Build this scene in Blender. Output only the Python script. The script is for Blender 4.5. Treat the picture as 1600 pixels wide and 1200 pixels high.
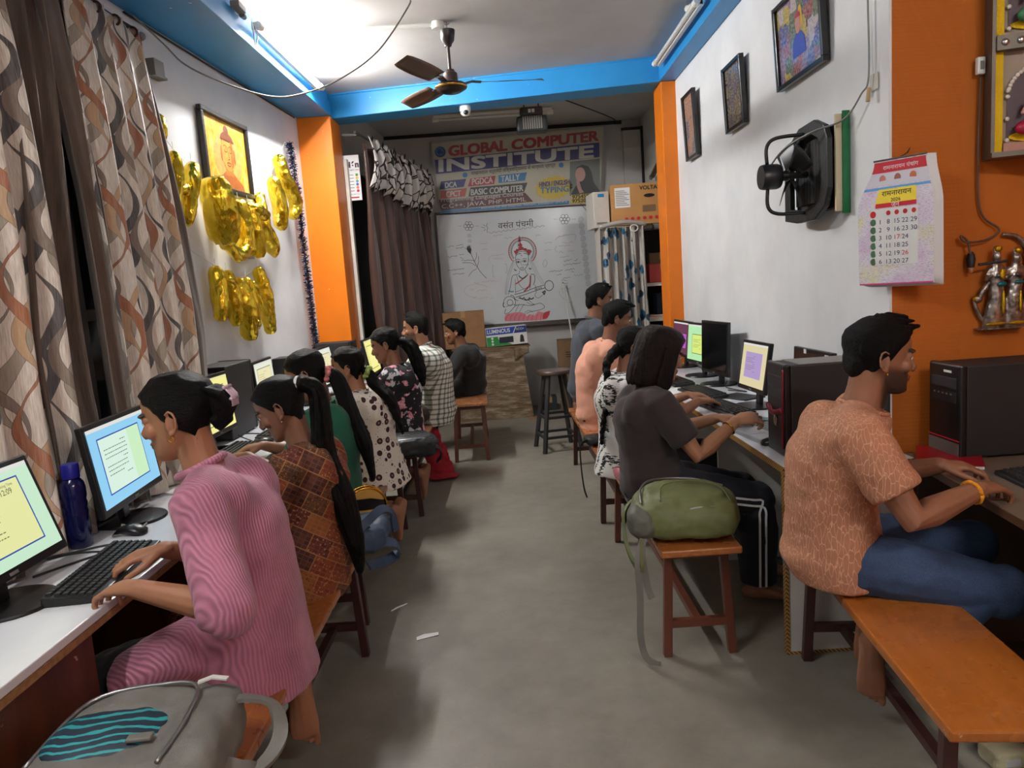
import bpy, bmesh, math, random
from mathutils import Vector as V, Matrix, noise, Euler
for o in list(bpy.data.objects): bpy.data.objects.remove(o, do_unlink=True)
sc = bpy.context.scene
col = sc.collection
PI = math.pi
random.seed(7)

# ---------------------------------------------------------------- camera
cd = bpy.data.cameras.new('camera'); cam = bpy.data.objects.new('camera', cd); col.objects.link(cam)
cd.sensor_width = 36.0; cd.lens = 1150.0/1600.0*36.0; cd.clip_start = 0.02; cd.clip_end = 60
cam.matrix_world = Matrix(((0.997592, 0.069361, 0.000505, 0.0),
                           (-0.008620, 0.131194, -0.991319, 0.0),
                           (-0.068825, 0.988927, 0.131476, 1.45),
                           (0, 0, 0, 1)))
sc.camera = cam
# ---------------------------------------------------------------- world, exposure
w = bpy.data.worlds.new('world'); sc.world = w; w.use_nodes = True
w.node_tree.nodes['Background'].inputs[0].default_value = (0.80, 0.88, 1.0, 1)
w.node_tree.nodes['Background'].inputs[1].default_value = 0.12
sc.view_settings.view_transform = 'Standard'; sc.view_settings.look = 'None'
sc.view_settings.gamma = 1.0; sc.view_settings.use_curve_mapping = False
sc.view_settings.exposure = 0.85
TUBE_LIT = 300.0          # strength of the tube lamps that are on

# ---------------------------------------------------------------- helpers
def lin(c):
    r = []
    for x in c[:3]:
        x = x/255.0
        r.append(x/12.92 if x <= 0.04045 else ((x+0.055)/1.055)**2.4)
    return (r[0], r[1], r[2], 1.0)
def mixc(a, b, t): return tuple(a[i]*(1-t)+b[i]*t for i in range(3))
class NT:
    def __init__(s, name):
        s.m = bpy.data.materials.new(name); s.m.use_nodes = True
        s.t = s.m.node_tree; s.b = s.t.nodes['Principled BSDF']
    def n(s, typ, **kw):
        o = s.t.nodes.new(typ)
        for k, v in kw.items():
            if k.startswith('i_'): o.inputs[k[2:].replace('_', ' ')].default_value = v
            elif k[0] == 'x' and k[1:].isdigit(): o.inputs[int(k[1:])].default_value = v
            else: setattr(o, k, v)
        return o
    def l(s, a, ai, b, bi): s.t.links.new(a.outputs[ai], b.inputs[bi])
    def math(s, op, a, b=None, c=None):
        o = s.t.nodes.new('ShaderNodeMath'); o.operation = op
        for i, x in enumerate((a, b, c)):
            if x is None: continue
            if isinstance(x, (int, float)): o.inputs[i].default_value = x
            else: s.t.links.new(x, o.inputs[i])
        return o.outputs[0]
    def mix(s, fac, a, b):
        o = s.t.nodes.new('ShaderNodeMix'); o.data_type = 'RGBA'
        for i, x in ((0, fac), (6, a), (7, b)):
            if isinstance(x, (int, float)): o.inputs[i].default_value = x
            elif isinstance(x, tuple): o.inputs[i].default_value = x
            else: s.t.links.new(x, o.inputs[i])
        return o.outputs[2]
    def coord(s, kind='Object', scale=(1, 1, 1), rot=(0, 0, 0), loc=(0, 0, 0)):
        tc = s.t.nodes.new('ShaderNodeTexCoord'); mp = s.t.nodes.new('ShaderNodeMapping')
        mp.inputs['Scale'].default_value = scale; mp.inputs['Rotation'].default_value = rot; mp.inputs['Location'].default_value = loc
        s.t.links.new(tc.outputs[kind], mp.inputs['Vector']); return mp.outputs[0]
    def noise(s, vec, scale, detail=4, rough=.55):
        o = s.t.nodes.new('ShaderNodeTexNoise'); o.inputs['Scale'].default_value = scale
        o.inputs['Detail'].default_value = detail; o.inputs['Roughness'].default_value = rough
        s.t.links.new(vec, o.inputs['Vector']); return o.outputs[0]
    def ramp(s, fac, stops, interp='LINEAR'):
        o = s.t.nodes.new('ShaderNodeValToRGB'); o.color_ramp.interpolation = interp
        e = o.color_ramp.elements
        while len(e) < len(stops): e.new(.5)
        for i, (p, c) in enumerate(stops): e[i].position = p; e[i].color = c if len(c) == 4 else (*c, 1)
        s.t.links.new(fac, o.inputs[0]); return o.outputs[0]
    def sep(s, vec):
        o = s.t.nodes.new('ShaderNodeSeparateXYZ'); s.t.links.new(vec, o.inputs[0]); return o.outputs
    def base(s, c):
        if isinstance(c, tuple): s.b.inputs['Base Color'].default_value = c
        else: s.t.links.new(c, s.b.inputs['Base Color'])
    def rough(s, r):
        if isinstance(r, (int, float)): s.b.inputs['Roughness'].default_value = r
        else: s.t.links.new(r, s.b.inputs['Roughness'])
    def bump(s, h, strength=.3, dist=.01):
        o = s.t.nodes.new('ShaderNodeBump'); o.inputs['Strength'].default_value = strength; o.inputs['Distance'].default_value = dist
        s.t.links.new(h, o.inputs['Height']); s.t.links.new(o.outputs[0], s.b.inputs['Normal'])
def mat(name, c, rough=.6, metal=0., var=.10, scale=6, bump=0., bscale=60, spec=None, dist=.004, coat=0.):
    t = NT(name); vec = t.coord('Object')
    nz = t.noise(vec, scale, 4)
    a = lin(c); lo = tuple(x*(1-var) for x in a[:3])+(1,); hi = tuple(min(1, x*(1+var)) for x in a[:3])+(1,)
    t.base(t.ramp(nz, [(.3, lo), (.7, hi)]))
    t.rough(rough); t.b.inputs['Metallic'].default_value = metal
    if spec is not None: t.b.inputs['Specular IOR Level'].default_value = spec
    if coat: t.b.inputs['Coat Weight'].default_value = coat
    if bump: t.bump(t.noise(vec, bscale, 3), bump, dist)
    return t.m
def emit(name, c, strength=1.0):
    t = NT(name); t.base((0, 0, 0, 1)); t.b.inputs['Emission Color'].default_value = lin(c)
    t.b.inputs['Emission Strength'].default_value = strength; t.rough(.3); return t.m

def tag(o, label=None, cat=None, group=None, kind=None):
    if label: o['label'] = label
    if cat: o['category'] = cat
    if group: o['group'] = group
    if kind: o['kind'] = kind
    return o
def empty(name, loc=(0, 0, 0), rz=0., label=None, cat=None, group=None):
    o = bpy.data.objects.new(name, None); col.objects.link(o); o.location = loc; o.rotation_euler = (0, 0, rz)
    o.empty_display_size = .05
    return tag(o, label, cat, group)
def frame_from(d, up=V((0, 0, 1))):
    d = d.normalized(); r = d.cross(up)
    if r.length < 1e-4: r = d.cross(V((1, 0, 0)))
    r.normalize(); u = r.cross(d).normalized(); return d, r, u
class MB:
    def __init__(s): s.v = []; s.f = []; s.uv = {}; s.mi = []; s.cur = 0
    def add(s, vs, fs):
        k = len(s.v); s.v += [tuple(p) for p in vs]
        for q in fs: s.f.append(tuple(i+k for i in q)); s.mi.append(s.cur)
        return s
    def box(s, c, d, rot=None, taper=None):
        x, y, z = d[0]/2, d[1]/2, d[2]/2; tx, ty = taper or (1, 1)
        vs = [V((sx*x*(tx if sz > 0 else 1), sy*y*(ty if sz > 0 else 1), sz*z)) for sz in (-1, 1) for sy in (-1, 1) for sx in (-1, 1)]
        if rot is not None: vs = [rot @ p for p in vs]
        c = V(c); vs = [p+c for p in vs]
        return s.add(vs, [(0, 2, 3, 1), (4, 5, 7, 6), (0, 1, 5, 4), (2, 6, 7, 3), (0, 4, 6, 2), (1, 3, 7, 5)])
    def b2(s, a, b):   # box from min corner to max corner
        return s.box([(a[i]+b[i])/2 for i in range(3)], [abs(b[i]-a[i]) for i in range(3)])
    def hexa(s, bot, top):  # two quads (4 pts each, same order)
        return s.add(list(bot)+list(top), [(3, 2, 1, 0), (4, 5, 6, 7), (0, 1, 5, 4), (1, 2, 6, 5), (2, 3, 7, 6), (3, 0, 4, 7)])
    def bar(s, a, b, wd, ht=None, up=V((0, 0, 1))):
        a, b = V(a), V(b); ht = ht or wd; d, r, u = frame_from(b-a, V(up))
        q = lambda p: [p-r*wd/2-u*ht/2, p+r*wd/2-u*ht/2, p+r*wd/2+u*ht/2, p-r*wd/2+u*ht/2]
        return s.add(q(a)+q(b), [(0, 1, 2, 3), (7, 6, 5, 4), (0, 4, 5, 1), (1, 5, 6, 2), (2, 6, 7, 3), (3, 7, 4, 0)])
    def tube(s, path, r, n=8, cap=True, flat=None, up=V((0, 0, 1))):
        path = [V(p) for p in path]; m = len(path); rr = r if isinstance(r, (list, tuple)) else [r]*m
        d0 = (path[1]-path[0]).normalized(); _, rt, u = frame_from(d0, V(up)); vs = []
        for i in range(m):
            d = (path[min(i+1, m-1)]-path[max(i-1, 0)])
            if d.length < 1e-9: d = d0
            d.normalize(); rt = (rt-d*rt.dot(d)).normalized(); u = rt.cross(d)
            for k in range(n):
                a = 2*PI*k/n; vs.append(path[i]+(rt*math.cos(a)+u*math.sin(a)*(flat or 1))*rr[i])
        fs = [(i*n+k, i*n+(k+1) % n, (i+1)*n+(k+1) % n, (i+1)*n+k) for i in range(m-1) for k in range(n)]
        if cap: fs += [tuple(range(n-1, -1, -1)), tuple((m-1)*n+k for k in range(n))]
        return s.add(vs, fs)
    def ribbon(s, path, wd, th, nrm):   # flat strap along a path, nrm = face normal (vector or list)
        path = [V(p) for p in path]; m = len(path); vs = []
        for i in range(m):
            d = (path[min(i+1, m-1)]-path[max(i-1, 0)]).normalized(); nn = V(nrm[i] if isinstance(nrm, list) else nrm)
            sd = d.cross(nn)
            if sd.length < 1e-5: sd = V((1, 0, 0))
            sd.normalize(); nn = sd.cross(d).normalized()
            p = path[i]; vs += [p-sd*wd/2-nn*th/2, p+sd*wd/2-nn*th/2, p+sd*wd/2+nn*th/2, p-sd*wd/2+nn*th/2]
        fs = [(i*4+k, i*4+(k+1) % 4, i*4+4+(k+1) % 4, i*4+4+k) for i in range(m-1) for k in range(4)]
        fs += [(3, 2, 1, 0), tuple((m-1)*4+k for k in range(4))]
        return s.add(vs, fs)
    def lathe(s, prof, n=20, c=(0, 0, 0), rot=None):
        c = V(c); vs = []; m = len(prof)
        for r, z in prof:
            for k in range(n):
                a = 2*PI*k/n; p = V((r*math.cos(a), r*math.sin(a), z)); vs.append((rot @ p if rot is not None else p)+c)
        fs = [(i*n+k, i*n+(k+1) % n, (i+1)*n+(k+1) % n, (i+1)*n+k) for i in range(m-1) for k in range(n)]
        fs += [tuple(range(n-1, -1, -1)), tuple((m-1)*n+k for k in range(n))]
        return s.add(vs, fs)
    def ell(s, c, r, rot=None, nu=14, nv=9):
        c = V(c); vs = []; 
        for j in range(nv+1):
            t = PI*j/nv; rr = max(math.sin(t), 1e-3)
            for i in range(nu):
                a = 2*PI*i/nu; p = V((r[0]*rr*math.cos(a), r[1]*rr*math.sin(a), -r[2]*math.cos(t)))
                vs.append((rot @ p if rot is not None else p)+c)
        fs = [(j*nu+i, j*nu+(i+1) % nu, (j+1)*nu+(i+1) % nu, (j+1)*nu+i) for j in range(nv) for i in range(nu)]
        return s.add(vs, fs)
    def loft(s, rings):   # list of lists of points, closed, capped
        n = len(rings[0]); vs = [p for r in rings for p in r]; m = len(rings)
        fs = [(i*n+k, i*n+(k+1) % n, (i+1)*n+(k+1) % n, (i+1)*n+k) for i in range(m-1) for k in range(n)]
        fs += [tuple(range(n-1, -1, -1)), tuple((m-1)*n+k for k in range(n))]
        return s.add(vs, fs)
    def prism(s, poly, fn0, fn1):   # poly 2D points; fn maps (u,v)->3D for the two faces
        n = len(poly); vs = [fn0(*p) for p in poly]+[fn1(*p) for p in poly]
        return s.add(vs, [tuple(range(n-1, -1, -1)), tuple(range(n, 2*n))]+[(i, (i+1) % n, n+(i+1) % n, n+i) for i in range(n)])
    def grid(s, fn, nu, nv, uvfn=None):
        k = len(s.v); vs = [fn(i/nu, j/nv) for j in range(nv+1) for i in range(nu+1)]
        if uvfn:
            for j in range(nv+1):
                for i in range(nu+1): s.uv[k+j*(nu+1)+i] = uvfn(i/nu, j/nv)
        return s.add(vs, [(j*(nu+1)+i, j*(nu+1)+i+1, (j+1)*(nu+1)+i+1, (j+1)*(nu+1)+i) for j in range(nv) for i in range(nu)])
    def mesh(s, name, smooth=None):
        me = bpy.data.meshes.new(name); me.from_pydata(s.v, [], s.f)
        if s.uv:
            u = me.uv_layers.new(name='UVMap')
            for lp in me.loops: u.data[lp.index].uv = s.uv.get(lp.vertex_index, (0, 0))
        if any(s.mi): me.polygons.foreach_set('material_index', s.mi)
        if smooth is not None:
            me.shade_smooth()
            if smooth < 180: me.set_sharp_from_angle(angle=math.radians(smooth))
        me.update(); return me
    def build(s, name, m, parent=None, smooth=None, bevel=0., solid=0., fix=False, loc=None):
        me = s.mesh(name, smooth)
        if fix:
            bm = bmesh.new(); bm.from_mesh(me); bmesh.ops.recalc_face_normals(bm, faces=bm.faces); bm.to_mesh(me); bm.free()
        for x in (m if isinstance(m, (list, tuple)) else [m]): me.materials.append(x)
        o = bpy.data.objects.new(name, me); col.objects.link(o)
        if parent: o.parent = parent
        if loc is not None: o.location = loc
        if solid:
            md = o.modifiers.new('solid', 'SOLIDIFY'); md.thickness = solid; md.offset = 0
        if bevel:
            md = o.modifiers.new('bevel', 'BEVEL'); md.width = bevel; md.segments = 2; md.limit_method = 'ANGLE'
        return o
def copy_tree(o, parent=None):
    c = o.copy(); col.objects.link(c)
    if parent: c.parent = parent
    for ch in [x for x in o.children]: copy_tree(ch, c)
    return c
def text_mesh(s, size, align='CENTER', bold=0., shear=0., sx=1.0, name='lettering', font=None):
    cu = bpy.data.curves.new(name, 'FONT'); cu.body = s; cu.size = size; cu.align_x = align; cu.align_y = 'CENTER'
    cu.offset = bold; cu.shear = shear; cu.resolution_u = 3; cu.fill_mode = 'FRONT'
    o = bpy.data.objects.new(name, cu); col.objects.link(o)
    dg = bpy.context.evaluated_depsgraph_get(); me = bpy.data.meshes.new_from_object(o.evaluated_get(dg))
    bpy.data.objects.remove(o, do_unlink=True); bpy.data.curves.remove(cu)
    for vt in me.vertices: vt.co.x *= sx
    me.name = name; return me
def text(s, size, m, parent, fn, **kw):
    """flat print: fn maps the text's plane (u,v) in metres to a 3D point local to parent"""
    me = text_mesh(s, size, **kw)
    for vt in me.vertices: vt.co = fn(vt.co.x, vt.co.y)
    me.materials.clear(); me.materials.append(m); me.update()
    o = bpy.data.objects.new(kw.get('name', 'lettering'), me); col.objects.link(o); o.parent = parent
    return o
def remeshed(mb, name, m, parent, voxel, smooth=2, post=None, attr=None, sf=.5):
    me = bpy.data.meshes.new(name); me.from_pydata(mb.v, [], mb.f); me.update()
    o = bpy.data.objects.new(name, me); col.objects.link(o)
    md = o.modifiers.new('r', 'REMESH'); md.mode = 'VOXEL'; md.voxel_size = voxel; md.adaptivity = 0
    if smooth:
        ms = o.modifiers.new('s', 'SMOOTH'); ms.factor = sf; ms.iterations = smooth
    dg = bpy.context.evaluated_depsgraph_get(); nm = bpy.data.meshes.new_from_object(o.evaluated_get(dg))
    bpy.data.objects.remove(o, do_unlink=True); bpy.data.meshes.remove(me)
    nm.name = name
    if post:
        ns = nm.vertex_normals
        cs = [post(vt.co.copy(), V(ns[i].vector)) for i, vt in enumerate(nm.vertices)]
        nm.vertices.foreach_set('co', [x for c in cs for x in c]); nm.update()
    if attr:
        at = nm.color_attributes.new('mask', 'FLOAT_COLOR', 'POINT'); buf = []
        for vt in nm.vertices: buf += list(attr(vt.co))
        at.data.foreach_set('color', buf)
    nm.shade_smooth()
    for x in (m if isinstance(m, (list, tuple)) else [m]): nm.materials.append(x)
    ob = bpy.data.objects.new(name, nm); col.objects.link(ob)
    if parent: ob.parent = parent
    return ob
def catmull(pts, k=6):
    pts = [V(p) for p in pts]; out = []
    for i in range(len(pts)-1):
        p0 = pts[max(i-1, 0)]; p1 = pts[i]; p2 = pts[i+1]; p3 = pts[min(i+2, len(pts)-1)]
        for j in range(k):
            t = j/k; out.append(.5*((2*p1)+(p2-p0)*t+(2*p0-5*p1+4*p2-p3)*t*t+(3*p1-p0-3*p2+p3)*t*t*t))
    out.append(pts[-1]); return out
def sstep(a, b, x):
    t = max(0., min(1., (x-a)/(b-a) if b != a else 0)); return t*t*(3-2*t)
# ---------------------------------------------------------------- surface materials
def m_plaster(name, c, dirt=.12, sc_=2.2):
    t = NT(name); v = t.coord('Object')
    a = lin(c); n1 = t.noise(v, sc_, 6, .6); n2 = t.noise(v, 30, 4)
    c1 = t.ramp(n1, [(.32, tuple(x*(1-dirt) for x in a[:3])+(1,)), (.62, a)])
    sp = t.ramp(t.noise(v, 55, 2), [(.72, (0, 0, 0, 1)), (.76, (1, 1, 1, 1))])
    sp2 = t.math('MULTIPLY', sp, t.ramp(t.noise(v, 3.1, 2), [(.55, (0, 0, 0, 1)), (.68, (.6, .6, .6, 1))]))
    t.base(t.mix(sp2, c1, tuple(x*.45 for x in a[:3])+(1,)))
    t.rough(.78); t.bump(t.math('ADD', n1, t.math('MULTIPLY', n2, .35)), .12, .01); return t.m
MW = m_plaster('white_wall_paint', (226, 228, 230))
MWB = m_plaster('far_wall_paint', (205, 203, 200))
MCEIL = m_plaster('ceiling_plaster', (196, 194, 192), .18, 1.4)
def m_chip(name, c):
    t = NT(name); v = t.coord('Object'); a = lin(c)
    n = t.noise(v, 3, 4); c1 = t.ramp(n, [(.3, tuple(x*.86 for x in a[:3])+(1,)), (.7, a)])
    ch = t.ramp(t.noise(v, 26, 3), [(.735, (0, 0, 0, 1)), (.75, (1, 1, 1, 1))])
    t.base(t.mix(ch, c1, lin((226, 232, 236)))); t.rough(.42); t.bump(t.noise(v, 14, 4), .08, .01); return t.m
MBLUE = m_chip('blue_beam_paint', (36, 146, 214))
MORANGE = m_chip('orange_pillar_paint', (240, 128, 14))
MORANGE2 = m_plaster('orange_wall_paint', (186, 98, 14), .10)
def m_floor():
    t = NT('concrete_floor'); v = t.coord('Object')
    n1 = t.noise(v, 1.1, 8, .62); n2 = t.noise(v, 7, 6, .7); n3 = t.noise(v, 60, 3)
    c1 = t.ramp(n1, [(.28, lin((108, 102, 92))), (.5, lin((132, 126, 114))), (.72, lin((150, 145, 132)))])
    c2 = t.ramp(n2, [(.3, lin((100, 95, 86))), (.75, lin((152, 147, 135)))])
    c = t.mix(.42, c1, c2)
    vo = t.n('ShaderNodeTexVoronoi', i_Scale=9.0); t.t.links.new(v, vo.inputs['Vector'])
    sp = t.ramp(t.math('ADD', vo.outputs[0], t.math('MULTIPLY', n2, .03)), [(.028, (1, 1, 1, 1)), (.04, (0, 0, 0, 1))])
    t.base(t.mix(t.math('MULTIPLY', sp, .7), c, lin((200, 196, 186))))
    t.rough(t.ramp(n1, [(.3, (.38, .38, .38, 1)), (.7, (.58, .58, .58, 1))]))
    t.bump(t.math('ADD', n2, t.math('MULTIPLY', n3, .3)), .10, .01); return t.m
MFLOOR = m_floor()
MDARK = mat('dark_void_paint', (24, 21, 20), .7)
MTRIM = mat('black_cable_trim', (30, 28, 27), .7)
def struct(name, mb, m, parent=None, **k):
    o = mb.build(name, m, parent, **k)
    if not parent: o['kind'] = 'structure'
    return o
# ---------------------------------------------------------------- room shell (x right, y into the room, z up, metres)
LWX = lambda y: -2.136+.0748*y            # left wall plane
CZ = 3.17                                  # main ceiling
BZ = 2.97                                  # underside of the beams
struct('floor', MB().b2((-2.7, -1.8, -.1), (2.7, 9.0, 0)), MFLOOR)
struct('ceiling', MB().b2((-2.7, -1.8, CZ), (2.7, 6.6, CZ+.12)), MCEIL)
struct('ceiling_far', MB().b2((-2.0, 6.6, 3.25), (2.0, 9.0, 3.37)), MCEIL)
mb = MB()
def wall_seg(mb, a, b, th, z0, z1):    # vertical slab whose visible face runs a->b, thickness to the left of the direction
    a = V((*a, 0)); b = V((*b, 0)); d = (b-a).normalized(); nn = V((-d.y, d.x, 0))*th
    q = [a, b, b+nn, a+nn]
    mb.hexa([p+V((0, 0, z0)) for p in q], [p+V((0, 0, z1)) for p in q]); return mb
struct('wall_left', wall_seg(MB(), (LWX(-1.8), -1.8), (LWX(6.9), 6.9), .15, 0, CZ), MW, fix=True)
struct('wall_right', MB().b2((1.45, 2.80, 0), (1.72, 6.5, CZ)), MW)
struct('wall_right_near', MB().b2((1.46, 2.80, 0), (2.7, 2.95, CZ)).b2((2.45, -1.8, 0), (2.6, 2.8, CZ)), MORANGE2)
struct('wall_front', MB().b2((-2.7, -1.95, 0), (2.7, -1.8, CZ)), MW)
struct('wall_back', MB().b2((-2.0, 8.80, 0), (2.0, 8.95, 3.3)), MWB)
struct('wall_right_far', MB().b2((1.68, 6.5, 0), (1.85, 8.8, 3.25)), MWB)
struct('wall_left_far', wall_seg(MB(), (-1.42, 6.8), (-1.28, 8.8), .15, 0, 3.25), MWB, fix=True)
struct('trim_1', MB().b2((1.46, 8.70, 0), (1.68, 8.80, 3.12)), MWB)                      # boxed duct in the far right corner
o = struct('trim_2', MB().b2((-1.3, 8.775, 3.215), (1.46, 8.80, 3.25)).b2((1.44, 8.69, 3.12), (1.68, 8.72, 3.15)).b2((1.655, 8.66, .8), (1.68, 8.70, 3.15)), MTRIM)
# pillars
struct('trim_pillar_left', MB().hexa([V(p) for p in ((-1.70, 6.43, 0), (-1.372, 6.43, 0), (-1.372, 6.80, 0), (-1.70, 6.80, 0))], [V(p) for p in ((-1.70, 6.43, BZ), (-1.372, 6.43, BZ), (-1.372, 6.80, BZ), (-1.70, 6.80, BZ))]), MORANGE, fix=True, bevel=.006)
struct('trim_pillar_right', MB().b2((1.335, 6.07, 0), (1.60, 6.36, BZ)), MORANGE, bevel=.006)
# beams: lower fascia and a slightly recessed upper band
def beam(name, q, z0, z1):
    o = MB().hexa([V((*p, z0)) for p in q], [V((*p, z0+(z1-z0)*.62)) for p in q]).build(name, MBLUE, bevel=.004, fix=True); o['kind'] = 'structure'
    c = sum((V((*p, 0)) for p in q), V())/4; q2 = []
    for p in q: d = V((*p, 0))-c; q2.append(V((*p, 0))-V((math.copysign(.014, d.x), math.copysign(.014, d.y), 0)))
    u = MB().hexa([p+V((0, 0, z0+(z1-z0)*.62)) for p in q2], [p+V((0, 0, z1)) for p in q2]).build('upper_band', MBLUE, o, fix=True); return o
beam('trim_beam_left', [(LWX(-1.8), -1.8), (-1.555, -1.8), (-1.365, 6.46), (LWX(6.46), 6.46)], BZ, CZ)
beam('trim_beam_right', [(1.325, 2.8), (1.47, 2.8), (1.47, 6.08), (1.325, 6.08)], BZ, CZ)
beam('trim_beam_cross', [(-1.70, 6.59), (1.60, 6.03), (1.60, 6.31), (-1.70, 6.85)], BZ, CZ+.10)
# dark window wall behind the left curtains
wn = MB(); y0, y1 = 1.0, 3.95
for y in (1.0, 1.72, 2.45, 3.2, 3.95): wn.b2((LWX(y)+.005, y-.03, .75), (LWX(y)+.07, y+.03, 2.85))
for z in (.75, 1.45, 2.15, 2.85): wn.hexa([V((LWX(y0)+.005, y0, z-.025)), V((LWX(y0)+.06, y0, z-.025)), V((LWX(y1)+.06, y1, z-.025)), V((LWX(y1)+.005, y1, z-.025))], [V((LWX(y0)+.005, y0, z+.025)), V((LWX(y0)+.06, y0, z+.025)), V((LWX(y1)+.06, y1, z+.025)), V((LWX(y1)+.005, y1, z+.025))])
wo = struct('window_1', wn, mat('dark_wood_frame', (52, 34, 26), .5), fix=True)
MGLASSD = mat('dark_window_glass', (14, 14, 16), .12)
ys = (1.03, 1.69, 1.75, 2.42, 2.48, 3.17, 3.23, 3.92)
for a in range(4):
    for k in range(3):
        ya, yb = ys[2*a], ys[2*a+1]; z0 = .775+k*.70; z1 = z0+.65
        MB().hexa([V((LWX(ya)+.02, ya, z0)), V((LWX(ya)+.03, ya, z0)), V((LWX(yb)+.03, yb, z0)), V((LWX(yb)+.02, yb, z0))], [V((LWX(ya)+.02, ya, z1)), V((LWX(ya)+.03, ya, z1)), V((LWX(yb)+.03, yb, z1)), V((LWX(yb)+.02, yb, z1))]).build('pane', MGLASSD, wo, fix=True)
# dark doorway behind the brown curtain in the far bay
struct('door_1', wall_seg(MB(), (-1.395, 6.86), (-1.27, 8.70), -.02, .0, 2.62), MDARK, fix=True)
struct('door_frame_1', wall_seg(wall_seg(MB(), (-1.375, 6.82), (-1.371, 6.87), -.03, 0, 2.62), (-1.375, 6.82), (-1.25, 8.72), -.03, 2.62, 2.68), mat('white_door_frame_paint', (206, 200, 190), .5), fix=True)
# ---------------------------------------------------------------- tube lamps
MTUBE = emit('lit_tube_glass', (255, 253, 250), TUBE_LIT)
MTUBEOFF = mat('unlit_tube_glass', (214, 214, 208), .25, var=.03)
MPLW = mat('white_plastic', (226, 226, 220), .35, var=.03)
MPLG = mat('grey_plastic', (120, 118, 112), .45)
MTUBE2 = emit('lit_tube_glass_dim', (255, 253, 250), TUBE_LIT*.5)
def tube_lamp(a, b, outward, lit, label, cat='tube lamp', m=None):
    a, b = V(a), V(b); d = (b-a).normalized(); ou = V(outward).normalized()
    r = empty('tube_lamp', a, 0, label, cat)
    L = (b-a).length; z = V((0, 0, 0))
    mb = MB().bar(z-ou*.03, d*L-ou*.03, .045, .03, ou); mb.build('batten', MPLW, r, bevel=.004)
    MB().tube([d*.045, d*(L-.045)], .0155, 14).build('glass_tube', (m or MTUBE) if lit else MTUBEOFF, r, smooth=60)
    for t in (0, L):
        sgn = 1 if t == 0 else -1
        MB().tube([d*(t-.012*sgn), d*(t+.05*sgn)], .021, 14).box(d*(t+.015*sgn)-ou*.02, (.03, .03, .04)).build('end_holder', MPLW, r, smooth=50)
    return r
bx = lambda y: -1.555+.0230*(y+1.8)        # inner face of the left beam
tl = tube_lamp((bx(4.55)+.075, 4.55, 3.06), (bx(5.92)+.075, 5.92, 3.06), (1, 0, 0), True, 'lit fluorescent tube lamp on the left blue beam')
tube_lamp((bx(.2)+.075, .2, 3.06), (bx(1.42)+.075, 1.42, 3.06), (1, 0, 0), True, 'lit fluorescent tube lamp on the left beam above the camera', m=MTUBE2)
tube_lamp((1.25, 4.62, 3.05), (1.25, 5.86, 3.05), (-1, 0, 0), False, 'unlit fluorescent tube on the right blue beam')
tube_lamp((-.62, 7.86, 3.19), (.6, 7.86, 3.19), (0, 0, -1), False, 'unlit tube on the far bay ceiling')
tube_lamp((.95, -.9, 3.10), (2.15, -.9, 3.10), (0, 0, -1), True, 'lit tube lamp behind the photographer', m=MTUBE2)
# ---------------------------------------------------------------- people: materials
def m_skin(name, c):
    t = NT(name); a = lin(c); v = t.coord('Object')
    n = t.noise(v, 18, 4); c0 = t.ramp(n, [(.3, tuple(x*.9 for x in a[:3])+(1,)), (.7, a)])
    at = t.n('ShaderNodeVertexColor', layer_name='mask')
    s = t.n('ShaderNodeSeparateColor'); t.l(at, 0, s, 0)
    c1 = t.mix(s.outputs[1], c0, (a[0]*.72, a[1]*.42, a[2]*.42, 1))
    c2 = t.mix(s.outputs[0], c1, (.012, .010, .009, 1))
    c3 = t.mix(s.outputs[2], c2, (min(1, a[0]*1.35), a[1]*1.2, a[2]*1.15, 1))
    t.base(c3); t.rough(.5); t.b.inputs['Subsurface Weight'].default_value = .06
    t.b.inputs['Subsurface Radius'].default_value = (.02, .008, .005)
    t.bump(t.noise(v, 260, 2), .08, .002); return t.m
def m_hair(name, c=(11, 9, 9), band=(60, 60, 6), rough=.42):
    t = NT(name); v = t.coord('Object', band)
    n = t.noise(v, 3.2, 5, .7); a = lin(c)
    t.base(t.ramp(n, [(.3, tuple(x*.5 for x in a[:3])+(1,)), (.75, tuple(min(1, x*1.7) for x in a[:3])+(1,))]))
    t.rough(rough); t.b.inputs['Specular IOR Level'].default_value = .13
    t.bump(n, .8, .008); return t.m
def m_cloth(name, c, var=.12, weave=900, rough=.85):
    t = NT(name); v = t.coord('Object'); a = lin(c)
    n = t.noise(v, 9, 5); t.base(t.ramp(n, [(.3, tuple(x*(1-var) for x in a[:3])+(1,)), (.7, tuple(min(1, x*(1+var)) for x in a[:3])+(1,))]))
    t.rough(rough); t.b.inputs['Sheen Weight'].default_value = .1
    t.bump(t.math('ADD', t.noise(v, 16, 3), t.math('MULTIPLY', t.noise(v, weave, 1), .12)), .12, .010); return t.m
HAIR = m_hair('black_hair'); HAIRB = m_hair('dark_brown_hair', (26, 18, 16)); HAIRT = m_hair('brown_hair_ends', (58, 42, 34))
HAIRCAP = m_hair('black_combed_hair', (12, 10, 10), (7, 75, 75), .40)
HAIRS = m_hair('short_black_hair', (11, 10, 10), (70, 70, 40), .55)
MEYE = mat('eye_white', (225, 220, 214), .2, var=.02); MIRIS = mat('eye_iris', (26, 16, 12), .15, var=.02)
MGOLD = mat('gold_jewellery', (214, 160, 60), .25, 1.0); MSILV = mat('silver_metal', (205, 205, 208), .25, 1.0)

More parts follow.
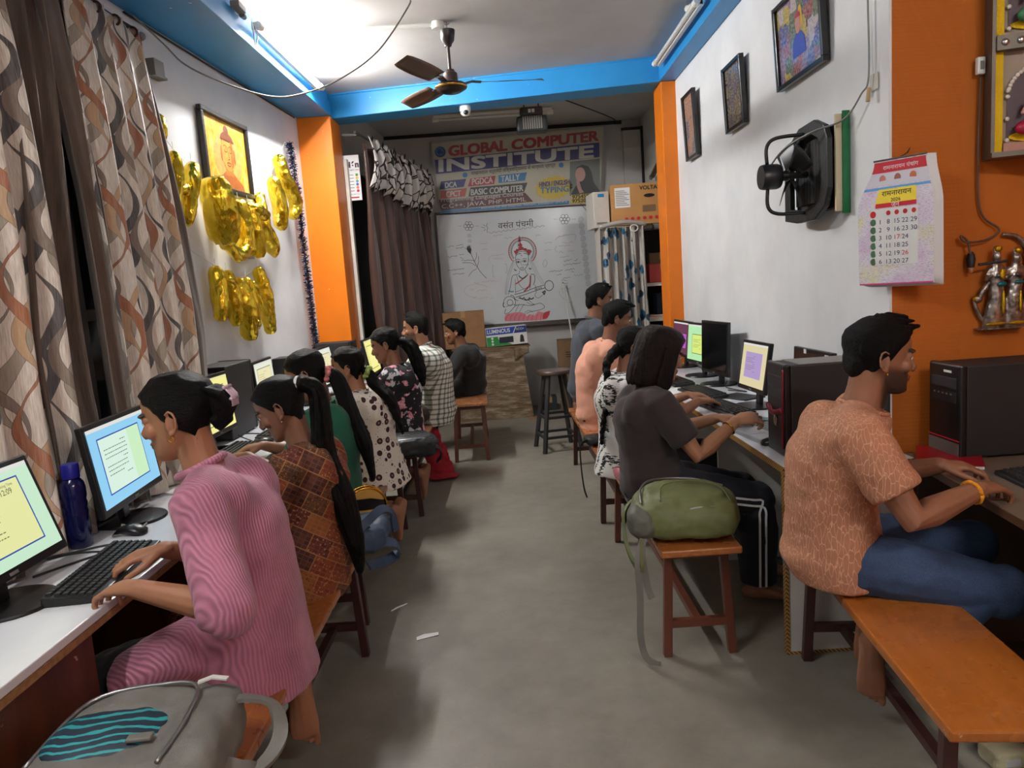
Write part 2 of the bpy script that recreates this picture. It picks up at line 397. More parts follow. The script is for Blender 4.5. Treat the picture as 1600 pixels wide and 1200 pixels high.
# ---------------------------------------------------------------- people: geometry
HEAD = [(-.112, .068, .030, .016), (-.106, .080, .014, .028), (-.090, .086, -.006, .041), (-.070, .084, -.032, .051), (-.045, .083, -.060, .059),
        (-.015, .081, -.082, .066), (.005, .079, -.092, .069), (.030, .086, -.099, .073), (.055, .084, -.101, .075), (.078, .073, -.093, .070),
        (.095, .053, -.073, .057), (.106, .028, -.045, .037), (.112, .004, -.014, .010)]
def head_pt(row, a, off=0.):
    z, xf, xb, w = row; cx = (xf+xb)/2; L = (xf-xb)/2+off; ca, sa = math.cos(a), math.sin(a)
    ww = (w+off)*(1-.16*max(0, ca)**2*(1 if z < .06 else .4))
    return V((cx+L*math.copysign(abs(ca)**.92, ca), ww*math.copysign(abs(sa)**.9, sa), z))
def rings(path, rad, n=14, up=V((0, 0, 1)), round_ends=True):
    """tapering limb along a path with (wide, thick) or scalar radii and rounded ends"""
    P = [V(p) for p in path]; R_ = [r if isinstance(r, tuple) else (r, r) for r in rad]
    if round_ends:
        d0 = (P[0]-P[1]).normalized(); d1 = (P[-1]-P[-2]).normalized(); r0, r1 = R_[0], R_[-1]
        m0, m1 = min(r0), min(r1)
        P = [P[0]+d0*m0*.95, P[0]+d0*m0*.75]+P+[P[-1]+d1*m1*.75, P[-1]+d1*m1*.95]
        R_ = [(r0[0]*.3, r0[1]*.3), (r0[0]*.68, r0[1]*.68)]+R_+[(r1[0]*.68, r1[1]*.68), (r1[0]*.3, r1[1]*.3)]
    out = []; _, rt, u = frame_from(P[1]-P[0], V(up)); m = len(P)
    for i in range(m):
        d = (P[min(i+1, m-1)]-P[max(i-1, 0)]).normalized(); rt = (rt-d*rt.dot(d)).normalized(); u = rt.cross(d)
        out.append([P[i]+rt*math.cos(2*PI*k/n)*R_[i][0]+u*math.sin(2*PI*k/n)*R_[i][1] for k in range(n)])
    return out
def ik(a, t, l1, l2, pole):
    a, t, pole = V(a), V(t), V(pole); d = t-a; L = min(d.length, (l1+l2)*.998); d.normalize()
    x = (l1*l1-l2*l2+L*L)/(2*L); h = math.sqrt(max(l1*l1-x*x, 1e-6))
    p = pole-d*pole.dot(d); p.normalize(); return a+d*x+p*h, a+d*L
def hand(mb, wr, d, up, side, s=1., curl=1., spread=1.):
    """wrist, pointing direction, back-of-hand normal, side=+1 thumb towards +r. palm, four fingers, thumb"""
    d = V(d).normalized(); up = V(up); up = (up-d*up.dot(d)).normalized(); r = d.cross(up).normalized()*side
    wr = V(wr); q = lambda f, l, u_: wr+(d*f+r*l+up*u_)*s
    P = [q(-.01, 0, 0), q(.03, .004, .002), q(.065, .002, .003), q(.09, 0, .0)]
    mb.loft(rings(P, [(.026*s, .019*s), (.034*s, .018*s), (.040*s, .016*s), (.038*s, .011*s)], 14, up))
    tips = []
    for l, L, a0 in ((.029, .94, 1.), (.0095, 1.05, .95), (-.0105, .98, 1.0), (-.029, .78, 1.1)):
        p = q(.082, l, -.001); seg = (.043*L, .026*L, .021*L); ang = (.30*curl*a0, .78*curl*a0, .62*curl*a0); a = 0; pts = [p]
        sp = (r*l*5.5*spread)
        for sg, an in zip(seg, ang):
            a += an; dd = (d+sp).normalized(); p = p+(dd*math.cos(a)-up*math.sin(a))*sg*s; pts.append(p)
        mb.loft(rings(pts, [.0092*s, .0085*s, .0076*s, .0066*s], 8, up)); tips.append(pts[-1])
    p0 = q(.018, .024, -.004); dt = (d*.72+r*.62-up*.28).normalized(); p1 = p0+dt*.042*s; dt2 = (d*.92+r*.22-up*.3).normalized(); p2 = p1+dt2*.030*s; p3 = p2+(d-up*.35).normalized()*.024*s
    mb.loft(rings([p0, p1, p2, p3], [.0145*s, .0115*s, .0098*s, .0075*s], 8, up)); tips.append(p3)
    return q(.09, 0, .012), tips
def foot(mb, an, f, s=1., flex=0.):
    """ankle position, toe direction (horizontal-ish, may point down)"""
    f = V(f).normalized(); r = f.cross(V((0, 0, 1)));
    if r.length < .2: r = V((0, 1, 0))
    r.normalize(); u = r.cross(f).normalized(); an = V(an); q = lambda a, l, h: an+(f*a+r*l+u*h)*s
    mb.loft(rings([q(-.045, 0, -.045), q(.0, 0, -.036), q(.06, 0, -.042), (q(.12, 0, -.056)), q(.16, 0, -.062)], [(.030*s, .030*s), (.034*s, .040*s), (.038*s, .032*s), (.044*s, .021*s), (.042*s, .014*s)], 12, u))
    mb.loft(rings([an, q(.01, 0, -.03)], [.036*s, .036*s], 10))
    for k, (l, L, rd) in enumerate(((.030, .038, .0115), (.012, .036, .0085), (-.003, .033, .008), (-.017, .029, .0078), (-.030, .024, .0075))):
        mb.loft(rings([q(.155-.006*k, l, -.063), q(.155-.006*k+L*.6, l*1.05, -.061), q(.155-.006*k+L, l*1.06, -.067)], [rd*s, rd*.95*s, rd*.85*s], 8, u))
TORSO = {'f': [(.165, .125), (.180, .135), (.140, .103), (.152, .112), (.145, .088), (.060, .058)],
         'm': [(.160, .120), (.168, .125), (.150, .112), (.175, .120), (.168, .098), (.066, .064)]}
def post_folds(amp, sx, sz, seed=0., inner=None):
    def f(co, n):
        a = noise.noise(V((co.x*sx+seed, co.y*sx, co.z*sz+seed)))
        b = noise.noise(V((co.x*sx*2.3, co.y*sx*2.3+seed, co.z*sz*2.1)))
        w = 1-abs(a)*2
        return co+n*(amp*(w*.8+b*.5))
    return f
def person(sp):
    s = sp.get('s', 1.); g = sp.get('g', 'f'); seat = sp.get('seat', .45); rz = sp['rz']; px, py = sp['at']
    root = empty('person', (px, py, 0), rz, sp['label'], 'person', sp.get('group'))
    R0 = Matrix.Rotation(-rz, 3, 'Z'); W = lambda p: R0 @ (V(p)-V((px, py, 0)))     # world -> local
    WD = lambda d: R0 @ V(d)
    vox = sp.get('vox', .0055); cv = sp.get('cvox', .009)
    H = W(sp['head']); HR = Matrix.Rotation(math.radians(sp.get('yaw', 0)), 3, 'Z') @ Matrix.Rotation(math.radians(sp.get('pitch', 12)), 3, 'Y') @ Matrix.Rotation(math.radians(sp.get('roll', 0)), 3, 'X')
    HI = HR.transposed(); hl = lambda p: H+HR @ (V(p)*s)
    pit = math.radians(sp.get('pitch', 12))
    N = V((H.x-(.045+.05*math.sin(pit))*s, H.y*.85, H.z-.170*s))+V(sp.get('neck', (0, 0, 0)))
    hun = sp.get('hunch', .03)*s
    B = V((-.01, 0, seat+.015)); P = V((-.02, 0, seat+.115*s))
    Wt = P.lerp(N, .36)+V((-hun*.7, 0, 0)); Ct = P.lerp(N, .70)+V((-hun, 0, 0)); U = P.lerp(N, .91)+V((-hun*.75, 0, 0)); Nb = N.copy()
    ctl = [B, P, Wt, Ct, U, Nb]; spine = catmull(ctl, 5)
    def rad(off, kw=1., kd=1.):
        T = TORSO[g]; out = []
        for i in range(5):
            for j in range(5):
                t = j/5; a, b = T[i], T[i+1]; t2 = t*t*(3-2*t); out.append((((a[0]*(1-t2)+b[0]*t2)*s+off)*kw, ((a[1]*(1-t2)+b[1]*t2)*s+off)*kd))
        out.append(((T[5][0])*s+off, (T[5][1])*s+off)); return out
    sw = (.158 if g == 'f' else .183)*s; tw = sp.get('twist', 0.)
    SH = [U+V((.034*s+sd*tw, sd*sw, .014*s)) for sd in (1, -1)]      # left, right
    l1, l2 = .285*s, .245*s
    arms = []
    for i, k in enumerate(('lh', 'rh')):
        hd = sp[k]; wr = W(hd[0]); pole = WD(hd[3]) if len(hd) > 3 else V((-.35, (1, -1)[i]*.55, -.75))
        el, wr = ik(SH[i], wr, l1, l2, pole); arms.append((SH[i], el, wr, WD(hd[1]), WD(hd[2])))
    legs = []
    for i, sd in enumerate((1, -1)):
        hip = V((.02, sd*.088*s, seat+.095*s)); lg = sp.get('legs')
        if lg: an = W(lg[i][0]); fd = WD(lg[i][1]); pole = WD(lg[i][2]) if len(lg[i]) > 2 else V((.7, 0, .7))
        else: an = V((.40*s, sd*.10, .085)); fd = V((1, sd*.15, 0)); pole = V((.6, 0, .8))
        kn, an = ik(hip, an, .41*s, .40*s, pole); legs.append((hip, kn, an, fd))
    # ---- body: one continuous skin surface
    mb = MB()
    mb.loft([[spine[i]+V((0, math.cos(2*PI*k/16)*r[0], 0))+V((math.sin(2*PI*k/16)*r[1], 0, 0)) for k in range(16)] for i, r in enumerate(rad(-.012*s))])
    for i in (0, 1):
        a, e, wr, hd, hu = arms[i]
        mb.loft(rings([N+V((0, 0, -.02)), N.lerp(a, .55)+V((0, 0, .004)), a], [.046*s, .044*s, .046*s], 12))
        k = 1.0 if g == 'f' else 1.12
        mb.loft(rings([a, a.lerp(e, .3), a.lerp(e, .7), e, e.lerp(wr, .25), e.lerp(wr, .6), wr], [.046*s*k, .046*s*k, .040*s*k, .0365*s*k, .039*s*k, .032*s*k, .0245*s*k], 12))
        knk, tips = hand(mb, wr, hd, hu, (1 if i == 1 else -1)*sp.get('thumb', (-1)), s, sp.get('curl', (1, 1))[i])
        arms[i] += (tips,)
        hp, kn, an, fd = legs[i]
        mb.loft(rings([hp, hp.lerp(kn, .5), kn, kn.lerp(an, .3), kn.lerp(an, .7), an], [.075*s, .066*s, .054*s, .052*s, .038*s, .032*s], 12))
        foot(mb, an, fd, s)
    nr = (.050 if g == 'f' else .058)*s
    mb.loft(rings([N+V((-.01, 0, -.03)), N.lerp(hl((-.02, 0, -.03)), .5), hl((-.022, 0, -.04)), hl((-.02, 0, .0))], [nr*1.12, nr, nr*.98, nr*.9], 14))
    n = 26
    mb.loft([[hl(head_pt(r, 2*PI*k/n)) for k in range(n)] for r in HEAD])
    E_ = lambda c, r, rot=None: mb.ell(hl(c), [x*s for x in r], HR @ rot if rot is not None else HR, 12, 8)
    mb.loft(rings([hl((.078, 0, .016)), hl((.091, 0, -.008)), hl((.1015, 0, -.026)), hl((.1005, 0, -.034))], [.0075*s, .0085*s, .0115*s, .0085*s], 10))
    for y in (1, -1):
        E_((.089, y*.0125, -.033), (.009, .0075, .0065)); E_((.077, y*.030, .025), (.011, .023, .0065)); E_((.060, y*.040, -.022), (.022, .019, .022))
        E_((.0690, y*.031, .0095), (.0142, .0165, .0098)); E_((.0685, y*.031, -.002), (.0125, .0145, .006))
        if sp['hair'].get('cover'): continue
        rot = Matrix.Rotation(y*.38, 3, 'Z') @ Matrix.Rotation(-.18, 3, 'Y')
        E_((-.012, y*.0735, -.010), (.017, .0065, .029), rot)
        rim = [hl((-.012+.019*math.sin(t)*1.0-.004*math.cos(t), y*(.0765+.006*(1-math.sin(t))), -.008+.030*math.cos(t))) for t in [(-200+q*40)*PI/180 for q in range(7)]]
        mb.tube(rim, .0042*s, 6)
        E_((-.004, y*.0745, -.040), (.008, .005, .009))
    E_((.0835, 0, -.0555), (.0105, .021, .0055)); E_((.0825, 0, -.0665), (.0105, .018, .0065)); E_((.076, 0, -.095), (.013, .018, .012))
    beard = sp.get('beard', 0.)
    def attr(co):
        h = HI @ (co-H)/s; x, y, z = h.x, abs(h.y), h.z
        if h.length > .16: return (0, 0, 0, 1)
        lip = sstep(.077, .082, x)*sstep(.025, .020, y)*sstep(-.0745, -.070, z)*sstep(-.049, -.053, z)
        brow = sstep(.058, .066, x)*sstep(.008, .013, y)*sstep(.056, .046, y)*sstep(.0185, .0215, z)*sstep(.0335, .0295, z)
        lash = sstep(.072, .076, x)*sstep(.014, .019, y)*sstep(.048, .043, y)*sstep(.0005, .003, z)*sstep(.0075, .005, z)*.9
        d = max(brow, lash)
        if beard:
            bj = sstep(-.012, -.045, z+.25*max(0, x-.03)*1.0)*sstep(-.01, .006, x)*(1-lip)
            bj *= 1-sstep(.062, .078, x)*sstep(-.048, -.036, z)
            mo = sstep(.070, .080, x)*sstep(.034, .026, y)*sstep(-.052, -.048, z)*sstep(-.036, -.041, z)
            d = max(d, beard*bj*.85, beard*mo)
        return (d, lip, 0, 1)
    remeshed(mb, 'body', sp['skin'], root, vox, 2, attr=attr, sf=.5)
    for y in (1, -1):
        e = MB(); e.ell((0, 0, 0), [.0118*s]*3, None, 14, 12)
        o = e.build('eye', [MEYE, MIRIS], root, smooth=180); o.matrix_local = Matrix.Translation(hl((.0722, y*.031, .0045))) @ HR.to_4x4()
        for p in o.data.polygons:
            if p.center.x > .0093*s: p.material_index = 1
    # ---- clothes
    cl = sp['top']; off = cl.get('off', .016)
    mb = MB(); kw = cl.get('kw', 1.); R_ = rad(off, kw, cl.get('kd', 1.)); c0 = 0
    sp2 = [p.copy() for p in spine]
    if cl.get('drop'): sp2[0].z -= cl['drop']; R_[0] = (R_[0][0]*1.02, R_[0][1]*1.02)
    last = 24
    mb.loft([[sp2[i]+V((0, math.cos(2*PI*k/20)*R_[i][0], 0))+V((math.sin(2*PI*k/20)*R_[i][1], 0, 0)) for k in range(20)] for i in range(last)])
    sl = cl.get('sleeve', .55); sr = cl.get('sr', 1.35)
    for i in (0, 1):
        a, e, wr = arms[i][:3]; k = (1.0 if g == 'f' else 1.12)*s
        mb.loft(rings([N+V((-.012, 0, -.022)), N.lerp(a, .5)+V((-.012, 0, -.006)), a+V((-.006, 0, -.002))], [.052*s+off*.6, .052*s+off*.6, .054*s+off*.6], 12)); mb.loft(rings([U+V((.0, 0, -.03)), U.lerp(a, .55)+V((.0, 0, -.03)), a+V((0, 0, -.03))], [.075*s, .072*s, .058*s], 12))
        if sl <= 1:
            en = a.lerp(e, sl); mb.loft(rings([a-(e-a)*.06, a.lerp(e, sl*.5), en], [.052*k*sr*.95, .047*k*sr, .047*k*sr], 14, round_ends=False))
            ex = (a, en)
        else:
            en = e.lerp(wr, sl-1); mb.ell(e+(e-a).normalized()*.008+(e-wr).normalized()*.006, [.043*k*sr]*3)
            mb.loft(rings([a-(e-a)*.06, a.lerp(e, .5), e, e.lerp(en, .5), en], [.052*k*sr*.95, .046*k*sr, .047*k*sr, .043*k*sr, (.030 if sl > 1.6 else .042)*k*sr], 14, round_ends=False))
        mb.loft(rings([Ct+V((.0, a.y*.55, -.01)), a.lerp(e, .22)+V((-.01, -a.y*.12, -.01))], [.072*s, .050*s], 12))
        mb.ell(Ct.lerp(U, .62)+V((-.030*s, a.y*.60, .0)), [.072*s+off*.5, .080*s, .105*s])
    # shirt tail over hips
    mb.ell(P+V((-.02, 0, -.02)), [(.122*s+off), (.160*s+off), .105*s])
    for ex in cl.get('extra', []): ex(mb, dict(N=N, P=P, B=B, U=U, C=Ct, legs=legs, arms=arms, s=s, seat=seat, W=W))
    remeshed(mb, cl.get('name', 'shirt'), cl['mat'], root, cv, cl.get('smooth', 18), post_folds(cl.get('fold', .0045), cl.get('fx', 6), cl.get('fz', 13), sp.get('seed', 0)))
    # neckline band
    if cl.get('collar', 1):
        ring = []
        for k in range(16):
            a = 2*PI*k/16; ring.append(N.lerp(hl((-.02, 0, -.06)), .16 if not cl.get('band') else .30)+V((math.cos(a)*(nr+.007)*1.05+.002, math.sin(a)*(nr+.007)*1.05, -.004-.024*math.cos(a))))
        ring.append(ring[0]); MB().tube(ring, .0065 if not cl.get('band') else .011, 8, cap=False).build('collar', cl.get('collar_mat', cl['mat']), root, smooth=180)
    bt = sp['bottom']; mb = MB(); bo = bt.get('off', .016)
    mb.ell(P+V((-.03, 0, -.025)), [(.12*s+bo*.5), (.155*s+bo*.5), .095*s])
    for i in (0, 1):
        hp, kn, an, fd = legs[i]; e = kn.lerp(an, bt.get('len', .92)); k = bt.get('flare', 1.)
        mb.loft(rings([hp, hp.lerp(kn, .5), kn, kn.lerp(e, .35), e], [.080*s+bo, .070*s+bo, .057*s+bo, (.053*s+bo)*k, (.040*s+bo)*k*1.05], 14, round_ends=False))
        mb.ell(kn, [.057*s+bo]*3)
    remeshed(mb, bt.get('name', 'trousers'), bt['mat'], root, cv, 3, post_folds(bt.get('fold', .005), 12, 12, sp.get('seed', 0)+3))
    # ---- hair
    hr = sp['hair']; mb = MB(); ho = hr.get('off', .010); hm = hr.get('mat', HAIR)
    HLN = hr.get('line', [(-.09, -.055), (-.06, -.045), (-.035, -.030), (-.012, .004), (.012, .022), (.030, .034), (.055, .058), (.072, .076), (.085, .12), (.2, .2)])
    def hlx(z):
        for (z0, x0), (z1, x1) in zip(HLN, HLN[1:]):
            if z <= z1: return x0+(x1-x0)*max(0, (z-z0)/(z1-z0))
        return .2
    rows = [(-.082, .06, -.050, .050), (-.060, .084, -.062, .054)]+[r for r in HEAD if r[0] > -.05]
    rr = []
    for r in rows:
        L = []; mx = hlx(r[0])
        for k in range(30):
            a = 2*PI*k/30; p = head_pt(r, a, 0); taper = .35+.65*sstep(0, .035, mx-p.x)
            p = head_pt(r, a, ho*taper); p.x = min(p.x, mx)
            if r[0] > .1: p.z += ho*.9
            L.append(hl(p))
        rr.append(L)
    mb.loft(rr)
    mb2 = MB() if hr.get('part') else mb
    hr['fn'](mb2, hl, HR, dict(N=N, H=H, s=s, W=W, U=U, C=Ct, P=P)) if hr.get('fn') else None
    rough_amp = hr.get('amp', .0015); q = hr.get('q', 30)
    def hp_(co, n_):
        return co+n_*rough_amp*(noise.noise(co*q)+.6*noise.noise(co*q*2.3))
    remeshed(mb, 'hair', HAIRCAP if hr.get('part') else hm, root, hr.get('vox', .0055), 2, hp_)
    if hr.get('part'): remeshed(mb2, hr['part'], hm, root, hr.get('vox', .0055), 1, hp_)
    return root, dict(hl=hl, HR=HR, N=N, arms=arms, legs=legs, s=s, W=W, U=U, C=Ct, P=P)
# ---------------------------------------------------------------- garment materials
def m_pink():
    t = NT('pink_pleated_cloth'); v = t.coord('Object'); s = t.sep(v)
    d = t.noise(v, 3.5, 3)
    ph = t.math('ADD', t.math('MULTIPLY', s[1], 620.), t.math('ADD', t.math('MULTIPLY', d, 60.), t.math('MULTIPLY', s[0], 330.)))
    wv = t.math('SINE', ph); n = t.noise(v, 8, 4)
    c = t.ramp(t.math('ADD', t.math('MULTIPLY', wv, .16), n), [(.25, lin((150, 88, 112))), (.75, lin((196, 126, 152)))])
    t.base(c); t.rough(.7); t.b.inputs['Sheen Weight'].default_value = .2
    t.bump(t.math('ADD', wv, t.math('MULTIPLY', n, 2.)), .5, .0025); return t.m
def m_patch():
    t = NT('maroon_patchwork_cloth'); v = t.coord('Object', (1, 1, 1), (.2, .5, .35))
    br = t.n('ShaderNodeTexBrick', offset=.5, squash=1.0); t.t.links.new(t.coord('Object', (1, 1, 1), (1.35, .35, .5)), br.inputs['Vector'])
    br.inputs['Scale'].default_value = 1.; br.inputs['Brick Width'].default_value = .078; br.inputs['Row Height'].default_value = .060; br.inputs['Mortar Size'].default_value = .0020
    br.inputs['Color1'].default_value = (0, 0, 0, 1); br.inputs['Color2'].default_value = (1, 1, 1, 1); br.inputs['Mortar'].default_value = (.5, .5, .5, 1)
    tone = t.ramp(br.outputs[0], [(0., lin((84, 22, 30))), (.25, lin((128, 52, 30))), (.45, lin((70, 44, 28))), (.65, lin((150, 92, 44))), (.85, lin((60, 20, 24)))], 'CONSTANT')
    vo = t.n('ShaderNodeTexVoronoi', i_Scale=88.0); t.t.links.new(v, vo.inputs['Vector'])
    dot = t.ramp(vo.outputs[0], [(.22, (1, 1, 1, 1)), (.3, (0, 0, 0, 1))])
    c = t.mix(t.math('MULTIPLY', dot, .75), tone, t.ramp(br.outputs[0], [(0., lin((196, 150, 110))), (.4, lin((176, 110, 40))), (.7, lin((60, 16, 18)))], 'CONSTANT'))
    b2 = t.n('ShaderNodeTexBrick', offset=.0); t.t.links.new(t.coord('Object', (1, 1, 1), (1.35, .35, .5)), b2.inputs['Vector']); b2.inputs['Scale'].default_value = 1.
    b2.inputs['Brick Width'].default_value = .0195; b2.inputs['Row Height'].default_value = .015; b2.inputs['Mortar Size'].default_value = .0016; b2.inputs['Color1'].default_value = lin((30, 10, 12)); b2.inputs['Color2'].default_value = lin((128, 74, 44)); b2.inputs['Mortar'].default_value = lin((140, 96, 60))
    c = t.mix(.33, c, b2.outputs[0]); c = t.mix(br.outputs[1], c, lin((150, 106, 62)))
    t.base(c); t.rough(.85); t.bump(t.noise(t.coord('Object'), 14, 4), .25, .01); return t.m
def m_rings(name, bg, ring, scale=21.):
    t = NT(name); v = t.coord('Object')
    vo = t.n('ShaderNodeTexVoronoi', i_Scale=scale, i_Randomness=.55); t.t.links.new(v, vo.inputs['Vector'])
    k = t.ramp(vo.outputs[0], [(.0, lin((150, 110, 120))), (.12, lin((150, 110, 120))), (.14, lin(ring)), (.34, lin(ring)), (.38, lin(bg))])
    v2 = t.n('ShaderNodeTexVoronoi', i_Scale=scale*3.4); t.t.links.new(v, v2.inputs['Vector'])
    sp = t.math('MULTIPLY', t.ramp(v2.outputs[0], [(.2, (1, 1, 1, 1)), (.25, (0, 0, 0, 1))]), t.ramp(vo.outputs[0], [(.48, (0, 0, 0, 1)), (.52, (1, 1, 1, 1)), (.60, (1, 1, 1, 1)), (.64, (0, 0, 0, 1))]))
    t.base(t.mix(sp, k, lin(ring))); t.rough(.85); t.bump(t.noise(v, 12, 4), .25, .012); return t.m
def m_blossom():
    t = NT('black_floral_cloth'); v = t.coord('Object'); v1 = t.coord('Object', loc=(.3, .2, .1))
    n = t.noise(v, 16, 3); n2 = t.noise(v1, 13, 3)
    pk = t.ramp(n, [(.575, (0, 0, 0, 1)), (.60, (1, 1, 1, 1))]); wh = t.ramp(n2, [(.60, (0, 0, 0, 1)), (.625, (1, 1, 1, 1))])
    c = t.mix(pk, lin((14, 14, 22)), t.ramp(t.noise(v, 60, 2), [(.4, lin((206, 120, 140))), (.6, lin((232, 180, 190)))]))
    c = t.mix(wh, c, lin((196, 200, 206))); t.base(c); t.rough(.8); t.bump(n, .15, .01); return t.m
def m_check():
    t = NT('grey_check_cloth'); v = t.coord('Object'); s = t.sep(v)
    lx = t.math('ADD', t.math('MULTIPLY', s[0], .5), s[1])
    a = t.math('PINGPONG', lx, .019); b = t.math('PINGPONG', s[2], .019)
    la = t.math('LESS_THAN', a, .0065); lb = t.math('LESS_THAN', b, .0065)
    f = t.math('ADD', t.math('MULTIPLY', la, .5), t.math('MULTIPLY', lb, .5))
    t.base(t.ramp(f, [(0., lin((222, 222, 216))), (.5, lin((146, 150, 138))), (1., lin((84, 90, 78)))])); t.rough(.85)
    t.bump(t.noise(v, 13, 4), .3, .012); return t.m
def m_leafline():
    t = NT('terracotta_leaf_line_cloth'); v = t.coord('Object', (84, 84, 24), (.75, .25, .4))
    n = t.n('ShaderNodeTexNoise', i_Scale=.6); t.t.links.new(v, n.inputs['Vector'])
    mv = t.n('ShaderNodeVectorMath', operation='MULTIPLY_ADD'); t.t.links.new(n.outputs[1], mv.inputs[0]); mv.inputs[1].default_value = (1.2, 1.2, 1.2); t.t.links.new(v, mv.inputs[2])
    vo = t.n('ShaderNodeTexVoronoi', feature='DISTANCE_TO_EDGE', i_Scale=1.0); t.t.links.new(mv.outputs[0], vo.inputs['Vector'])
    ln = t.ramp(vo.outputs[0], [(.022, (1, 1, 1, 1)), (.055, (0, 0, 0, 1))]); w2 = t.coord('Object')
    c0 = t.ramp(t.noise(w2, 7, 3), [(.3, lin((162, 108, 80))), (.7, lin((182, 124, 94)))])
    t.base(t.mix(t.math('MULTIPLY', ln, .6), c0, lin((226, 178, 146)))); t.rough(.85); t.bump(t.noise(w2, 11, 4), .3, .012); return t.m
def m_brush():
    t = NT('white_black_brush_cloth'); v = t.coord('Object'); s = t.sep(v)
    n = t.noise(t.coord('Object', (1, 1, 1)), 9, 3); 
    lx = t.math('ADD', t.math('ADD', s[1], t.math('MULTIPLY', s[0], .9)), t.math('MULTIPLY', n, .035))
    a = t.math('PINGPONG', lx, .021); q = t.noise(t.coord('Object', (20, 20, 95)), 1.6, 3, .7)
    wd = t.math('MULTIPLY', t.ramp(q, [(.40, (0, 0, 0, 1)), (.60, (1, 1, 1, 1))]), .0125)
    t.base(t.mix(t.math('LESS_THAN', a, wd), lin((226, 224, 220)), lin((20, 19, 20)))); t.rough(.8); t.bump(t.noise(v, 12, 4), .3, .012); return t.m
def m_rib(name, c):
    t = NT(name); v = t.coord('Object'); s = t.sep(v); a = lin(c)
    w_ = t.math('SINE', t.math('MULTIPLY', t.math('ADD', s[1], t.math('MULTIPLY', s[0], .8)), 420.))
    n = t.noise(v, 7, 3); t.base(t.ramp(n, [(.3, tuple(x*.9 for x in a[:3])+(1,)), (.7, a)])); t.rough(.85)
    t.bump(t.math('ADD', w_, t.math('MULTIPLY', n, 2.)), .2, .003); return t.m
def m_stripe_trouser():
    t = NT('navy_track_trouser_cloth'); v = t.coord('Object')
    n = t.noise(v, 8, 4); t.base(t.ramp(n, [(.3, lin((14, 16, 26))), (.7, lin((24, 27, 40)))])); t.rough(.8); t.bump(n, .3, .012); return t.m
def m_denim():
    t = NT('blue_denim'); v = t.coord('Object'); n = t.noise(v, 5, 5); f = t.noise(v, 320, 2)
    t.base(t.mix(.25, t.ramp(n, [(.3, lin((28, 44, 74))), (.72, lin((56, 80, 116)))]), t.ramp(f, [(.35, lin((30, 44, 70))), (.65, lin((84, 104, 134)))])))
    t.rough(.85); t.bump(t.math('ADD', n, t.math('MULTIPLY', f, .2)), .3, .01); return t.m
SK1 = m_skin('warm_brown_skin', (164, 112, 82)); SK2 = m_skin('deep_brown_skin', (124, 82, 60)); SK3 = m_skin('mid_brown_skin', (146, 98, 72)); SK4 = m_skin('tan_skin', (164, 114, 84))
BLK = m_cloth('black_cloth', (22, 22, 24)); DKBR = m_cloth('brown_black_tshirt_cloth', (46, 34, 34)); GRN = m_cloth('dark_green_cloth', (16, 84, 62)); SLATE = m_cloth('slate_cloth', (60, 66, 76))
PEACH = m_rib('peach_rib_cloth', (226, 164, 140)); DKGR = m_cloth('charcoal_trouser_cloth', (40, 40, 38)); KHAKI = m_cloth('dark_olive_trouser_cloth', (58, 52, 40))

# ---------------------------------------------------------------- hair styles
def h_tail(pts, rad, tie=None):
    def f(mb, hl, HR, d):
        P = catmull([hl(p) for p in pts[0]]+[d['W'](p) for p in pts[1]], 5); m = len(P)
        R_ = []
        for i in range(m):
            t = i/(m-1)*(len(rad)-1); k = min(int(t), len(rad)-2); a, b = rad[k], rad[k+1]; q = t-k
            R_.append((a[0]*(1-q)+b[0]*q, a[1]*(1-q)+b[1]*q))
        mb.loft(rings(P, [(a*.8, b*.8) for a, b in R_], 14, V((1, 0, 0))))
        rnd = random.Random(int(sum(x[0] for x in rad)*1e4)); ns = 13
        for q in range(ns):
            a0 = 2*PI*q/ns; w_ = rnd.uniform(.7, 1.05); f0 = rnd.uniform(0, 6); ext = rnd.randint(0, max(1, m//6)); pts_ = []; rr_ = []
            for i in range(2, m-ext):
                t = i/(m-1); d_ = (P[min(i+1, m-1)]-P[i-1]).normalized(); _, r1, u1 = frame_from(d_, V((1, 0, 0))); aa = a0+.5*math.sin(3*t+f0)
                pts_.append(P[i]+r1*math.cos(aa)*R_[i][0]*w_*.85+u1*math.sin(aa)*R_[i][1]*w_*.85); rr_.append(max(.003, .30*min(R_[i])*(1-.75*sstep(.75, 1., (i-2)/max(1, m-ext-3)))))
            mb.loft(rings(pts_, rr_, 7))
    return f
def h_bun(mb, hl, HR, d):
    s = d['s']
    mb.ell(hl((-.118, 0, .012)), (.030*s, .036*s, .050*s), HR, 14, 10)
    for k in range(5): mb.tube([hl((-.105-.01*math.sin(k), (-.03+.015*k), .055)), hl((-.140, (-.026+.013*k), .03)), hl((-.146, -.024+.012*k, .0)), hl((-.125, -.02+.01*k, -.035))], [.010*s, .014*s, .014*s, .008*s], 8)
    mb.tube([hl((-.09, 0, -.04)), hl((-.115, 0, -.03)), hl((-.12, 0, .0))], [.03*s, .03*s, .028*s], 10)
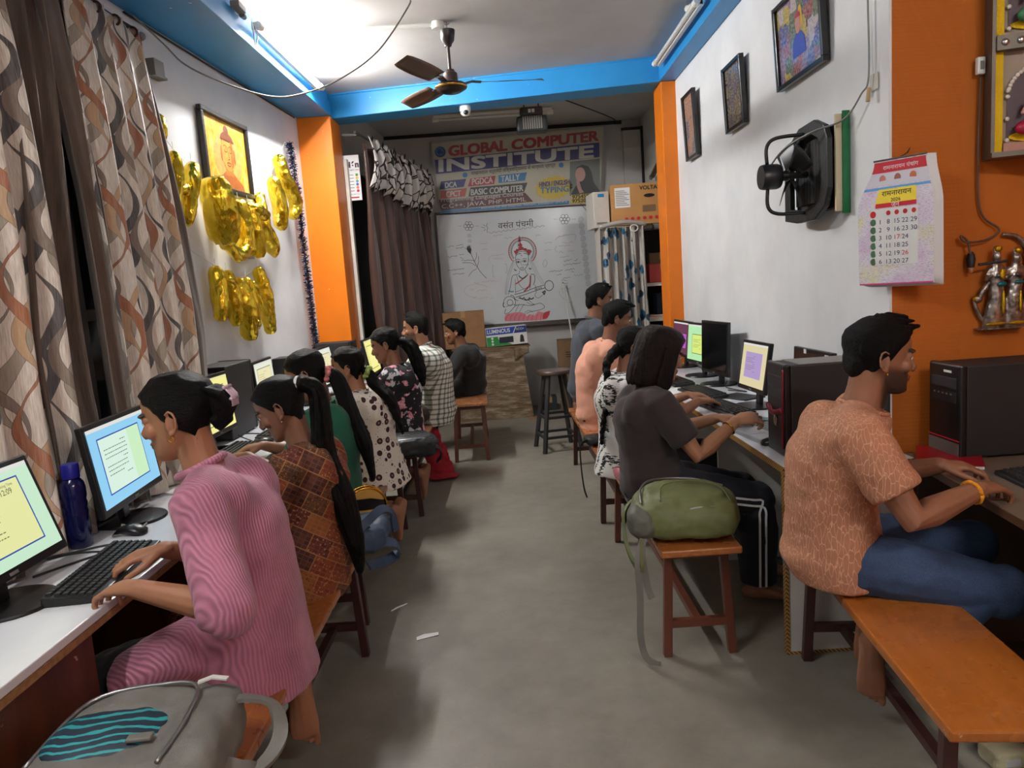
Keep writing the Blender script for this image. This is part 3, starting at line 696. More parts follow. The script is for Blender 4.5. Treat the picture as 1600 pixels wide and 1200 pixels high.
def h_short(quiff=.03, seed=1, back=.01):
    def f(mb, hl, HR, d):
        s = d['s']; rnd = random.Random(seed)
        for k in range(46):
            a = rnd.uniform(-PI, PI); e = rnd.uniform(.10, 1.45); x = .088*math.cos(a)*math.cos(e)-.008; y = .070*math.sin(a)*math.cos(e); z = .026+.088*math.sin(e)
            if x > .03 and z < .07: continue
            fw = quiff*(.4+.6*sstep(-.05, .06, x)); p0 = V((x*.9, y*.9, z*.95)); p1 = V((x*1.03+.008, y*1.05, z*1.03+fw*.45)); p2 = V((x*1.0+.022+fw*.5, y*1.04+rnd.uniform(-.01, .01), z*1.0+fw*.5+.004))
            mb.loft(rings([hl(p0), hl(p1), hl(p2)], [.014*s, .012*s, .006*s], 8))
        for y in (1, -1): mb.ell(hl((-.035, y*.066, .03)), (.05*s, .014*s, .045*s), HR)
        mb.ell(hl((-.07, 0, -.01)), (.036*s, .058*s, .06*s), HR)
    return f
def h_bob(mb, hl, HR, d):
    s = d['s']; rnd = random.Random(8)
    mb.loft([[hl((min(-.014+rx*math.cos(2*PI*q/26), mx), ry*math.sin(2*PI*q/26), z)) for q in range(26)] for z, rx, ry, mx in ((-.135, .095, .078, .0), (-.08, .104, .082, .012), (-.02, .106, .081, .02), (.04, .106, .080, .03), (.085, .092, .072, .08), (.112, .060, .048, .08), (.121, .02, .016, .08))])
    for k in range(96):
        a = rnd.uniform(-PI, PI); fr = abs(a) < .95
        ae = a if not fr else math.copysign(1.02+rnd.uniform(0, .25), a if abs(a) > .02 else rnd.choice((-1, 1)))
        pts = []
        for z, k_ in ((.121, .22), (.112, .62), (.085, .92), (.04, 1.04), (-.02, 1.07), (-.08, 1.10), (-.130+rnd.uniform(-.012, .012), 1.06), (-.150+rnd.uniform(-.014, .006), .97)):
            t = sstep(.11, .02, z); aa = a+(ae-a)*t+.05*math.sin(9*z+k); w_ = rnd.uniform(.985, 1.02)
            pts.append(hl((-.014+.104*k_*w_*math.cos(aa), .080*k_*w_*math.sin(aa), z)))
        mb.loft(rings(catmull(pts, 2), [.010*s*(1-.7*sstep(.8, 1, i/14)) for i in range(15)], 7))
def h_braid(mb, hl, HR, d):
    s = d['s']; P = catmull([hl((-.085, .0, -.03)), hl((-.125, -.02, -.13))]+[d['W'](p) for p in ((.50, 3.80, .86), (.465, 3.80, .72), (.45, 3.82, .60))], 6); m = len(P)
    for i in range(m):
        t = i/(m-1); r = .028*(1-.55*t)*s; dx = V((0, 1, 0))*(.012*s*(1 if i % 2 else -1)); mb.ell(P[i]+dx, (r, r*1.0, r*1.35), None, 10, 7)
# ---------------------------------------------------------------- extra garment shapes (called with the person's frame)
def kurta_pink(mb, d):
    s, seat = d['s'], d['seat']; hp, kn = d['legs'][0][0], d['legs'][0][1]
    # flared back and side panels falling over the bench edge, front panel over the thighs
    mb.loft([[V((cx+math.sin(2*PI*k/20)*b, math.cos(2*PI*k/20)*a, z)) for k in range(20)] for cx, a, b, z in ((-.045, .150, .112, seat+.36), (-.04, .175, .132, seat+.22), (-.03, .20, .150, seat+.08), (-.03, .21, .158, seat+.0), (-.035, .215, .165, seat-.05))])
    for i, sd in enumerate((1, -1)):
        h, k_ = d['legs'][i][0], d['legs'][i][1]
        mb.loft(rings([h+V((.02, sd*.02, .035)), h.lerp(k_, .38)+V((0, sd*.02, .02)), h.lerp(k_, .62)+V((0, sd*.02, .0))], [(.100, .085), (.100, .078), (.112, .074)], 14, round_ends=False))
def kurta_long(mb, d):
    seat = d['seat']
    mb.loft([[V((cx+math.sin(2*PI*k/20)*b, math.cos(2*PI*k/20)*a, z)) for k in range(20)] for cx, a, b, z in ((-.035, .140, .105, seat+.34), (-.02, .17, .13, seat+.2), (-.01, .195, .15, seat+.06), (0, .205, .155, seat+.0), (0, .21, .16, seat-.03))])
    for i, sd in enumerate((1, -1)):
        h, k_ = d['legs'][i][0], d['legs'][i][1]
        mb.loft(rings([h+V((.02, 0, .02)), h.lerp(k_, .5), k_, k_+V((.02, 0, -.22))], [(.105, .09), (.10, .085), (.09, .08), (.10, .07)], 14, round_ends=False))
def peplum(mb, d):
    seat = d['seat']
    mb.loft([[V((cx+math.sin(2*PI*k/20)*b*(1+.04*math.sin(5*k)), math.cos(2*PI*k/20)*a*(1+.04*math.sin(4*k)), z)) for k in range(20)] for cx, a, b, z in ((-.035, .145, .108, seat+.26), (-.03, .175, .14, seat+.13), (-.03, .205, .165, seat+.02), (-.035, .215, .18, seat-.04))])

POSE_L = lambda x, y, dy=.0: ([(x, y-.11+dy, .785), (-1, .25, -.10), (0, 0, 1)], [(x, y+.11+dy, .785), (-1, -.25, -.10), (0, 0, 1)])
POSE_R = lambda x, y, dy=.0: ([(x, y+.11+dy, .785), (1, -.25, -.10), (0, 0, 1)], [(x, y-.11+dy, .785), (1, .25, -.10), (0, 0, 1)])
people = {}
def add(k, **sp): people[k] = person(sp)
lh, rh = POSE_L(-1.0, 1.93)
add('pink', at=(-.80, 1.95), rz=PI, head=(-.905, 1.965, 1.165), pitch=10, s=1.0, g='f', skin=SK1, vox=.0036, cvox=.007, twist=-.04, seed=1,
    label='woman in a pink pleated tunic, hair clipped in a bun, typing on the left',
    lh=[(-.945, 1.715, .785), (-.86, .42, -.12), (0, 0, 1), (.55, -.5, -.75)], rh=[(-1.005, 1.985, .79), (-.86, -.36, -.12), (0, 0, 1), (.3, .6, -.75)],
    legs=[[(-1.05, 1.86, .10), (-1, -.1, -.05), (-.7, 0, .75)], [(-.69, 2.05, .345), (-.08, .28, -.95), (-.8, 0, .6)]],
    top=dict(mat=m_pink(), name='tunic', sleeve=1.20, sr=1.5, off=.022, fold=.003, fx=5, fz=9, smooth=34, extra=[kurta_pink], band=1),
    bottom=dict(mat=BLK, len=.86), hair=dict(fn=h_bun, part='hair_bun', vox=.0045), hunch=.045)
lh, rh = POSE_L(-1.06, 2.55)
add('patch', at=(-.79, 2.54), rz=PI, head=(-.812, 2.545, 1.085), pitch=26, s=.93, g='f', skin=SK2, vox=.004, cvox=.007, seed=2,
    label='woman in a maroon patchwork tunic with a very long ponytail, head bowed', lh=[(-1.04, 2.50, .79), (-.9, .3, -.1), (0, 0, 1)], rh=[(-1.04, 2.68, .79), (-.9, -.2, -.1), (0, 0, 1)],
    top=dict(mat=m_patch(), name='tunic', sleeve=1.78, sr=1.5, off=.018, fold=.005, extra=[kurta_long]), bottom=dict(mat=BLK), hunch=.035,
    hair=dict(part='ponytail', fn=h_tail(([(-.085, .0, .045), (-.125, .01, .035), (-.150, .012, -.03)], [(-.665, 2.50, .92), (-.615, 2.49, .76), (-.585, 2.48, .60), (-.575, 2.47, .50)]), [(.024, .022), (.036, .03), (.046, .034), (.060, .036), (.066, .034), (.05, .026), (.02, .012)])))
lh, rh = POSE_L(-1.2, 3.32)
add('green', at=(-.90, 3.33), rz=PI, head=(-.94, 3.36, 1.112), pitch=24, s=.97, g='f', skin=SK3, vox=.0055, seed=3,
    label='woman in a dark green top with a pink scrunchie in her long black hair', lh=lh, rh=rh,
    top=dict(mat=GRN, name='tunic', sleeve=1.3, sr=1.4, off=.018, extra=[kurta_long]), bottom=dict(mat=GRN), hunch=.04,
    hair=dict(part='ponytail', fn=h_tail(([(-.080, .0, -.025), (-.112, .006, -.065), (-.118, .010, -.12)], [(-.745, 3.32, .92), (-.690, 3.30, .78), (-.665, 3.28, .63)]), [(.026, .024), (.040, .034), (.052, .038), (.060, .040), (.060, .036), (.026, .018)])))
lh, rh = POSE_L(-1.17, 3.98)
add('white', at=(-.815, 4.0), rz=PI, head=(-.885, 3.97, 1.075), pitch=6, s=.95, g='f', skin=SK4, vox=.0055, seed=4,
    label='woman in a cream tunic printed with dark rings, green scrunchie in her hair', lh=lh, rh=rh,
    legs=[[(-.70, 3.95, .27), (-.25, -.2, -.95), (-.7, 0, .7)], [(-.74, 4.1, .25), (-.25, .1, -.95), (-.7, 0, .7)]],
    top=dict(mat=m_rings('cream_ring_print_cloth', (226, 216, 204), (62, 32, 36)), name='tunic', sleeve=1.3, sr=1.45, off=.02, extra=[peplum]), bottom=dict(mat=BLK, len=.7), hunch=.04,
    hair=dict(part='ponytail', fn=h_tail(([(-.085, .0, -.025), (-.118, .0, -.06), (-.135, .0, -.115)], [(-.675, 3.96, .90), (-.640, 3.95, .80), (-.615, 3.94, .70)]), [(.026, .024), (.034, .03), (.042, .034), (.045, .034), (.034, .026), (.012, .01)]), amp=.006, q=22))
lh, rh = POSE_L(-1.16, 4.85)
add('blossom', at=(-.775, 4.85), rz=PI, head=(-.815, 4.83, 1.125), pitch=16, s=.97, g='f', skin=SK3, vox=.0065, seed=5,
    label='woman in a black blouse with pink and white blossoms, low black ponytail', lh=lh, rh=rh,
    legs=[[(-.66, 4.80, .26), (-.25, -.1, -.95), (-.7, 0, .7)], [(-.70, 4.95, .24), (-.25, .1, -.95), (-.7, 0, .7)]],
    top=dict(mat=m_blossom(), name='blouse', sleeve=1.35, sr=1.4, off=.018), bottom=dict(mat=BLK, len=.8), hunch=.035,
    hair=dict(part='ponytail', fn=h_tail(([(-.09, .0, -.01), (-.135, .0, -.03), (-.165, .0, -.09)], [(-.60, 4.82, .95), (-.585, 4.81, .85)]), [(.028, .026), (.05, .042), (.055, .046), (.05, .04), (.02, .016)]), amp=.005))
lh, rh = POSE_L(-1.02, 5.6)
add('check', at=(-.62, 5.66), rz=PI, head=(-.70, 5.55, 1.185), pitch=4, s=.98, g='m', skin=SK4, vox=.0065, seed=6, beard=.8,
    label='bearded man in a white and grey checked shirt', lh=lh, rh=rh, top=dict(mat=m_check(), sleeve=1.75, sr=1.45, off=.02, band=1, drop=.03), bottom=dict(mat=KHAKI),
    hair=dict(fn=h_short(.028, 4), mat=HAIRS, off=.008), hunch=.05)
lh, rh = POSE_L(-.74, 6.56)
add('black', at=(-.40, 6.62), rz=PI, head=(-.475, 6.52, 1.085), pitch=8, s=.93, g='m', skin=SK2, vox=.0075, seed=7, seat=.51,
    label='young man in a plain black long-sleeved shirt sitting on the far short bench', lh=lh, rh=rh, top=dict(mat=BLK, sleeve=1.8, sr=1.45, off=.02, drop=.02), bottom=dict(mat=BLK),
    hair=dict(fn=h_short(.035, 9), mat=HAIRS, off=.012), hunch=.07)
# right side
add('near', at=(1.005, 2.25), rz=-.20, head=(1.105, 2.19, 1.165), pitch=6, yaw=5, s=.98, g='m', skin=SK3, vox=.0036, cvox=.007, twist=.045, seed=8, beard=1.0,
    label='bearded man in a terracotta leaf-line T-shirt and jeans on the nearest right bench',
    lh=[(1.345, 2.285, .79), (.96, -.22, -.10), (0, 0, 1), (-.2, .6, -.75)], rh=[(1.305, 2.03, .785), (.86, .46, -.10), (.1, -.1, 1), (-.35, -.45, -.8)],
    legs=[[(1.10, 2.27, .33), (.10, .30, -.93), (.85, 0, .5)], [(1.045, 2.13, .30), (.12, .26, -.93), (.85, -.25, .5)]],
    top=dict(mat=m_leafline(), name='tshirt', sleeve=.70, sr=1.46, off=.022, fold=.005, smooth=26, drop=.0), bottom=dict(mat=m_denim(), name='jeans', len=.86, off=.02),
    hair=dict(fn=h_short(.034, 2), mat=HAIRS, off=.012, vox=.0045), hunch=.055)
add('girl', at=(.62, 3.17), rz=0, head=(.645, 3.14, 1.115), pitch=16, yaw=4, s=.95, g='f', skin=SK4, vox=.004, cvox=.007, seed=9,
    label='girl with a dark bob in a brown-black T-shirt and striped navy track trousers', lh=[(.93, 3.33, .785), (1, -.15, -.06), (0, 0, 1)], rh=[(.925, 3.03, .825), (.95, .12, .1), (0, -.5, .8), (-.2, -.35, -.85)], curl=(.35, 1.4),
    legs=[[(1.10, 3.32, .085), (1, .1, 0)], [(1.02, 3.09, .085), (.93, -.25, 0)]],
    top=dict(mat=DKBR, name='tshirt', sleeve=.72, sr=1.48, off=.022, fold=.005, smooth=26), bottom=dict(mat=m_stripe_trouser(), len=.97, off=.022, flare=1.2), hunch=.04,
    hair=dict(fn=h_bob, mat=HAIRB, off=.004, amp=.0015, cover=1, vox=.0045))
lh, rh = POSE_R(.97, 3.93)
add('brush', at=(.62, 3.93), rz=0, head=(.655, 3.88, 1.085), pitch=18, s=.95, g='f', skin=SK3, vox=.0055, seed=10,
    label='woman in a white tunic with black brush stripes and a long braid', lh=lh, rh=rh, top=dict(mat=m_brush(), name='tunic', sleeve=1.3, sr=1.4, off=.022, extra=[peplum]), bottom=dict(mat=BLK), hunch=.04,
    hair=dict(fn=h_braid, amp=.003, part='braid'))
lh, rh = POSE_R(1.0, 5.0)
add('peach', at=(.60, 5.02), rz=0, head=(.735, 4.96, 1.185), pitch=14, s=1.0, g='m', skin=SK2, vox=.0065, seed=11,
    label='man in a peach ribbed T-shirt leaning towards the right desk', lh=lh, rh=rh, top=dict(mat=PEACH, name='tshirt', sleeve=.7, sr=1.4, off=.02, drop=.03), bottom=dict(mat=DKGR),
    hair=dict(fn=h_short(.034, 5), mat=HAIRS, off=.010), hunch=.07)
lh, rh = POSE_R(1.0, 5.6)
add('grey', at=(.60, 5.62), rz=0, head=(.70, 5.58, 1.30), pitch=4, s=1.02, g='m', skin=SK2, vox=.0075, seed=12, seat=.55,
    label='man in a slate grey shirt, farthest on the right bench', lh=lh, rh=rh, top=dict(mat=SLATE, sleeve=1.7, sr=1.45, off=.02, band=1), bottom=dict(mat=DKGR),
    hair=dict(fn=h_short(.022, 6), mat=HAIRS, off=.007), hunch=.02)
# ---------------------------------------------------------------- furniture
def m_wood(name, a, b, rough=.3, sc_=(3, 22, 22), coat=.25):
    t = NT(name); v = t.coord('Object', sc_); n = t.noise(v, 1.6, 6, .65); w2 = t.coord('Object')
    c = t.ramp(n, [(.3, lin(a)), (.7, lin(b))])
    ch = t.ramp(t.noise(w2, 24, 4), [(.72, (0, 0, 0, 1)), (.75, (.7, .7, .7, 1))])
    t.base(t.mix(ch, c, lin((206, 176, 138)))); t.rough(t.ramp(t.noise(w2, 9, 3), [(.3, (rough*.8,)*3+(1,)), (.7, (rough*1.35,)*3+(1,))])); t.b.inputs['Coat Weight'].default_value = coat
    t.bump(n, .06, .004); return t.m
MBENCH = m_wood('orange_varnished_wood', (148, 84, 36), (174, 106, 52), .28, (30, 2.5, 30))
MBENCH2 = m_wood('brown_varnished_wood', (124, 78, 46), (160, 108, 70), .3, (30, 2.5, 30))
MSTEEL = mat('maroon_painted_steel', (66, 36, 32), .42, .2)
MSTEEL2 = mat('orange_brown_painted_wood_leg', (92, 46, 30), .4)
MWTOP = mat('white_laminate', (222, 224, 230), .25, var=.04)
MBRPANEL = m_wood('dark_brown_panel', (62, 30, 16), (96, 48, 24), .45, (8, 8, 2), .1)
MCHIP = mat('chipboard_edge', (150, 110, 70), .8, var=.25, scale=60)
MWPANEL = mat('white_laminate_panel', (206, 202, 194), .4, var=.06)
def bench(cx, cy, length, width, h, rz, label, group='wooden benches', top=MBENCH, leg=MSTEEL, splay=.0):
    r = empty('bench', (cx, cy, 0), rz, label, 'bench', group); L = length/2; wd = width/2
    MB().b2((-wd, -L, h-.028), (wd, L, h)).build('seat', top, r, bevel=.006)
    ap = MB()
    for y in (-L+.10, L-.10): ap.b2((-wd+.03, y-.015, h-.065), (wd-.03, y+.015, h-.029))
    for x in (-wd+.045, wd-.045): ap.b2((x-.012, -L+.08, h-.06), (x+.012, L-.08, h-.0295))
    ap.build('apron', leg, r)
    for x in (-1, 1):
        for y in (-1, 1):
            a = V((x*(wd-.045), y*(L-.10), h-.05)); b = V((x*(wd-.025), y*(L-.085), 0)); MB().bar(a, b, .032, .032, V((0, 1, 0))).build('leg', leg, r, bevel=.003)
    for y in (-1, 1):
        MB().bar((-wd+.045, y*(L-.088), .13), (wd-.045, y*(L-.088), .13), .026, .030).build('end_rail', leg, r)
    MB().bar((0, -L+.1, .125), (0, L-.1, .125), .028, .028).build('stretcher', leg, r)
    return r
bench(-.79, 1.70, 2.45, .285, .45, 0, 'orange wooden bench nearest the camera on the left, under the pink-clad woman')
bench(-.84, 3.78, 1.48, .28, .45, 0, 'orange wooden bench under the woman in the cream ring-print tunic', top=MBENCH2)
bench(-.775, 5.30, 1.42, .30, .45, 0, 'orange wooden bench under the man in the checked shirt', top=MBENCH2)
bench(-.40, 6.62, 1.16, .32, .51, .04, 'short taller wooden bench at the far left under the man in black', top=MBENCH2, leg=mat('brown_painted_wood_leg', (92, 52, 36), .45))
bench(.65, 3.31, 1.45, .30, .45, 0, 'orange wooden bench carrying the green backpack', leg=MSTEEL2)
bench(.60, 5.02, 1.64, .30, .45, .02, 'orange wooden bench under the man in the peach T-shirt', leg=MSTEEL)
bench(1.095, 2.035, 1.22, .31, .45, -.107, 'broad orange wooden bench nearest the camera on the right', top=m_wood('amber_varnished_wood', (158, 88, 28), (172, 100, 38), .26, (30, 2.5, 30)), leg=MSTEEL)
# round stool
r = empty('round_stool', (.37, 6.40, 0), .2, 'tall empty dark stool with a round wooden seat beside the whiteboard', 'stool')
MB().lathe([(.0, .665), (.145, .665), (.155, .672), (.155, .690), (.148, .70), (0, .70)], 28).build('seat', mat('dark_stool_wood', (70, 50, 42), .35), r, smooth=40)
MST = mat('dark_grey_painted_steel', (54, 54, 56), .45, .3)
for k in range(4):
    a = PI/4+k*PI/2; MB().bar((math.cos(a)*.10, math.sin(a)*.10, .665), (math.cos(a)*.235, math.sin(a)*.235, 0), .03, .03).build('leg', MST, r)
for z, rd in ((.30, .178), (.13, .21)):
    for k in range(4):
        a = PI/4+k*PI/2; b = a+PI/2; MB().bar((math.cos(a)*rd, math.sin(a)*rd, z), (math.cos(b)*rd, math.sin(b)*rd, z), .022, .022).build('rung', MST, r)
# low block under the grey-shirted man (higher seat)
r = empty('stool', (.60, 5.66, .45), 0, 'low wooden block on the bench under the man in slate grey', 'stool'); MB().b2((-.13, -.14, .002), (.13, .14, .05)).build('slab', MBENCH2, r, bevel=.006); MB().b2((-.12, -.13, .05), (.12, .13, .098)).build('pad', BLK, r, bevel=.02)

def m_tape():
    t = NT('patterned_edge_tape'); v = t.coord('Object'); s = t.sep(v)
    a = t.math('PINGPONG', t.math('ADD', s[2], t.math('ADD', s[1], s[0])), .008); k = t.math('LESS_THAN', a, .003)
    t.base(t.mix(k, lin((176, 132, 66)), lin((70, 46, 26)))); t.rough(.5); return t.m
MTAPE = m_tape()
# left desks
r = empty('computer_desk', (-1.05, 1.75, 0), 0, 'white-topped dark brown desk in front of the curtains on the left', 'desk')
MB().b2((-.62, -1.45, .712), (0, 1.31, .735)).build('desktop', MWTOP, r, bevel=.003)
MB().b2((-.60, -1.44, .694), (.002, 1.30, .7115)).build('desktop_edge', MCHIP, r)
MB().b2((-.05, -1.40, 0), (-.03, -.04, .694)).build('front_panel', MBRPANEL, r)
for y in (-.03, .62, 1.27): MB().b2((-.58, y-.01, 0), (-.03, y+.01, .694)).build('partition', MBRPANEL, r)
MB().b2((-.58, -1.40, .05), (-.56, 1.28, .694)).build('back_panel', MBRPANEL, r)
r = empty('computer_desk', (-1.18, 4.66, 0), 0, 'white-topped desk with a chipboard edge along the far left wall', 'desk')
MB().b2((-.455, -1.55, .715), (0, 1.55, .735)).build('desktop', MWTOP, r, bevel=.003)
MB().b2((-.45, -1.55, .695), (.002, 1.55, .7145)).build('desktop_edge', MCHIP, r)
for y in (-1.5, -.75, 0, .75, 1.5): MB().b2((-.43, y-.009, 0), (-.03, y+.009, .695)).build('partition', MBRPANEL, r)
MB().b2((-.445, -1.5, .25), (-.431, 1.5, .695)).build('back_panel', MBRPANEL, r)
# right desk
r = empty('computer_desk', (.965, 4.30, 0), 0, 'long white desk along the right wall with brown edge tape', 'desk')
MB().b2((.0, -1.69, .708), (.48, 1.72, .73)).build('desktop', MWTOP, r, bevel=.002)
MB().b2((-.004, -1.694, .706), (.0, 1.72, .7295)).b2((.0, -1.6945, .706), (.48, -1.69, .7295)).build('edge_tape', MTAPE, r)
MB().b2((.012, -1.685, 0), (.478, -1.665, .708)).build('side_panel', MWPANEL, r)
MB().b2((.0, -1.689, 0), (.012, -1.662, .706)).b2((.012, -1.687, .0), (.478, -1.6852, .012)).build('side_panel_tape', MTAPE, r)
for y in (-.72, .25, 1.2): MB().b2((.03, y-.009, 0), (.478, y+.009, .708)).build('partition', MWPANEL, r)
# near right desk
r = empty('computer_desk', (1.395, 2.25, 0), -.125, 'grey-brown desk holding the tower at the right edge of the picture', 'desk')
MGB = mat('grey_brown_laminate', (120, 104, 90), .35)
MB().b2((0, -.60, .706), (.56, .44, .73)).build('desktop', MGB, r, bevel=.003)
MB().b2((-.003, -.60, .704), (.0, .44, .7285)).build('desktop_edge', mat('wood_edge_strip', (96, 66, 44), .5), r)
for y in (-.57, -.40, .41): MB().b2((.03, y-.012, 0), (.53, y+.012, .705)).build('side_panel', mat('taupe_panel', (118, 104, 92), .5) if y == -.57 else MGB, r)
MB().b2((.50, -.55, .1), (.515, .40, .70)).build('back_panel', MGB, r)

# ---------------------------------------------------------------- electronics
MBK = mat('black_plastic', (22, 22, 24), .35, var=.1); MBKM = mat('black_matte_plastic', (30, 30, 32), .55, var=.1); MKEY = mat('black_keycap_plastic', (34, 34, 37), .5, var=.1)
def scr(name, c, st=1.0): return emit(name, c, st)
SCOL = {}
def scm(c, st=.85):
    st *= .60; k = (c, st)
    if k not in SCOL: SCOL[k] = scr('lit_screen_%d' % len(SCOL), c, st)
    return SCOL[k]
SCROFF = mat('dark_screen_glass', (12, 12, 14), .12, var=.02)
def monitor(x, y, rz, w_, h_, z0, style, label, tilt=6, base=True, zb=.735, nm='monitor', deep=0):
    """screen faces local +X; z0 = height of the screen's lower edge above the desk"""
    r = empty(nm, (x, y, zb), rz, label, 'monitor', 'monitors'); T = Matrix.Translation((0, 0, z0)) @ Matrix.Rotation(math.radians(-tilt), 4, 'Y')
    b = .016
    panel = MB().b2((-.022, -w_/2, 0), (0, w_/2, h_)).b2((-.05, -w_*.30, h_*.2), (-.02, w_*.30, h_*.8)).build('housing', MBK, r, bevel=.004); panel.matrix_local = T
    o = MB().add([V((.0012, -w_/2+b, b*1.5)), V((.0012, w_/2-b, b*1.5)), V((.0012, w_/2-b, h_-b)), V((.0012, -w_/2+b, h_-b))], [(0, 1, 2, 3)]).build('screen', scm(style['bg']) if style else SCROFF, r); o.matrix_local = T
    if style:
        W2, H2 = w_-2*b, h_-2.5*b; q = lambda u, v, d=.002: V((d, (u-.5)*W2, b*1.5+v*H2))
        def quad(u0, v0, u1, v1, d, c, st=.85, name='window'):
            return MB().add([q(u0, v0, d), q(u1, v0, d), q(u1, v1, d), q(u0, v1, d)], [(0, 1, 2, 3)]).build(name, scm(c, st), o)
        quad(0, .955, 1, 1, .0016, style.get('bar', (236, 236, 232)), .8, 'title_bar')
        u0, v0, u1, v1 = style.get('win', (.15, .12, .88, .84)); quad(u0-.012, v0-.016, u1+.012, v1+.016, .0018, style.get('frame', (48, 78, 190)), .7, 'window_frame')
        quad(u0, v0, u1, v1, .0022, style.get('in', (236, 240, 170)), .85, 'window_pane')
        if style.get('side'): quad(style['side'][0], v0, style['side'][1], v1, .0024, style['side'][2], .85, 'side_pane')
        mb = MB(); rnd = random.Random(int(x*100+y*77))
        for k in range(style.get('lines', 9)):
            v = v1-.10-(v1-v0-.2)*k/9; a = u0+.05+(.28 if k % 4 == 0 else 0); e = min(u1-.28, a+rnd.uniform(.2, .42)); p = a
            while p < e:
                g = rnd.uniform(.012, .03); mb.add([q(p, v, .0026), q(p+g, v, .0026), q(p+g, v+.010, .0026), q(p, v+.010, .0026)], [(0, 1, 2, 3)]); p += g+.008
        if style.get('lines', 9): mb.build('text_lines', scm((120, 132, 110), .45), o)
        if style.get('clock'):
            # the writing runs along local +Y seen from the front
            text('12:09', .022, scm((70, 80, 84), .4), o, lambda a, c: q(.72, .74, .0027)+V((0, a, c)), name='clock_text')
            text('Remaining Time', .011, scm((80, 90, 80), .4), o, lambda a, c: q(.72, .81, .0027)+V((0, a, c)), name='caption_text')
    MB().b2((.0005, -.016, b*.45), (.0016, .016, b*.95)).build('brand_badge', MPLG, r).matrix_local = T
    if base:
        MB().bar((-.05, 0, .012), (-.035-h_*.10, 0, z0+h_*.45), .05, .022, V((1, 0, 0))).build('neck', MBK, r, bevel=.004)
        MB().lathe([(.0, .0), (.115, .0), (.118, .004), (.115, .009), (.05, .013), (0, .014)], 28, (-.03, 0, 0)).build('base', MBK, r, smooth=40)
    return r
S_GREEN = dict(bg=(206, 240, 210), win=(.10, .14, .86, .86), clock=1); S_BLUE = dict(bg=(150, 214, 250), win=(.13, .15, .82, .84), side=(.60, .82, (208, 246, 200)), **{'in': (222, 248, 232)})
S_YEL = dict(bg=(252, 246, 150), win=(.12, .13, .84, .82), frame=(70, 74, 50), lines=0, bar=(248, 240, 180), **{'in': (255, 250, 160)}); S_CREAM = dict(bg=(240, 242, 222), win=(.12, .14, .86, .84), frame=(120, 120, 96), **{'in': (246, 238, 190)})
S_PURP = dict(bg=(226, 214, 170), win=(.16, .2, .84, .8), frame=(240, 232, 210), **{'in': (178, 156, 206)}); S_MAG = dict(bg=(104, 52, 78), win=(.3, .22, .8, .62), frame=(220, 170, 230), lines=3, **{'in': (200, 60, 220)}); S_LIME = dict(bg=(186, 240, 180), win=(.22, .2, .86, .72), frame=(60, 90, 60), **{'in': (226, 244, 130)})
monitor(-1.285, 1.79, .0, .455, .285, .075, S_GREEN, 'monitor with a pale green and yellow screen at the left picture edge', 17)
monitor(-1.33, 2.50, .10, .50, .30, .075, S_BLUE, 'monitor with a sky blue screen facing the woman in pink', 7)
monitor(-1.455, 3.60, .0, .45, .30, .085, S_YEL, 'monitor with a bright yellow screen behind the hair bun', 6)
monitor(-1.54, 4.62, .06, .44, .28, .09, S_CREAM, 'small cream-screened monitor behind the fan-backed tower by the white wall', 4)
monitor(-1.32, 5.40, .0, .45, .29, .085, S_CREAM, 'monitor with a cream page in front of the woman in the ring-print tunic', 12)
monitor(-1.09, 5.96, .0, .45, .30, .085, S_YEL, 'monitor with a pale yellow screen before the woman in the blossom blouse', 10)
monitor(1.33, 5.76, PI+.05, .46, .28, .085, S_MAG, 'farthest right monitor with a dark magenta screen by the orange pillar', 6, zb=.73)
monitor(1.315, 5.16, PI+.12, .44, .29, .085, S_LIME, 'right monitor with a lime green screen partly behind the dark one', 5, zb=.73)
monitor(1.30, 4.70, PI+.12, .42, .34, .07, None, 'black switched-off monitor standing on the right desk', 2, zb=.73)
monitor(1.25, 3.84, PI+.06, .35, .265, .085, S_PURP, 'smaller monitor with a purple and tan screen on the right desk', 9, zb=.73)
r = monitor(1.345, 3.30, PI+.02, .40, .26, .085, None, 'dark monitor with a white sticker behind the right-hand tower', 3, zb=.73)
MB().b2((.003, -.045, .325), (.005, -.02, .345)).b2((.0, .165, .09), (.004, .195, .335)).build('sticker', MPLW, r)
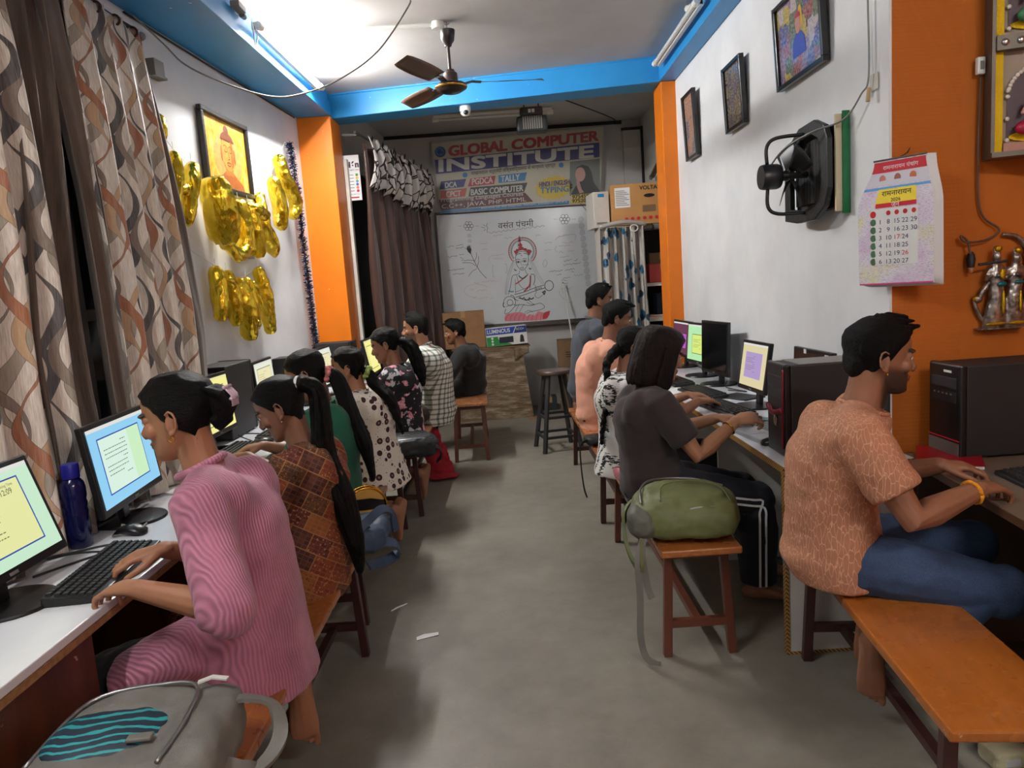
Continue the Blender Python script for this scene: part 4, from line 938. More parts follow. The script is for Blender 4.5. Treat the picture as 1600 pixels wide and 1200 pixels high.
def tower(x, y, rz, dx, dy, h_, label, zb=.735, front='plain'):
    """front panel faces local +X"""
    r = empty('computer_tower', (x, y, zb), rz, label, 'computer', 'computer towers')
    MB().b2((-dx/2, -dy/2, .008), (dx/2-.025, dy/2, h_)).build('case', MBKM, r, bevel=.005)
    f = dx/2
    MB().b2((f-.0245, -dy/2-.002, .004), (f, dy/2+.002, h_+.004)).build('front_panel', MBK, r, bevel=.008)
    for sx in (-1, 1):
        for sy in (-1, 1): MB().b2((sx*dx*.4-.012, sy*dy*.36-.012, 0), (sx*dx*.4+.012, sy*dy*.36+.012, .008)).build('rubber_foot', MBKM, r)
    MB().b2((f, -dy*.40, h_-.085), (f+.002, dy*.40, h_-.045)).build('drive_bay', MBKM, r, bevel=.002); MB().b2((f, -dy*.40, h_-.135), (f+.002, dy*.40, h_-.095)).build('drive_bay', MBKM, r, bevel=.002)
    if front == 'red':
        mr = mat('dark_red_plastic', (120, 20, 40), .25); MB().tube(catmull([(f+.001, dy*.46, h_*.96), (f+.004, dy*.47, h_*.7), (f+.006, dy*.46, h_*.45), (f+.003, dy*.40, h_*.10)], 5), .004, 8).build('red_trim', mr, r, smooth=180)
        MB().tube(catmull([(f+.002, -dy*.42, h_*.52), (f+.010, 0, h_*.47), (f+.002, dy*.42, h_*.52)], 5), .012, 8).build('red_trim', mr, r, smooth=180)
        MB().ell((f+.003, .0, h_*.38), (.004, .016, .022)).build('power_button', MSILV, r, smooth=180)
        MB().b2((-dx/2, -dy/2+.004, h_+.0005), (dx/2-.06, dy/2-.004, h_+.003)).build('lid', MPLG, r)
    elif front == 'line':
        MB().b2((f+.0002, -dy*.5, .065), (f+.002, dy*.5, .068)).build('red_line', emit('red_glow_strip', (190, 20, 40), .25), r)
        MB().b2((f+.0002, -dy*.48, .01), (f+.002, dy*.48, .058)).build('lower_grille', MPLG, r)
        MB().b2((f+.0002, .0, h_-.028), (f+.0018, .045, h_-.02)).build('badge', MPLW, r)
        for k in range(5): MB().b2((f+.0005, -.06+k*.025, h_-.108), (f+.0025, -.05+k*.025, h_-.102)).build('port', MPLG, r)
        MB().b2((-dx*.35, -dy/2-.003, h_*.12), (dx*.28, -dy/2, h_*.88)).build('side_panel', mat('side_panel_steel', (16, 16, 18), .3), r, bevel=.002)
        MB().ell((dx*.26, -dy/2-.004, h_*.90), (.006, .004, .008)).build('panel_clip', MSILV, r, smooth=180)
    elif front == 'fan':
        MB().b2((-dx/2-.003, -dy*.42, h_-.16), (-dx/2, dy*.22, h_-.03)).build('power_supply_plate', mat('power_supply_steel', (170, 168, 158), .35, .8), r)
        g = MB()
        for k in range(4): g.tube([(-dx/2-.005, -.018+math.cos(2*PI*q/20)*(.014+.012*k), h_-.095+math.sin(2*PI*q/20)*(.014+.012*k)) for q in range(21)], .0022, 6)
        for a in (0, PI/2): g.bar((-dx/2-.005, -.018-math.cos(a)*.05, h_-.095-math.sin(a)*.05), (-dx/2-.005, -.018+math.cos(a)*.05, h_-.095+math.sin(a)*.05), .004)
        g.build('fan_grille', MBK, r); MB().lathe([(0, 0), (.05, 0), (.05, .001), (0, .001)], 20, (-dx/2-.0035, -.018, h_-.095), Matrix.Rotation(PI/2, 3, 'Y')).build('fan_opening', MDARK, r)
        pm = MB()
        for k in range(6): pm.b2((-dx/2-.002, -dy*.38, .06+k*.022), (-dx/2, dy*.1, .07+k*.022))
        pm.build('slot_covers', MPLG, r); MB().b2((-dx*.3, dy/2, h_*.2), (dx*.3, dy/2+.003, h_*.88)).build('side_panel', MBK, r, bevel=.002)
    return r
tower(-1.595, 4.06, PI/2, .40, .185, .40, 'computer tower with a fan grille on its back beside the yellow-screened monitor', .735, 'fan')
tower(1.215, 2.815, PI, .40, .185, .355, 'black and red computer tower on the near end of the white right desk', .73, 'red')
tower(1.76, 2.63, PI, .40, .19, .335, 'large black computer tower against the orange wall at the right edge', .73, 'line')
tower(-1.43, 6.08, 0, .30, .20, .36, 'black computer tower below the orange pillar at the far end of the left desk', .735)
tower(-1.46, 5.05, 0, .30, .18, .34, 'black computer tower between two cream-screened monitors on the left', .735)
KB = None
def keyboard(x, y, rz, label, zb=.735, w_=.44):
    global KB
    if KB is None:
        r = empty('keyboard', (x, y, zb), rz, label, 'keyboard', 'keyboards')
        MB().hexa([V((-.07, -w_/2, 0)), V((.07, -w_/2, 0)), V((.07, w_/2, 0)), V((-.07, w_/2, 0))], [V((-.068, -w_/2+.002, .026)), V((.068, -w_/2+.002, .014)), V((.068, w_/2-.002, .014)), V((-.068, w_/2-.002, .026))]).build('case', MBK, r, bevel=.004)
        kx = [-.056, -.034, -.015, .004, .023, .042, ]
        km = MB()
        me = None
        for i, xx in enumerate(kx):
            n = 21; yy = -w_/2+.016
            z = .026-.012*(xx+.068)/.136
            for k in range(n):
                wd = .0165 if i < 5 else (.0165 if k not in (5, 6, 7, 8) else .019)
                km.box((xx, yy+wd/2, z+.003), (.0155, wd, .007), None, (.8, .85)); yy += .0195
        o = km.build('keycaps', MKEY, r); o['kind'] = 'stuff'
        KB = r; return r
    r = copy_tree(KB); r.location = (x, y, zb); r.rotation_euler = (0, 0, rz); r['label'] = label; return r
keyboard(-1.165, 1.98, .10, 'black keyboard under the hands of the woman in pink')
keyboard(-1.36, 3.50, .02, 'black keyboard below the yellow-screened monitor')
keyboard(-1.30, 4.02, .0, 'black keyboard past the mouse on the far left desk')
keyboard(1.10, 3.80, PI+.15, 'black keyboard nearest the purple-screened monitor on the right desk', .73)
keyboard(1.13, 4.36, PI+.15, 'black keyboard before the black switched-off monitor', .73)
keyboard(1.09, 4.92, PI+.1, 'farthest black keyboard on the right desk', .73)
keyboard(1.60, 2.12, PI-.12, 'black keyboard under the hands of the man in the terracotta T-shirt', .73)
MO = None
def mouse(x, y, rz, label, zb=.735):
    global MO
    if MO is None:
        r = empty('computer_mouse', (x, y, zb), rz, label, 'mouse', 'computer mice')
        mb = MB(); mb.loft([[V((a, math.cos(2*PI*k/16)*w_, max(0.0, (math.sin(2*PI*k/16)*.5+.5)*h_))) for k in range(16)] for a, w_, h_ in ((-.055, .012, .010), (-.045, .026, .024), (-.01, .031, .036), (.03, .029, .028), (.05, .020, .014), (.055, .010, .006))])
        mb.build('shell', MBK, r, smooth=180); MB().ell((.03, 0, .026), (.012, .004, .008)).build('scroll_wheel', MPLG, r, smooth=180)
        MO = r; return r
    r = copy_tree(MO); r.location = (x, y, zb); r.rotation_euler = (0, 0, rz); r['label'] = label; return r
mouse(-1.275, 2.33, PI-.3, 'black mouse beside the sleeve of the woman in pink')
mouse(-1.30, 3.72, PI+.4, 'black mouse at the edge of the far left desk')
mouse(1.03, 3.545, .2, 'black mouse at the hands of the woman in brush stripes', .73)
mouse(1.06, 2.965, .0, 'small black mouse in front of the black and red tower', .73)
# laptop, phone, bottle, papers
r = empty('laptop', (1.105, 3.17, .73), PI+.12, 'open silver laptop in front of the girl with the bob', 'laptop')
MSLV = mat('silver_laptop_plastic', (150, 152, 156), .35, .3)
MB().b2((-.12, -.18, 0), (.12, .18, .018)).build('base', MSLV, r, bevel=.005)
km = MB()
for i in range(5):
    for k in range(14): km.box((-.085+i*.021, -.15+k*.0225, .0195), (.017, .019, .003), None, (.9, .9))
km.build('keys', mat('laptop_key_plastic', (112, 114, 118), .5), r)['kind'] = 'stuff'
MB().b2((.035, -.05, .018), (.105, .05, .0186)).build('touchpad', mat('touchpad_plastic', (130, 132, 136), .3), r)
l_ = MB().b2((-.008, -.18, 0), (0, .18, .23)).build('lid', MBK, r, bevel=.003); l_.matrix_local = Matrix.Translation((-.12, 0, .018)) @ Matrix.Rotation(math.radians(-28), 4, 'Y')
l2 = MB().b2((.0005, -.165, .02), (.0012, .165, .215)).build('screen', scm((90, 130, 150), .3), l_)
r = empty('phone', (-1.30, 2.385, .735), .15, 'dark smartphone lying on the desk beside the blue bottle', 'phone'); MB().b2((-.038, -.078, 0), (.038, .078, .009)).build('case', MPLG, r, bevel=.004); MB().b2((-.035, -.074, .009), (.035, .074, .0095)).build('screen', SCROFF, r)
r = empty('phone', (1.20, 3.46, .73), .9, 'black phone on the right desk near the purple-screened monitor', 'phone'); MB().b2((-.038, -.078, 0), (.038, .078, .009)).build('case', MBK, r, bevel=.004); MB().b2((-.035, -.074, .009), (.035, .074, .0095)).build('screen', scm((80, 120, 120), .3), r)
r = empty('water_bottle', (-1.385, 2.235, .735), 0, 'dark blue plastic water bottle on the left desk', 'bottle')
def m_bottle():
    t = NT('blue_bottle_plastic'); t.base(lin((12, 18, 74))); t.rough(.18); t.b.inputs['Transmission Weight'].default_value = .25; v = t.coord('Object'); t.bump(t.noise(v, 30, 3), .1, .004); return t.m
MB().lathe([(0, 0), (.030, 0), (.035, .006), (.036, .07), (.0345, .10), (.036, .112), (.033, .125), (.036, .138), (.033, .150), (.036, .163), (.036, .19), (.033, .205), (.024, .218), (.019, .224), (0, .224)], 28).build('body', m_bottle(), r, smooth=60)
MB().lathe([(0, .222), (.0255, .222), (.0255, .262), (.0235, .266), (0, .266)], 28).build('cap', mat('blue_cap_plastic', (18, 22, 130), .35), r, smooth=40)
MPAPER = mat('white_paper', (232, 232, 232), .8, var=.03)
for x, y, a, sx, sy, lab in ((-1.13, 2.87, .1, .21, .29, 'white sheet of paper beside the patchwork sleeve'), (1.02, 4.55, .2, .15, .24, 'white open notebook page on the right desk'), (-1.40, 2.95, -.2, .2, .28, 'loose white paper under the cables on the left desk')):
    r = empty('paper_sheet', (x, y, .7355 if x < 0 else .7305), a, lab, 'paper'); MB().grid(lambda u, v: V(((u-.5)*sx, (v-.5)*sy, .001+.006*max(0, u-.7)*v)), 6, 6).build('sheet', MPAPER, r, smooth=180, solid=.0008)
r = empty('notebook', (1.60, 2.60, .73), -.5, 'red covered booklet lying left of the large tower on the right', 'book'); MB().b2((-.10, -.14, .0), (.10, .14, .010)).build('pages', MPAPER, r); MB().b2((-.102, -.142, .010), (.102, .142, .0125)).build('cover', mat('red_cover', (168, 16, 36), .3), r); r.location = (1.545, 2.575, .73)
r = empty('notebook', (1.25, 4.15, .73), .5, 'black folder lying before the black switched-off monitor', 'folder'); MB().b2((-.08, -.11, 0), (.08, .11, .008)).build('cover', MBKM, r, bevel=.002); r.location = (1.30, 4.16, .73)
def cable(pts, rad, label, m=None, name='cable', k=6, cat='cable'):
    P = catmull(pts, k); o0 = P[0].copy(); o = MB().tube([p-o0 for p in P], rad, 6).build(name, m or MBKM, None, smooth=180, loc=o0); return tag(o, label, cat)
cable([(-1.36, 1.96, .745), (-1.30, 2.10, .738), (-1.22, 2.20, .738), (-1.30, 2.22, .738), (-1.42, 2.12, .74)], .0035, 'black cable looped behind the nearest left keyboard')
cable([(-1.42, 2.05, .76), (-1.33, 2.16, .74), (-1.20, 2.14, .738)], .003, 'thin black wire in front of the blue bottle')
cable([(-1.50, 3.30, .78), (-1.42, 3.66, .74), (-1.26, 3.85, .738), (-1.35, 3.95, .745), (-1.45, 3.80, .78), (-1.30, 3.70, .738)], .0035, 'tangle of black cable below the yellow-screened monitor')
cable([(1.36, 3.80, .93), (1.43, 3.74, .90), (1.43, 3.70, .78), (1.36, 3.66, .738), (1.30, 3.5, .738)], .004, 'black cable hanging behind the purple-screened monitor')
cable([(1.30, 4.4, .738), (1.38, 4.3, .738), (1.32, 4.5, .74), (1.36, 4.62, .76)], .0035, 'black cable beside the base of the black monitor')
# ---------------------------------------------------------------- curtains on the left
def m_wavecurtain():
    t = NT('wave_print_curtain'); tc = t.n('ShaderNodeTexCoord'); s = t.sep(tc.outputs['UV']); u, v = s[0], s[1]
    vec = t.coord('UV', (60, 4, 1)); wv = t.noise(vec, 4., 4)
    c = t.ramp(wv, [(.3, lin((192, 178, 160))), (.7, lin((232, 220, 206)))])
    lam = .44; P_ = .40
    for cx, A, ph, wd, pw, colr in ((.08, .070, 0., .060, 1.6, (152, 138, 118)), (.28, .074, 2.2, .046, .4, (40, 34, 32)), (.18, .078, 3.6, .052, 2.4, (186, 148, 106)), (.03, .070, 4.6, .040, 3.9, (124, 104, 86)), (.14, .082, 1.1, .062, 5.2, (158, 88, 36)), (.34, .066, 5.4, .042, 1.2, (58, 46, 40))):
        th = t.math('ADD', t.math('MULTIPLY', v, 2*PI/lam), ph); cen = t.math('ADD', t.math('MULTIPLY', t.math('SINE', th), A), cx)
        d = t.math('ABSOLUTE', t.math('WRAP', t.math('SUBTRACT', u, cen), P_/2, -P_/2))
        hw = t.math('MULTIPLY', t.math('ADD', t.math('MULTIPLY', t.math('SINE', t.math('ADD', th, pw)), .42), .55), wd*.62)
        ed = t.math('LESS_THAN', d, t.math('ADD', hw, .0022)); k = t.math('LESS_THAN', d, hw)
        c = t.mix(ed, c, lin((70, 56, 46))); c = t.mix(k, c, lin(colr))
    t.base(t.mix(.12, c, t.ramp(wv, [(.3, (0, 0, 0, 1)), (.7, (1, 1, 1, 1))]))); t.rough(.42); t.b.inputs['Sheen Weight'].default_value = .25
    t.bump(wv, .12, .003); return t.m
def m_browncurtain(name, a, b, rough=.5):
    t = NT(name); vec = t.coord('UV', (110, 3.0, 1)); n = t.noise(vec, 3., 6, .7); n2 = t.noise(t.coord('UV', (6, 1, 1)), 2., 3)
    t.base(t.mix(.35, t.ramp(n, [(.32, lin(a)), (.72, lin(b))]), t.ramp(n2, [(.3, lin(a)), (.7, lin(b))]))); t.rough(rough); t.b.inputs['Sheen Weight'].default_value = .3; t.bump(n, .25, .003); return t.m
MWAVE = m_wavecurtain(); MBRC = m_browncurtain('brown_streaked_curtain', (46, 34, 28), (124, 104, 88)); MBRC2 = m_browncurtain('dark_brown_satin_curtain', (44, 24, 18), (78, 46, 34), .38)
def interp(tab, z):
    tab = sorted(tab)
    if z <= tab[0][0]:
        (z0, a), (z1, b) = tab[0], tab[1]; return a+(b-a)*(z-z0)/(z1-z0)
    for (z0, a), (z1, b) in zip(tab, tab[1:]):
        if z <= z1: return a+(b-a)*(z-z0)/(z1-z0)
    (z0, a), (z1, b) = tab[-2], tab[-1]; return b+(b-a)*(z-z1)/(z1-z0)
def curtain(label, L, R_, m, folds, amp, xo, z0=.745, z1=2.86, cw=None, rings_=0, name='curtain'):
    zc = (z0+z1)/2; org = V((-1.7, interp(L, zc), 0)); r = empty(name, org, 0, label, 'curtain', 'curtains on the left')
    rnd = random.Random(len(label)); ph = rnd.uniform(0, 6); wd = cw or 1.5*abs(interp(R_, 2.2)-interp(L, 2.2))
    def f(u, v):
        z = z0+(z1-z0)*v; yl, yr = interp(L, z), interp(R_, z); y = yl+(yr-yl)*u
        x = -1.45+(-1.82+1.45)*(z-.75)/2.1+xo
        k = .55+.45*sstep(2.9, 2.2, z)
        x += amp*k*(math.sin(2*PI*folds*u+ph+.5*math.sin(z*2.1+ph))+.35*math.sin(2*PI*folds*2.1*u+ph*2+z*1.3)); y += amp*.4*math.cos(2*PI*folds*u+ph)
        return V((x, y, z))-org
    MB().grid(f, max(24, int(folds*14)), 48, lambda u, v: (u*wd, z0+(z1-z0)*v)).build('cloth', m, r, smooth=180, solid=.002)
    for k in range(rings_):
        p = f((k+.5)/rings_, .985); MB().tube([p+V((math.cos(a)*.024, .006, math.sin(a)*.024+.01)) for a in [2*PI*q/14 for q in range(15)]], .006, 6).build('eyelet', MSTEEL, r, smooth=180)
    return r
LA = [(2.38, 1.95), (1.62, 1.75), (.73, 1.45)]; RA = [(2.38, 2.76), (1.62, 2.58), (1.23, 2.46), (.73, 2.335)]
L1 = [(2.63, 2.86), (1.89, 2.60), (1.33, 2.38), (.74, 2.26)]; R1 = [(2.57, 3.15), (1.92, 2.89), (1.55, 2.75), (1.2, 2.65), (.74, 2.57)]
L2 = [(2.75, 3.10), (1.92, 2.95), (1.2, 2.74), (.74, 2.62)]; R2 = [(2.75, 3.34), (1.94, 3.16), (1.2, 2.90), (.74, 2.78)]
LB = [(2.77, 3.28), (2.08, 3.10), (1.48, 2.92), (1.18, 2.82), (.74, 2.70)]; RB = [(2.77, 3.95), (2.1, 3.76), (1.46, 3.58), (1.13, 3.43), (.74, 3.25)]
L3 = [(2.81, 3.90), (1.88, 3.64), (1.33, 3.46), (1.09, 3.34), (.74, 3.18)]; R3 = [(2.81, 4.02), (2.3, 3.94), (1.88, 3.88), (1.33, 3.74), (1.09, 3.60), (.74, 3.4)]
curtain('wave-printed cream and rust curtain cut off by the left picture edge', LA, RA, MWAVE, 4.5, .030, .03, rings_=4)
curtain('streaky brown curtain next to the blue bottle', L1, R1, MBRC, 2.5, .035, .0, rings_=2)
curtain('narrow streaky brown curtain between the dark gap and the wave-printed panel', L2, R2, MBRC, 1.5, .022, .02, rings_=2)
curtain('wide wave-printed cream and rust curtain above the woman in pink', LB, RB, MWAVE, 4., .026, .045, rings_=4)
curtain('streaky brown curtain edge hanging against the white left wall', L3, R3, MBRC, 1.5, .02, .01, rings_=1)
r = empty('curtain_rod', (-1.84, 1.2, 2.875), 0, 'steel curtain rod above the left curtains', 'curtain rod')
MB().tube([(0, 0, 0), (.03, 2.86, 0)], .0125, 10).build('rod', MSILV, r, smooth=60); MB().ell((.03, 2.87, 0), (.022, .022, .022)).build('finial', MPLG, r, smooth=180)
for y in (.3, 2.7): MB().bar((-.10, y, -.03), (.01, y, -.014), .02).box((-.13, y, -.03), (.04, .05, .08)).build('bracket', MPLG, r)
# ---------------------------------------------------------------- left wall
TW = math.atan2(.9972, .0746)
def on_left(y, z, d=0.): return V((LWX(y), y, z))+V((.9972, -.0746, 0))*d
def quadm(u0, v0, u1, v1, d): return MB().add([V((u0, -d, v0)), V((u1, -d, v0)), V((u1, -d, v1)), V((u0, -d, v1))], [(0, 1, 2, 3)])
def polym(pts, d): return MB().add([V((u, -d, v)) for u, v in pts], [tuple(range(len(pts)))])
def oval(cx, cy, a, b, n=28, a0=0, a1=2*PI): return [(cx+a*math.cos(a0+(a1-a0)*k/n), cy+b*math.sin(a0+(a1-a0)*k/n)) for k in range(n)]
def strokes(mb, pts, wd, d, k=4, loop=False):
    """flat drawn line in the x-z plane, facing -y"""
    P = catmull([V((u, -d, v)) for u, v in pts], k) if k > 1 else [V((u, -d, v)) for u, v in pts]
    n = len(P); vs = []
    for i in range(n):
        t = (P[min(i+1, n-1)]-P[max(i-1, 0)]); t = t.normalized() if t.length > 1e-9 else V((1, 0, 0)); q = V((-t.z, 0, t.x))*wd/2; vs += [P[i]-q, P[i]+q]
    mb.add(vs, [(2*i, 2*i+2, 2*i+3, 2*i+1) for i in range(n-1)]); return mb
r = empty('framed_painting', on_left(4.935, 2.415, .012), TW, 'framed golden painting of a serene meditating head on the left wall', 'painting'); w2, h2 = .335, .245
fr = MB(); MFR = mat('black_carved_frame', (28, 24, 22), .5, bump=.6, bscale=90, dist=.004)
for a, b in (((-w2, -.035, -h2), (w2, .0, -h2+.032)), ((-w2, -.035, h2-.032), (w2, .0, h2)), ((-w2, -.035, -h2+.032), (-w2+.032, 0, h2-.032)), ((w2-.032, -.035, -h2+.032), (w2, 0, h2-.032))): fr.b2(a, b)
fr.build('frame', MFR, r, bevel=.006)
t_ = NT('golden_painting'); vv = t_.coord('Object', (9, 1, 9)); n_ = t_.noise(vv, 1.5, 5); t_.base(t_.ramp(n_, [(.3, lin((186, 120, 22))), (.5, lin((228, 176, 60))), (.7, lin((244, 214, 130)))])); t_.rough(.35)
pic = quadm(-w2+.03, -h2+.03, w2-.03, h2-.03, .012).build('canvas', t_.m, r)
fm = lambda c: mat('paint_%d_%d_%d' % c, c, .5, var=.18, scale=30)
sub = [(oval(.02, -.02, .205, .17), .0125, (196, 150, 80)), ([(-.19, -.215), (-.17, -.17), (-.08, -.13), (-.03, -.10), (.07, -.10), (.12, -.13), (.21, -.17), (.23, -.215)], .0130, (166, 92, 40)), ([(-.035, -.13), (-.035, -.06), (.075, -.06), (.075, -.13)], .0135, (186, 112, 48)),
       (oval(.02, .015, .092, .115), .0140, (208, 140, 62)), (oval(.02, .085, .096, .062, 28, 0, PI), .0145, (120, 62, 34)), (oval(.02, .155, .036, .034), .0147, (112, 58, 32)), (oval(.055, .01, .05, .09, 20, -PI/2, PI/2), .0146, (176, 104, 44)), (oval(-.075, .0, .012, .05), .0142, (170, 100, 44)), (oval(.115, .0, .012, .05), .0142, (150, 88, 40))]
for pts, d, c in sub: polym(pts, d).build('painted_shape', fm(c), pic)
mb = MB()
for e in (-1, 1): strokes(mb, [(.02+e*.055, .028), (.02+e*.035, .018), (.02+e*.014, .024)], .005, .0155); strokes(mb, [(.02+e*.062, .05), (.02+e*.035, .062), (.02+e*.012, .048)], .004, .0155)
strokes(mb, [(.012, .045), (.026, .0), (.034, -.022), (.012, -.026)], .0045, .0155); strokes(mb, [(-.012, -.052), (.02, -.045), (.05, -.052)], .005, .0155); strokes(mb, [(-.008, -.060), (.02, -.068), (.046, -.060)], .005, .0155)
for k in range(7): strokes(mb, [(-.06+k*.027, .085), (-.05+k*.027, .10), (-.04+k*.027, .09)], .005, .0155)
mb.build('painted_lines', fm((86, 44, 24)), pic)
# gold foil balloons
def m_foil():
    t = NT('gold_foil'); v = t.coord('Object'); n = t.noise(v, 22, 4); n2 = t.noise(t.coord('Object', (60, 60, 14)), 1.5, 4)
    t.base(t.ramp(n, [(.3, lin((226, 184, 30))), (.7, lin((250, 222, 80)))])); t.b.inputs['Metallic'].default_value = 1.; t.rough(.16); t.bump(t.math('ADD', n, n2), .35, .010); return t.m
MFOIL = m_foil()
def balloon(label, pts, rad, extra=None, seed=0):
    """pts: (y, z, off) centre line on the left wall"""
    org = on_left(pts[0][0], pts[0][1], .0); r = empty('foil_balloon', org, 0, label, 'balloon', 'gold foil letter balloons')
    mb = MB(); P = [on_left(y, z, d)-org for y, z, d in pts]; mb.loft(rings(catmull(P, 4), [(a, b) for a, b in [rad(i/(4*(len(P)-1))) for i in range(4*(len(P)-1)+1)]], 14, V((0, 1, 0))))
    for ex, rr in (extra or []):
        Q = [on_left(y, z, d)-org for y, z, d in ex]; mb.loft(rings(catmull(Q, 4), [rr]*(4*(len(Q)-1)+1), 12, V((0, 1, 0))))
    def post(co, n):
        return co+n*(.007*noise.noise(V((co.x*14+seed, co.y*14, co.z*9)))-.010*abs(noise.noise(V((co.x*22, co.y*22+seed, co.z*13)))))
    remeshed(mb, 'foil_body', MFOIL, r, .006, 3, post)
    MB().tube([P[0]+V((0, 0, .02)), P[0]+V((.0, .0, .075))], .0018, 5).build('string', MPLW, r); return r
cap = lambda a, b: (lambda t: (a*1.12*(.80+.20*math.sin(PI*min(1, max(0, .05+t*.9)))), b*.95*(.74+.26*math.sin(PI*min(1, max(0, .05+t*.9))))))
BD = [('topmost gold balloon half behind the curtain edge', [(4.03, 2.45, .07), (4.0, 2.38, .08), (4.01, 2.32, .07)], cap(.05, .045), []),
      ('straight gold tube balloon leftmost in the upper garland', [(4.16, 2.28, .07), (4.12, 2.14, .08), (4.08, 1.98, .07)], cap(.045, .042), []),
      ('gold balloon with a side knob, second in the upper garland', [(4.35, 2.25, .07), (4.27, 2.10, .08), (4.20, 1.93, .07)], cap(.052, .045), [([(4.25, 2.12, .07), (4.18, 2.10, .08)], .032)]),
      ('plump round gold balloon under the painting corner', [(4.48, 2.16, .13), (4.51, 2.01, .135), (4.54, 1.86, .13)], cap(.10, .075), [([(4.55, 1.92, .08), (4.60, 1.84, .1)], .035)]),
      ('crumpled gold balloon with a folded foot, upper garland', [(4.68, 2.10, .06), (4.66, 1.95, .07), (4.64, 1.82, .09)], cap(.055, .05), [([(4.64, 1.82, .09), (4.74, 1.76, .12), (4.84, 1.80, .12)], .040), ([(4.62, 1.84, .1), (4.66, 1.74, .14)], .03)]),
      ('flat-sided gold balloon hanging under the painting centre', [(4.92, 2.10, .07), (4.90, 1.95, .09), (4.87, 1.78, .08)], cap(.062, .045), [([(4.98, 2.0, .09), (4.99, 1.80, .09)], .04)]),
      ('slanted gold balloon right of the painting centre', [(5.07, 2.10, .07), (5.10, 1.95, .09), (5.15, 1.79, .08)], cap(.055, .045), [([(5.10, 2.08, .12), (5.22, 2.05, .12)], .045)]),
      ('two-legged gold balloon below the painting corner', [(5.30, 2.19, .06), (5.24, 2.05, .09), (5.27, 1.92, .09), (5.40, 1.82, .08)], cap(.05, .045), [([(5.28, 2.0, .1), (5.34, 1.86, .12), (5.42, 1.80, .08)], .036)]),
      ('ribbed gold balloon next to the last in the upper garland', [(5.56, 2.33, .07), (5.58, 2.16, .10), (5.60, 2.01, .08)], cap(.058, .05), [([(5.50, 2.06, .1), (5.44, 2.02, .12)], .035)]),
      ('S-curved gold balloon at the right end of the upper garland', [(5.76, 2.52, .06), (5.76, 2.42, .08), (5.83, 2.30, .10), (5.92, 2.20, .10), (5.86, 2.11, .09)], cap(.055, .05), []),
      ('straight gold balloon leftmost in the lower garland', [(4.49, 1.66, .07), (4.49, 1.52, .08), (4.48, 1.39, .07)], cap(.05, .045), []),
      ('second gold balloon in the lower garland', [(4.63, 1.64, .07), (4.65, 1.5, .09), (4.66, 1.35, .08)], cap(.05, .045), [([(4.60, 1.6, .1), (4.66, 1.55, .11)], .03)]),
      ('crinkled gold balloon, lowest of the lower garland', [(4.78, 1.59, .07), (4.80, 1.42, .10), (4.84, 1.25, .08)], cap(.062, .055), [([(4.82, 1.3, .1), (4.93, 1.32, .1)], .03)]),
      ('small gold balloon, fourth in the lower garland', [(4.93, 1.61, .06), (4.95, 1.46, .08), (4.98, 1.30, .07)], cap(.036, .034), []),
      ('V-shaped gold balloon at the right end of the lower garland', [(5.12, 1.67, .07), (5.14, 1.52, .09), (5.18, 1.38, .08), (5.22, 1.26, .07)], cap(.05, .042), [([(5.0, 1.58, .08), (5.08, 1.45, .09), (5.20, 1.30, .08)], .032)])]
for i, (lab, pts, rad, ex) in enumerate(BD): balloon(lab, pts, rad, ex, i*3.1)
cable([on_left(y, z, .02) for y, z in ((4.03, 2.53), (4.19, 2.38), (4.37, 2.29), (4.64, 2.17), (4.99, 2.13), (5.38, 2.23), (5.74, 2.46), (6.04, 2.70))], .0022, 'white string carrying the upper row of gold balloons', MPLW, 'string', 5, 'string')
cable([on_left(y, z, .02) for y, z in ((4.3, 1.79), (4.56, 1.71), (4.9, 1.63), (5.21, 1.70), (5.3, 1.73))], .0022, 'white string carrying the lower row of gold balloons', MPLW, 'string', 5, 'string')
# tinsel garland: many short foil strips round a core
org = on_left(6.04, 2.69, .025); r = empty('tinsel_garland', org, 0, 'dark blue and silver tinsel garland hanging beside the orange pillar', 'garland')
P = [p-org for p in catmull([on_left(y, z, .055) for y, z in ((6.04, 2.69), (6.11, 2.32), (6.12, 1.97), (6.15, 1.55), (6.17, 1.18), (6.18, .95))], 12)]
MB().tube(P, .004, 6).build('core', MBKM, r); rnd = random.Random(3)
for nm, c, rg in (('dark_strands', (40, 42, 84), .3), ('silver_strands', (176, 178, 200), .25)):
    mb = MB()
    for k in range(1500):
        i = rnd.random()*(len(P)-1.01); p = P[int(i)].lerp(P[int(i)+1], i-int(i)); d = V((rnd.gauss(0, 1), rnd.gauss(0, 1), rnd.gauss(0, .6))).normalized(); L = rnd.uniform(.018, .042); q = d.cross(V((rnd.random(), rnd.random(), rnd.random()))).normalized()*.0032
        mb.add([p-q, p+q, p+d*L+q, p+d*L-q], [(0, 1, 2, 3)])
    mb.build(nm, mat(nm, c, rg, .9), r)['kind'] = 'stuff'
r = empty('glass_plate', on_left(5.11, 1.83, .004), TW, 'small clear glass switch plate behind the upper balloons', 'plate'); MB().b2((-.11, -.012, -.07), (.11, 0, .07)).build('pane', mat('greenish_glass', (176, 190, 186), .1), r, bevel=.003); MB().b2((.03, -.018, -.03), (.06, -.012, .02)).build('switch', MBKM, r)
r = empty('wall_bracket', on_left(4.16, 2.74, .004), TW, 'small grey wooden block on the wall beside the curtain top', 'bracket'); MB().b2((-.05, -.05, -.04), (.05, 0, .04)).build('block', MPLG, r, bevel=.004); MB().b2((-.06, -.055, -.052), (.06, 0, -.04)).build('ledge', MPLG, r)
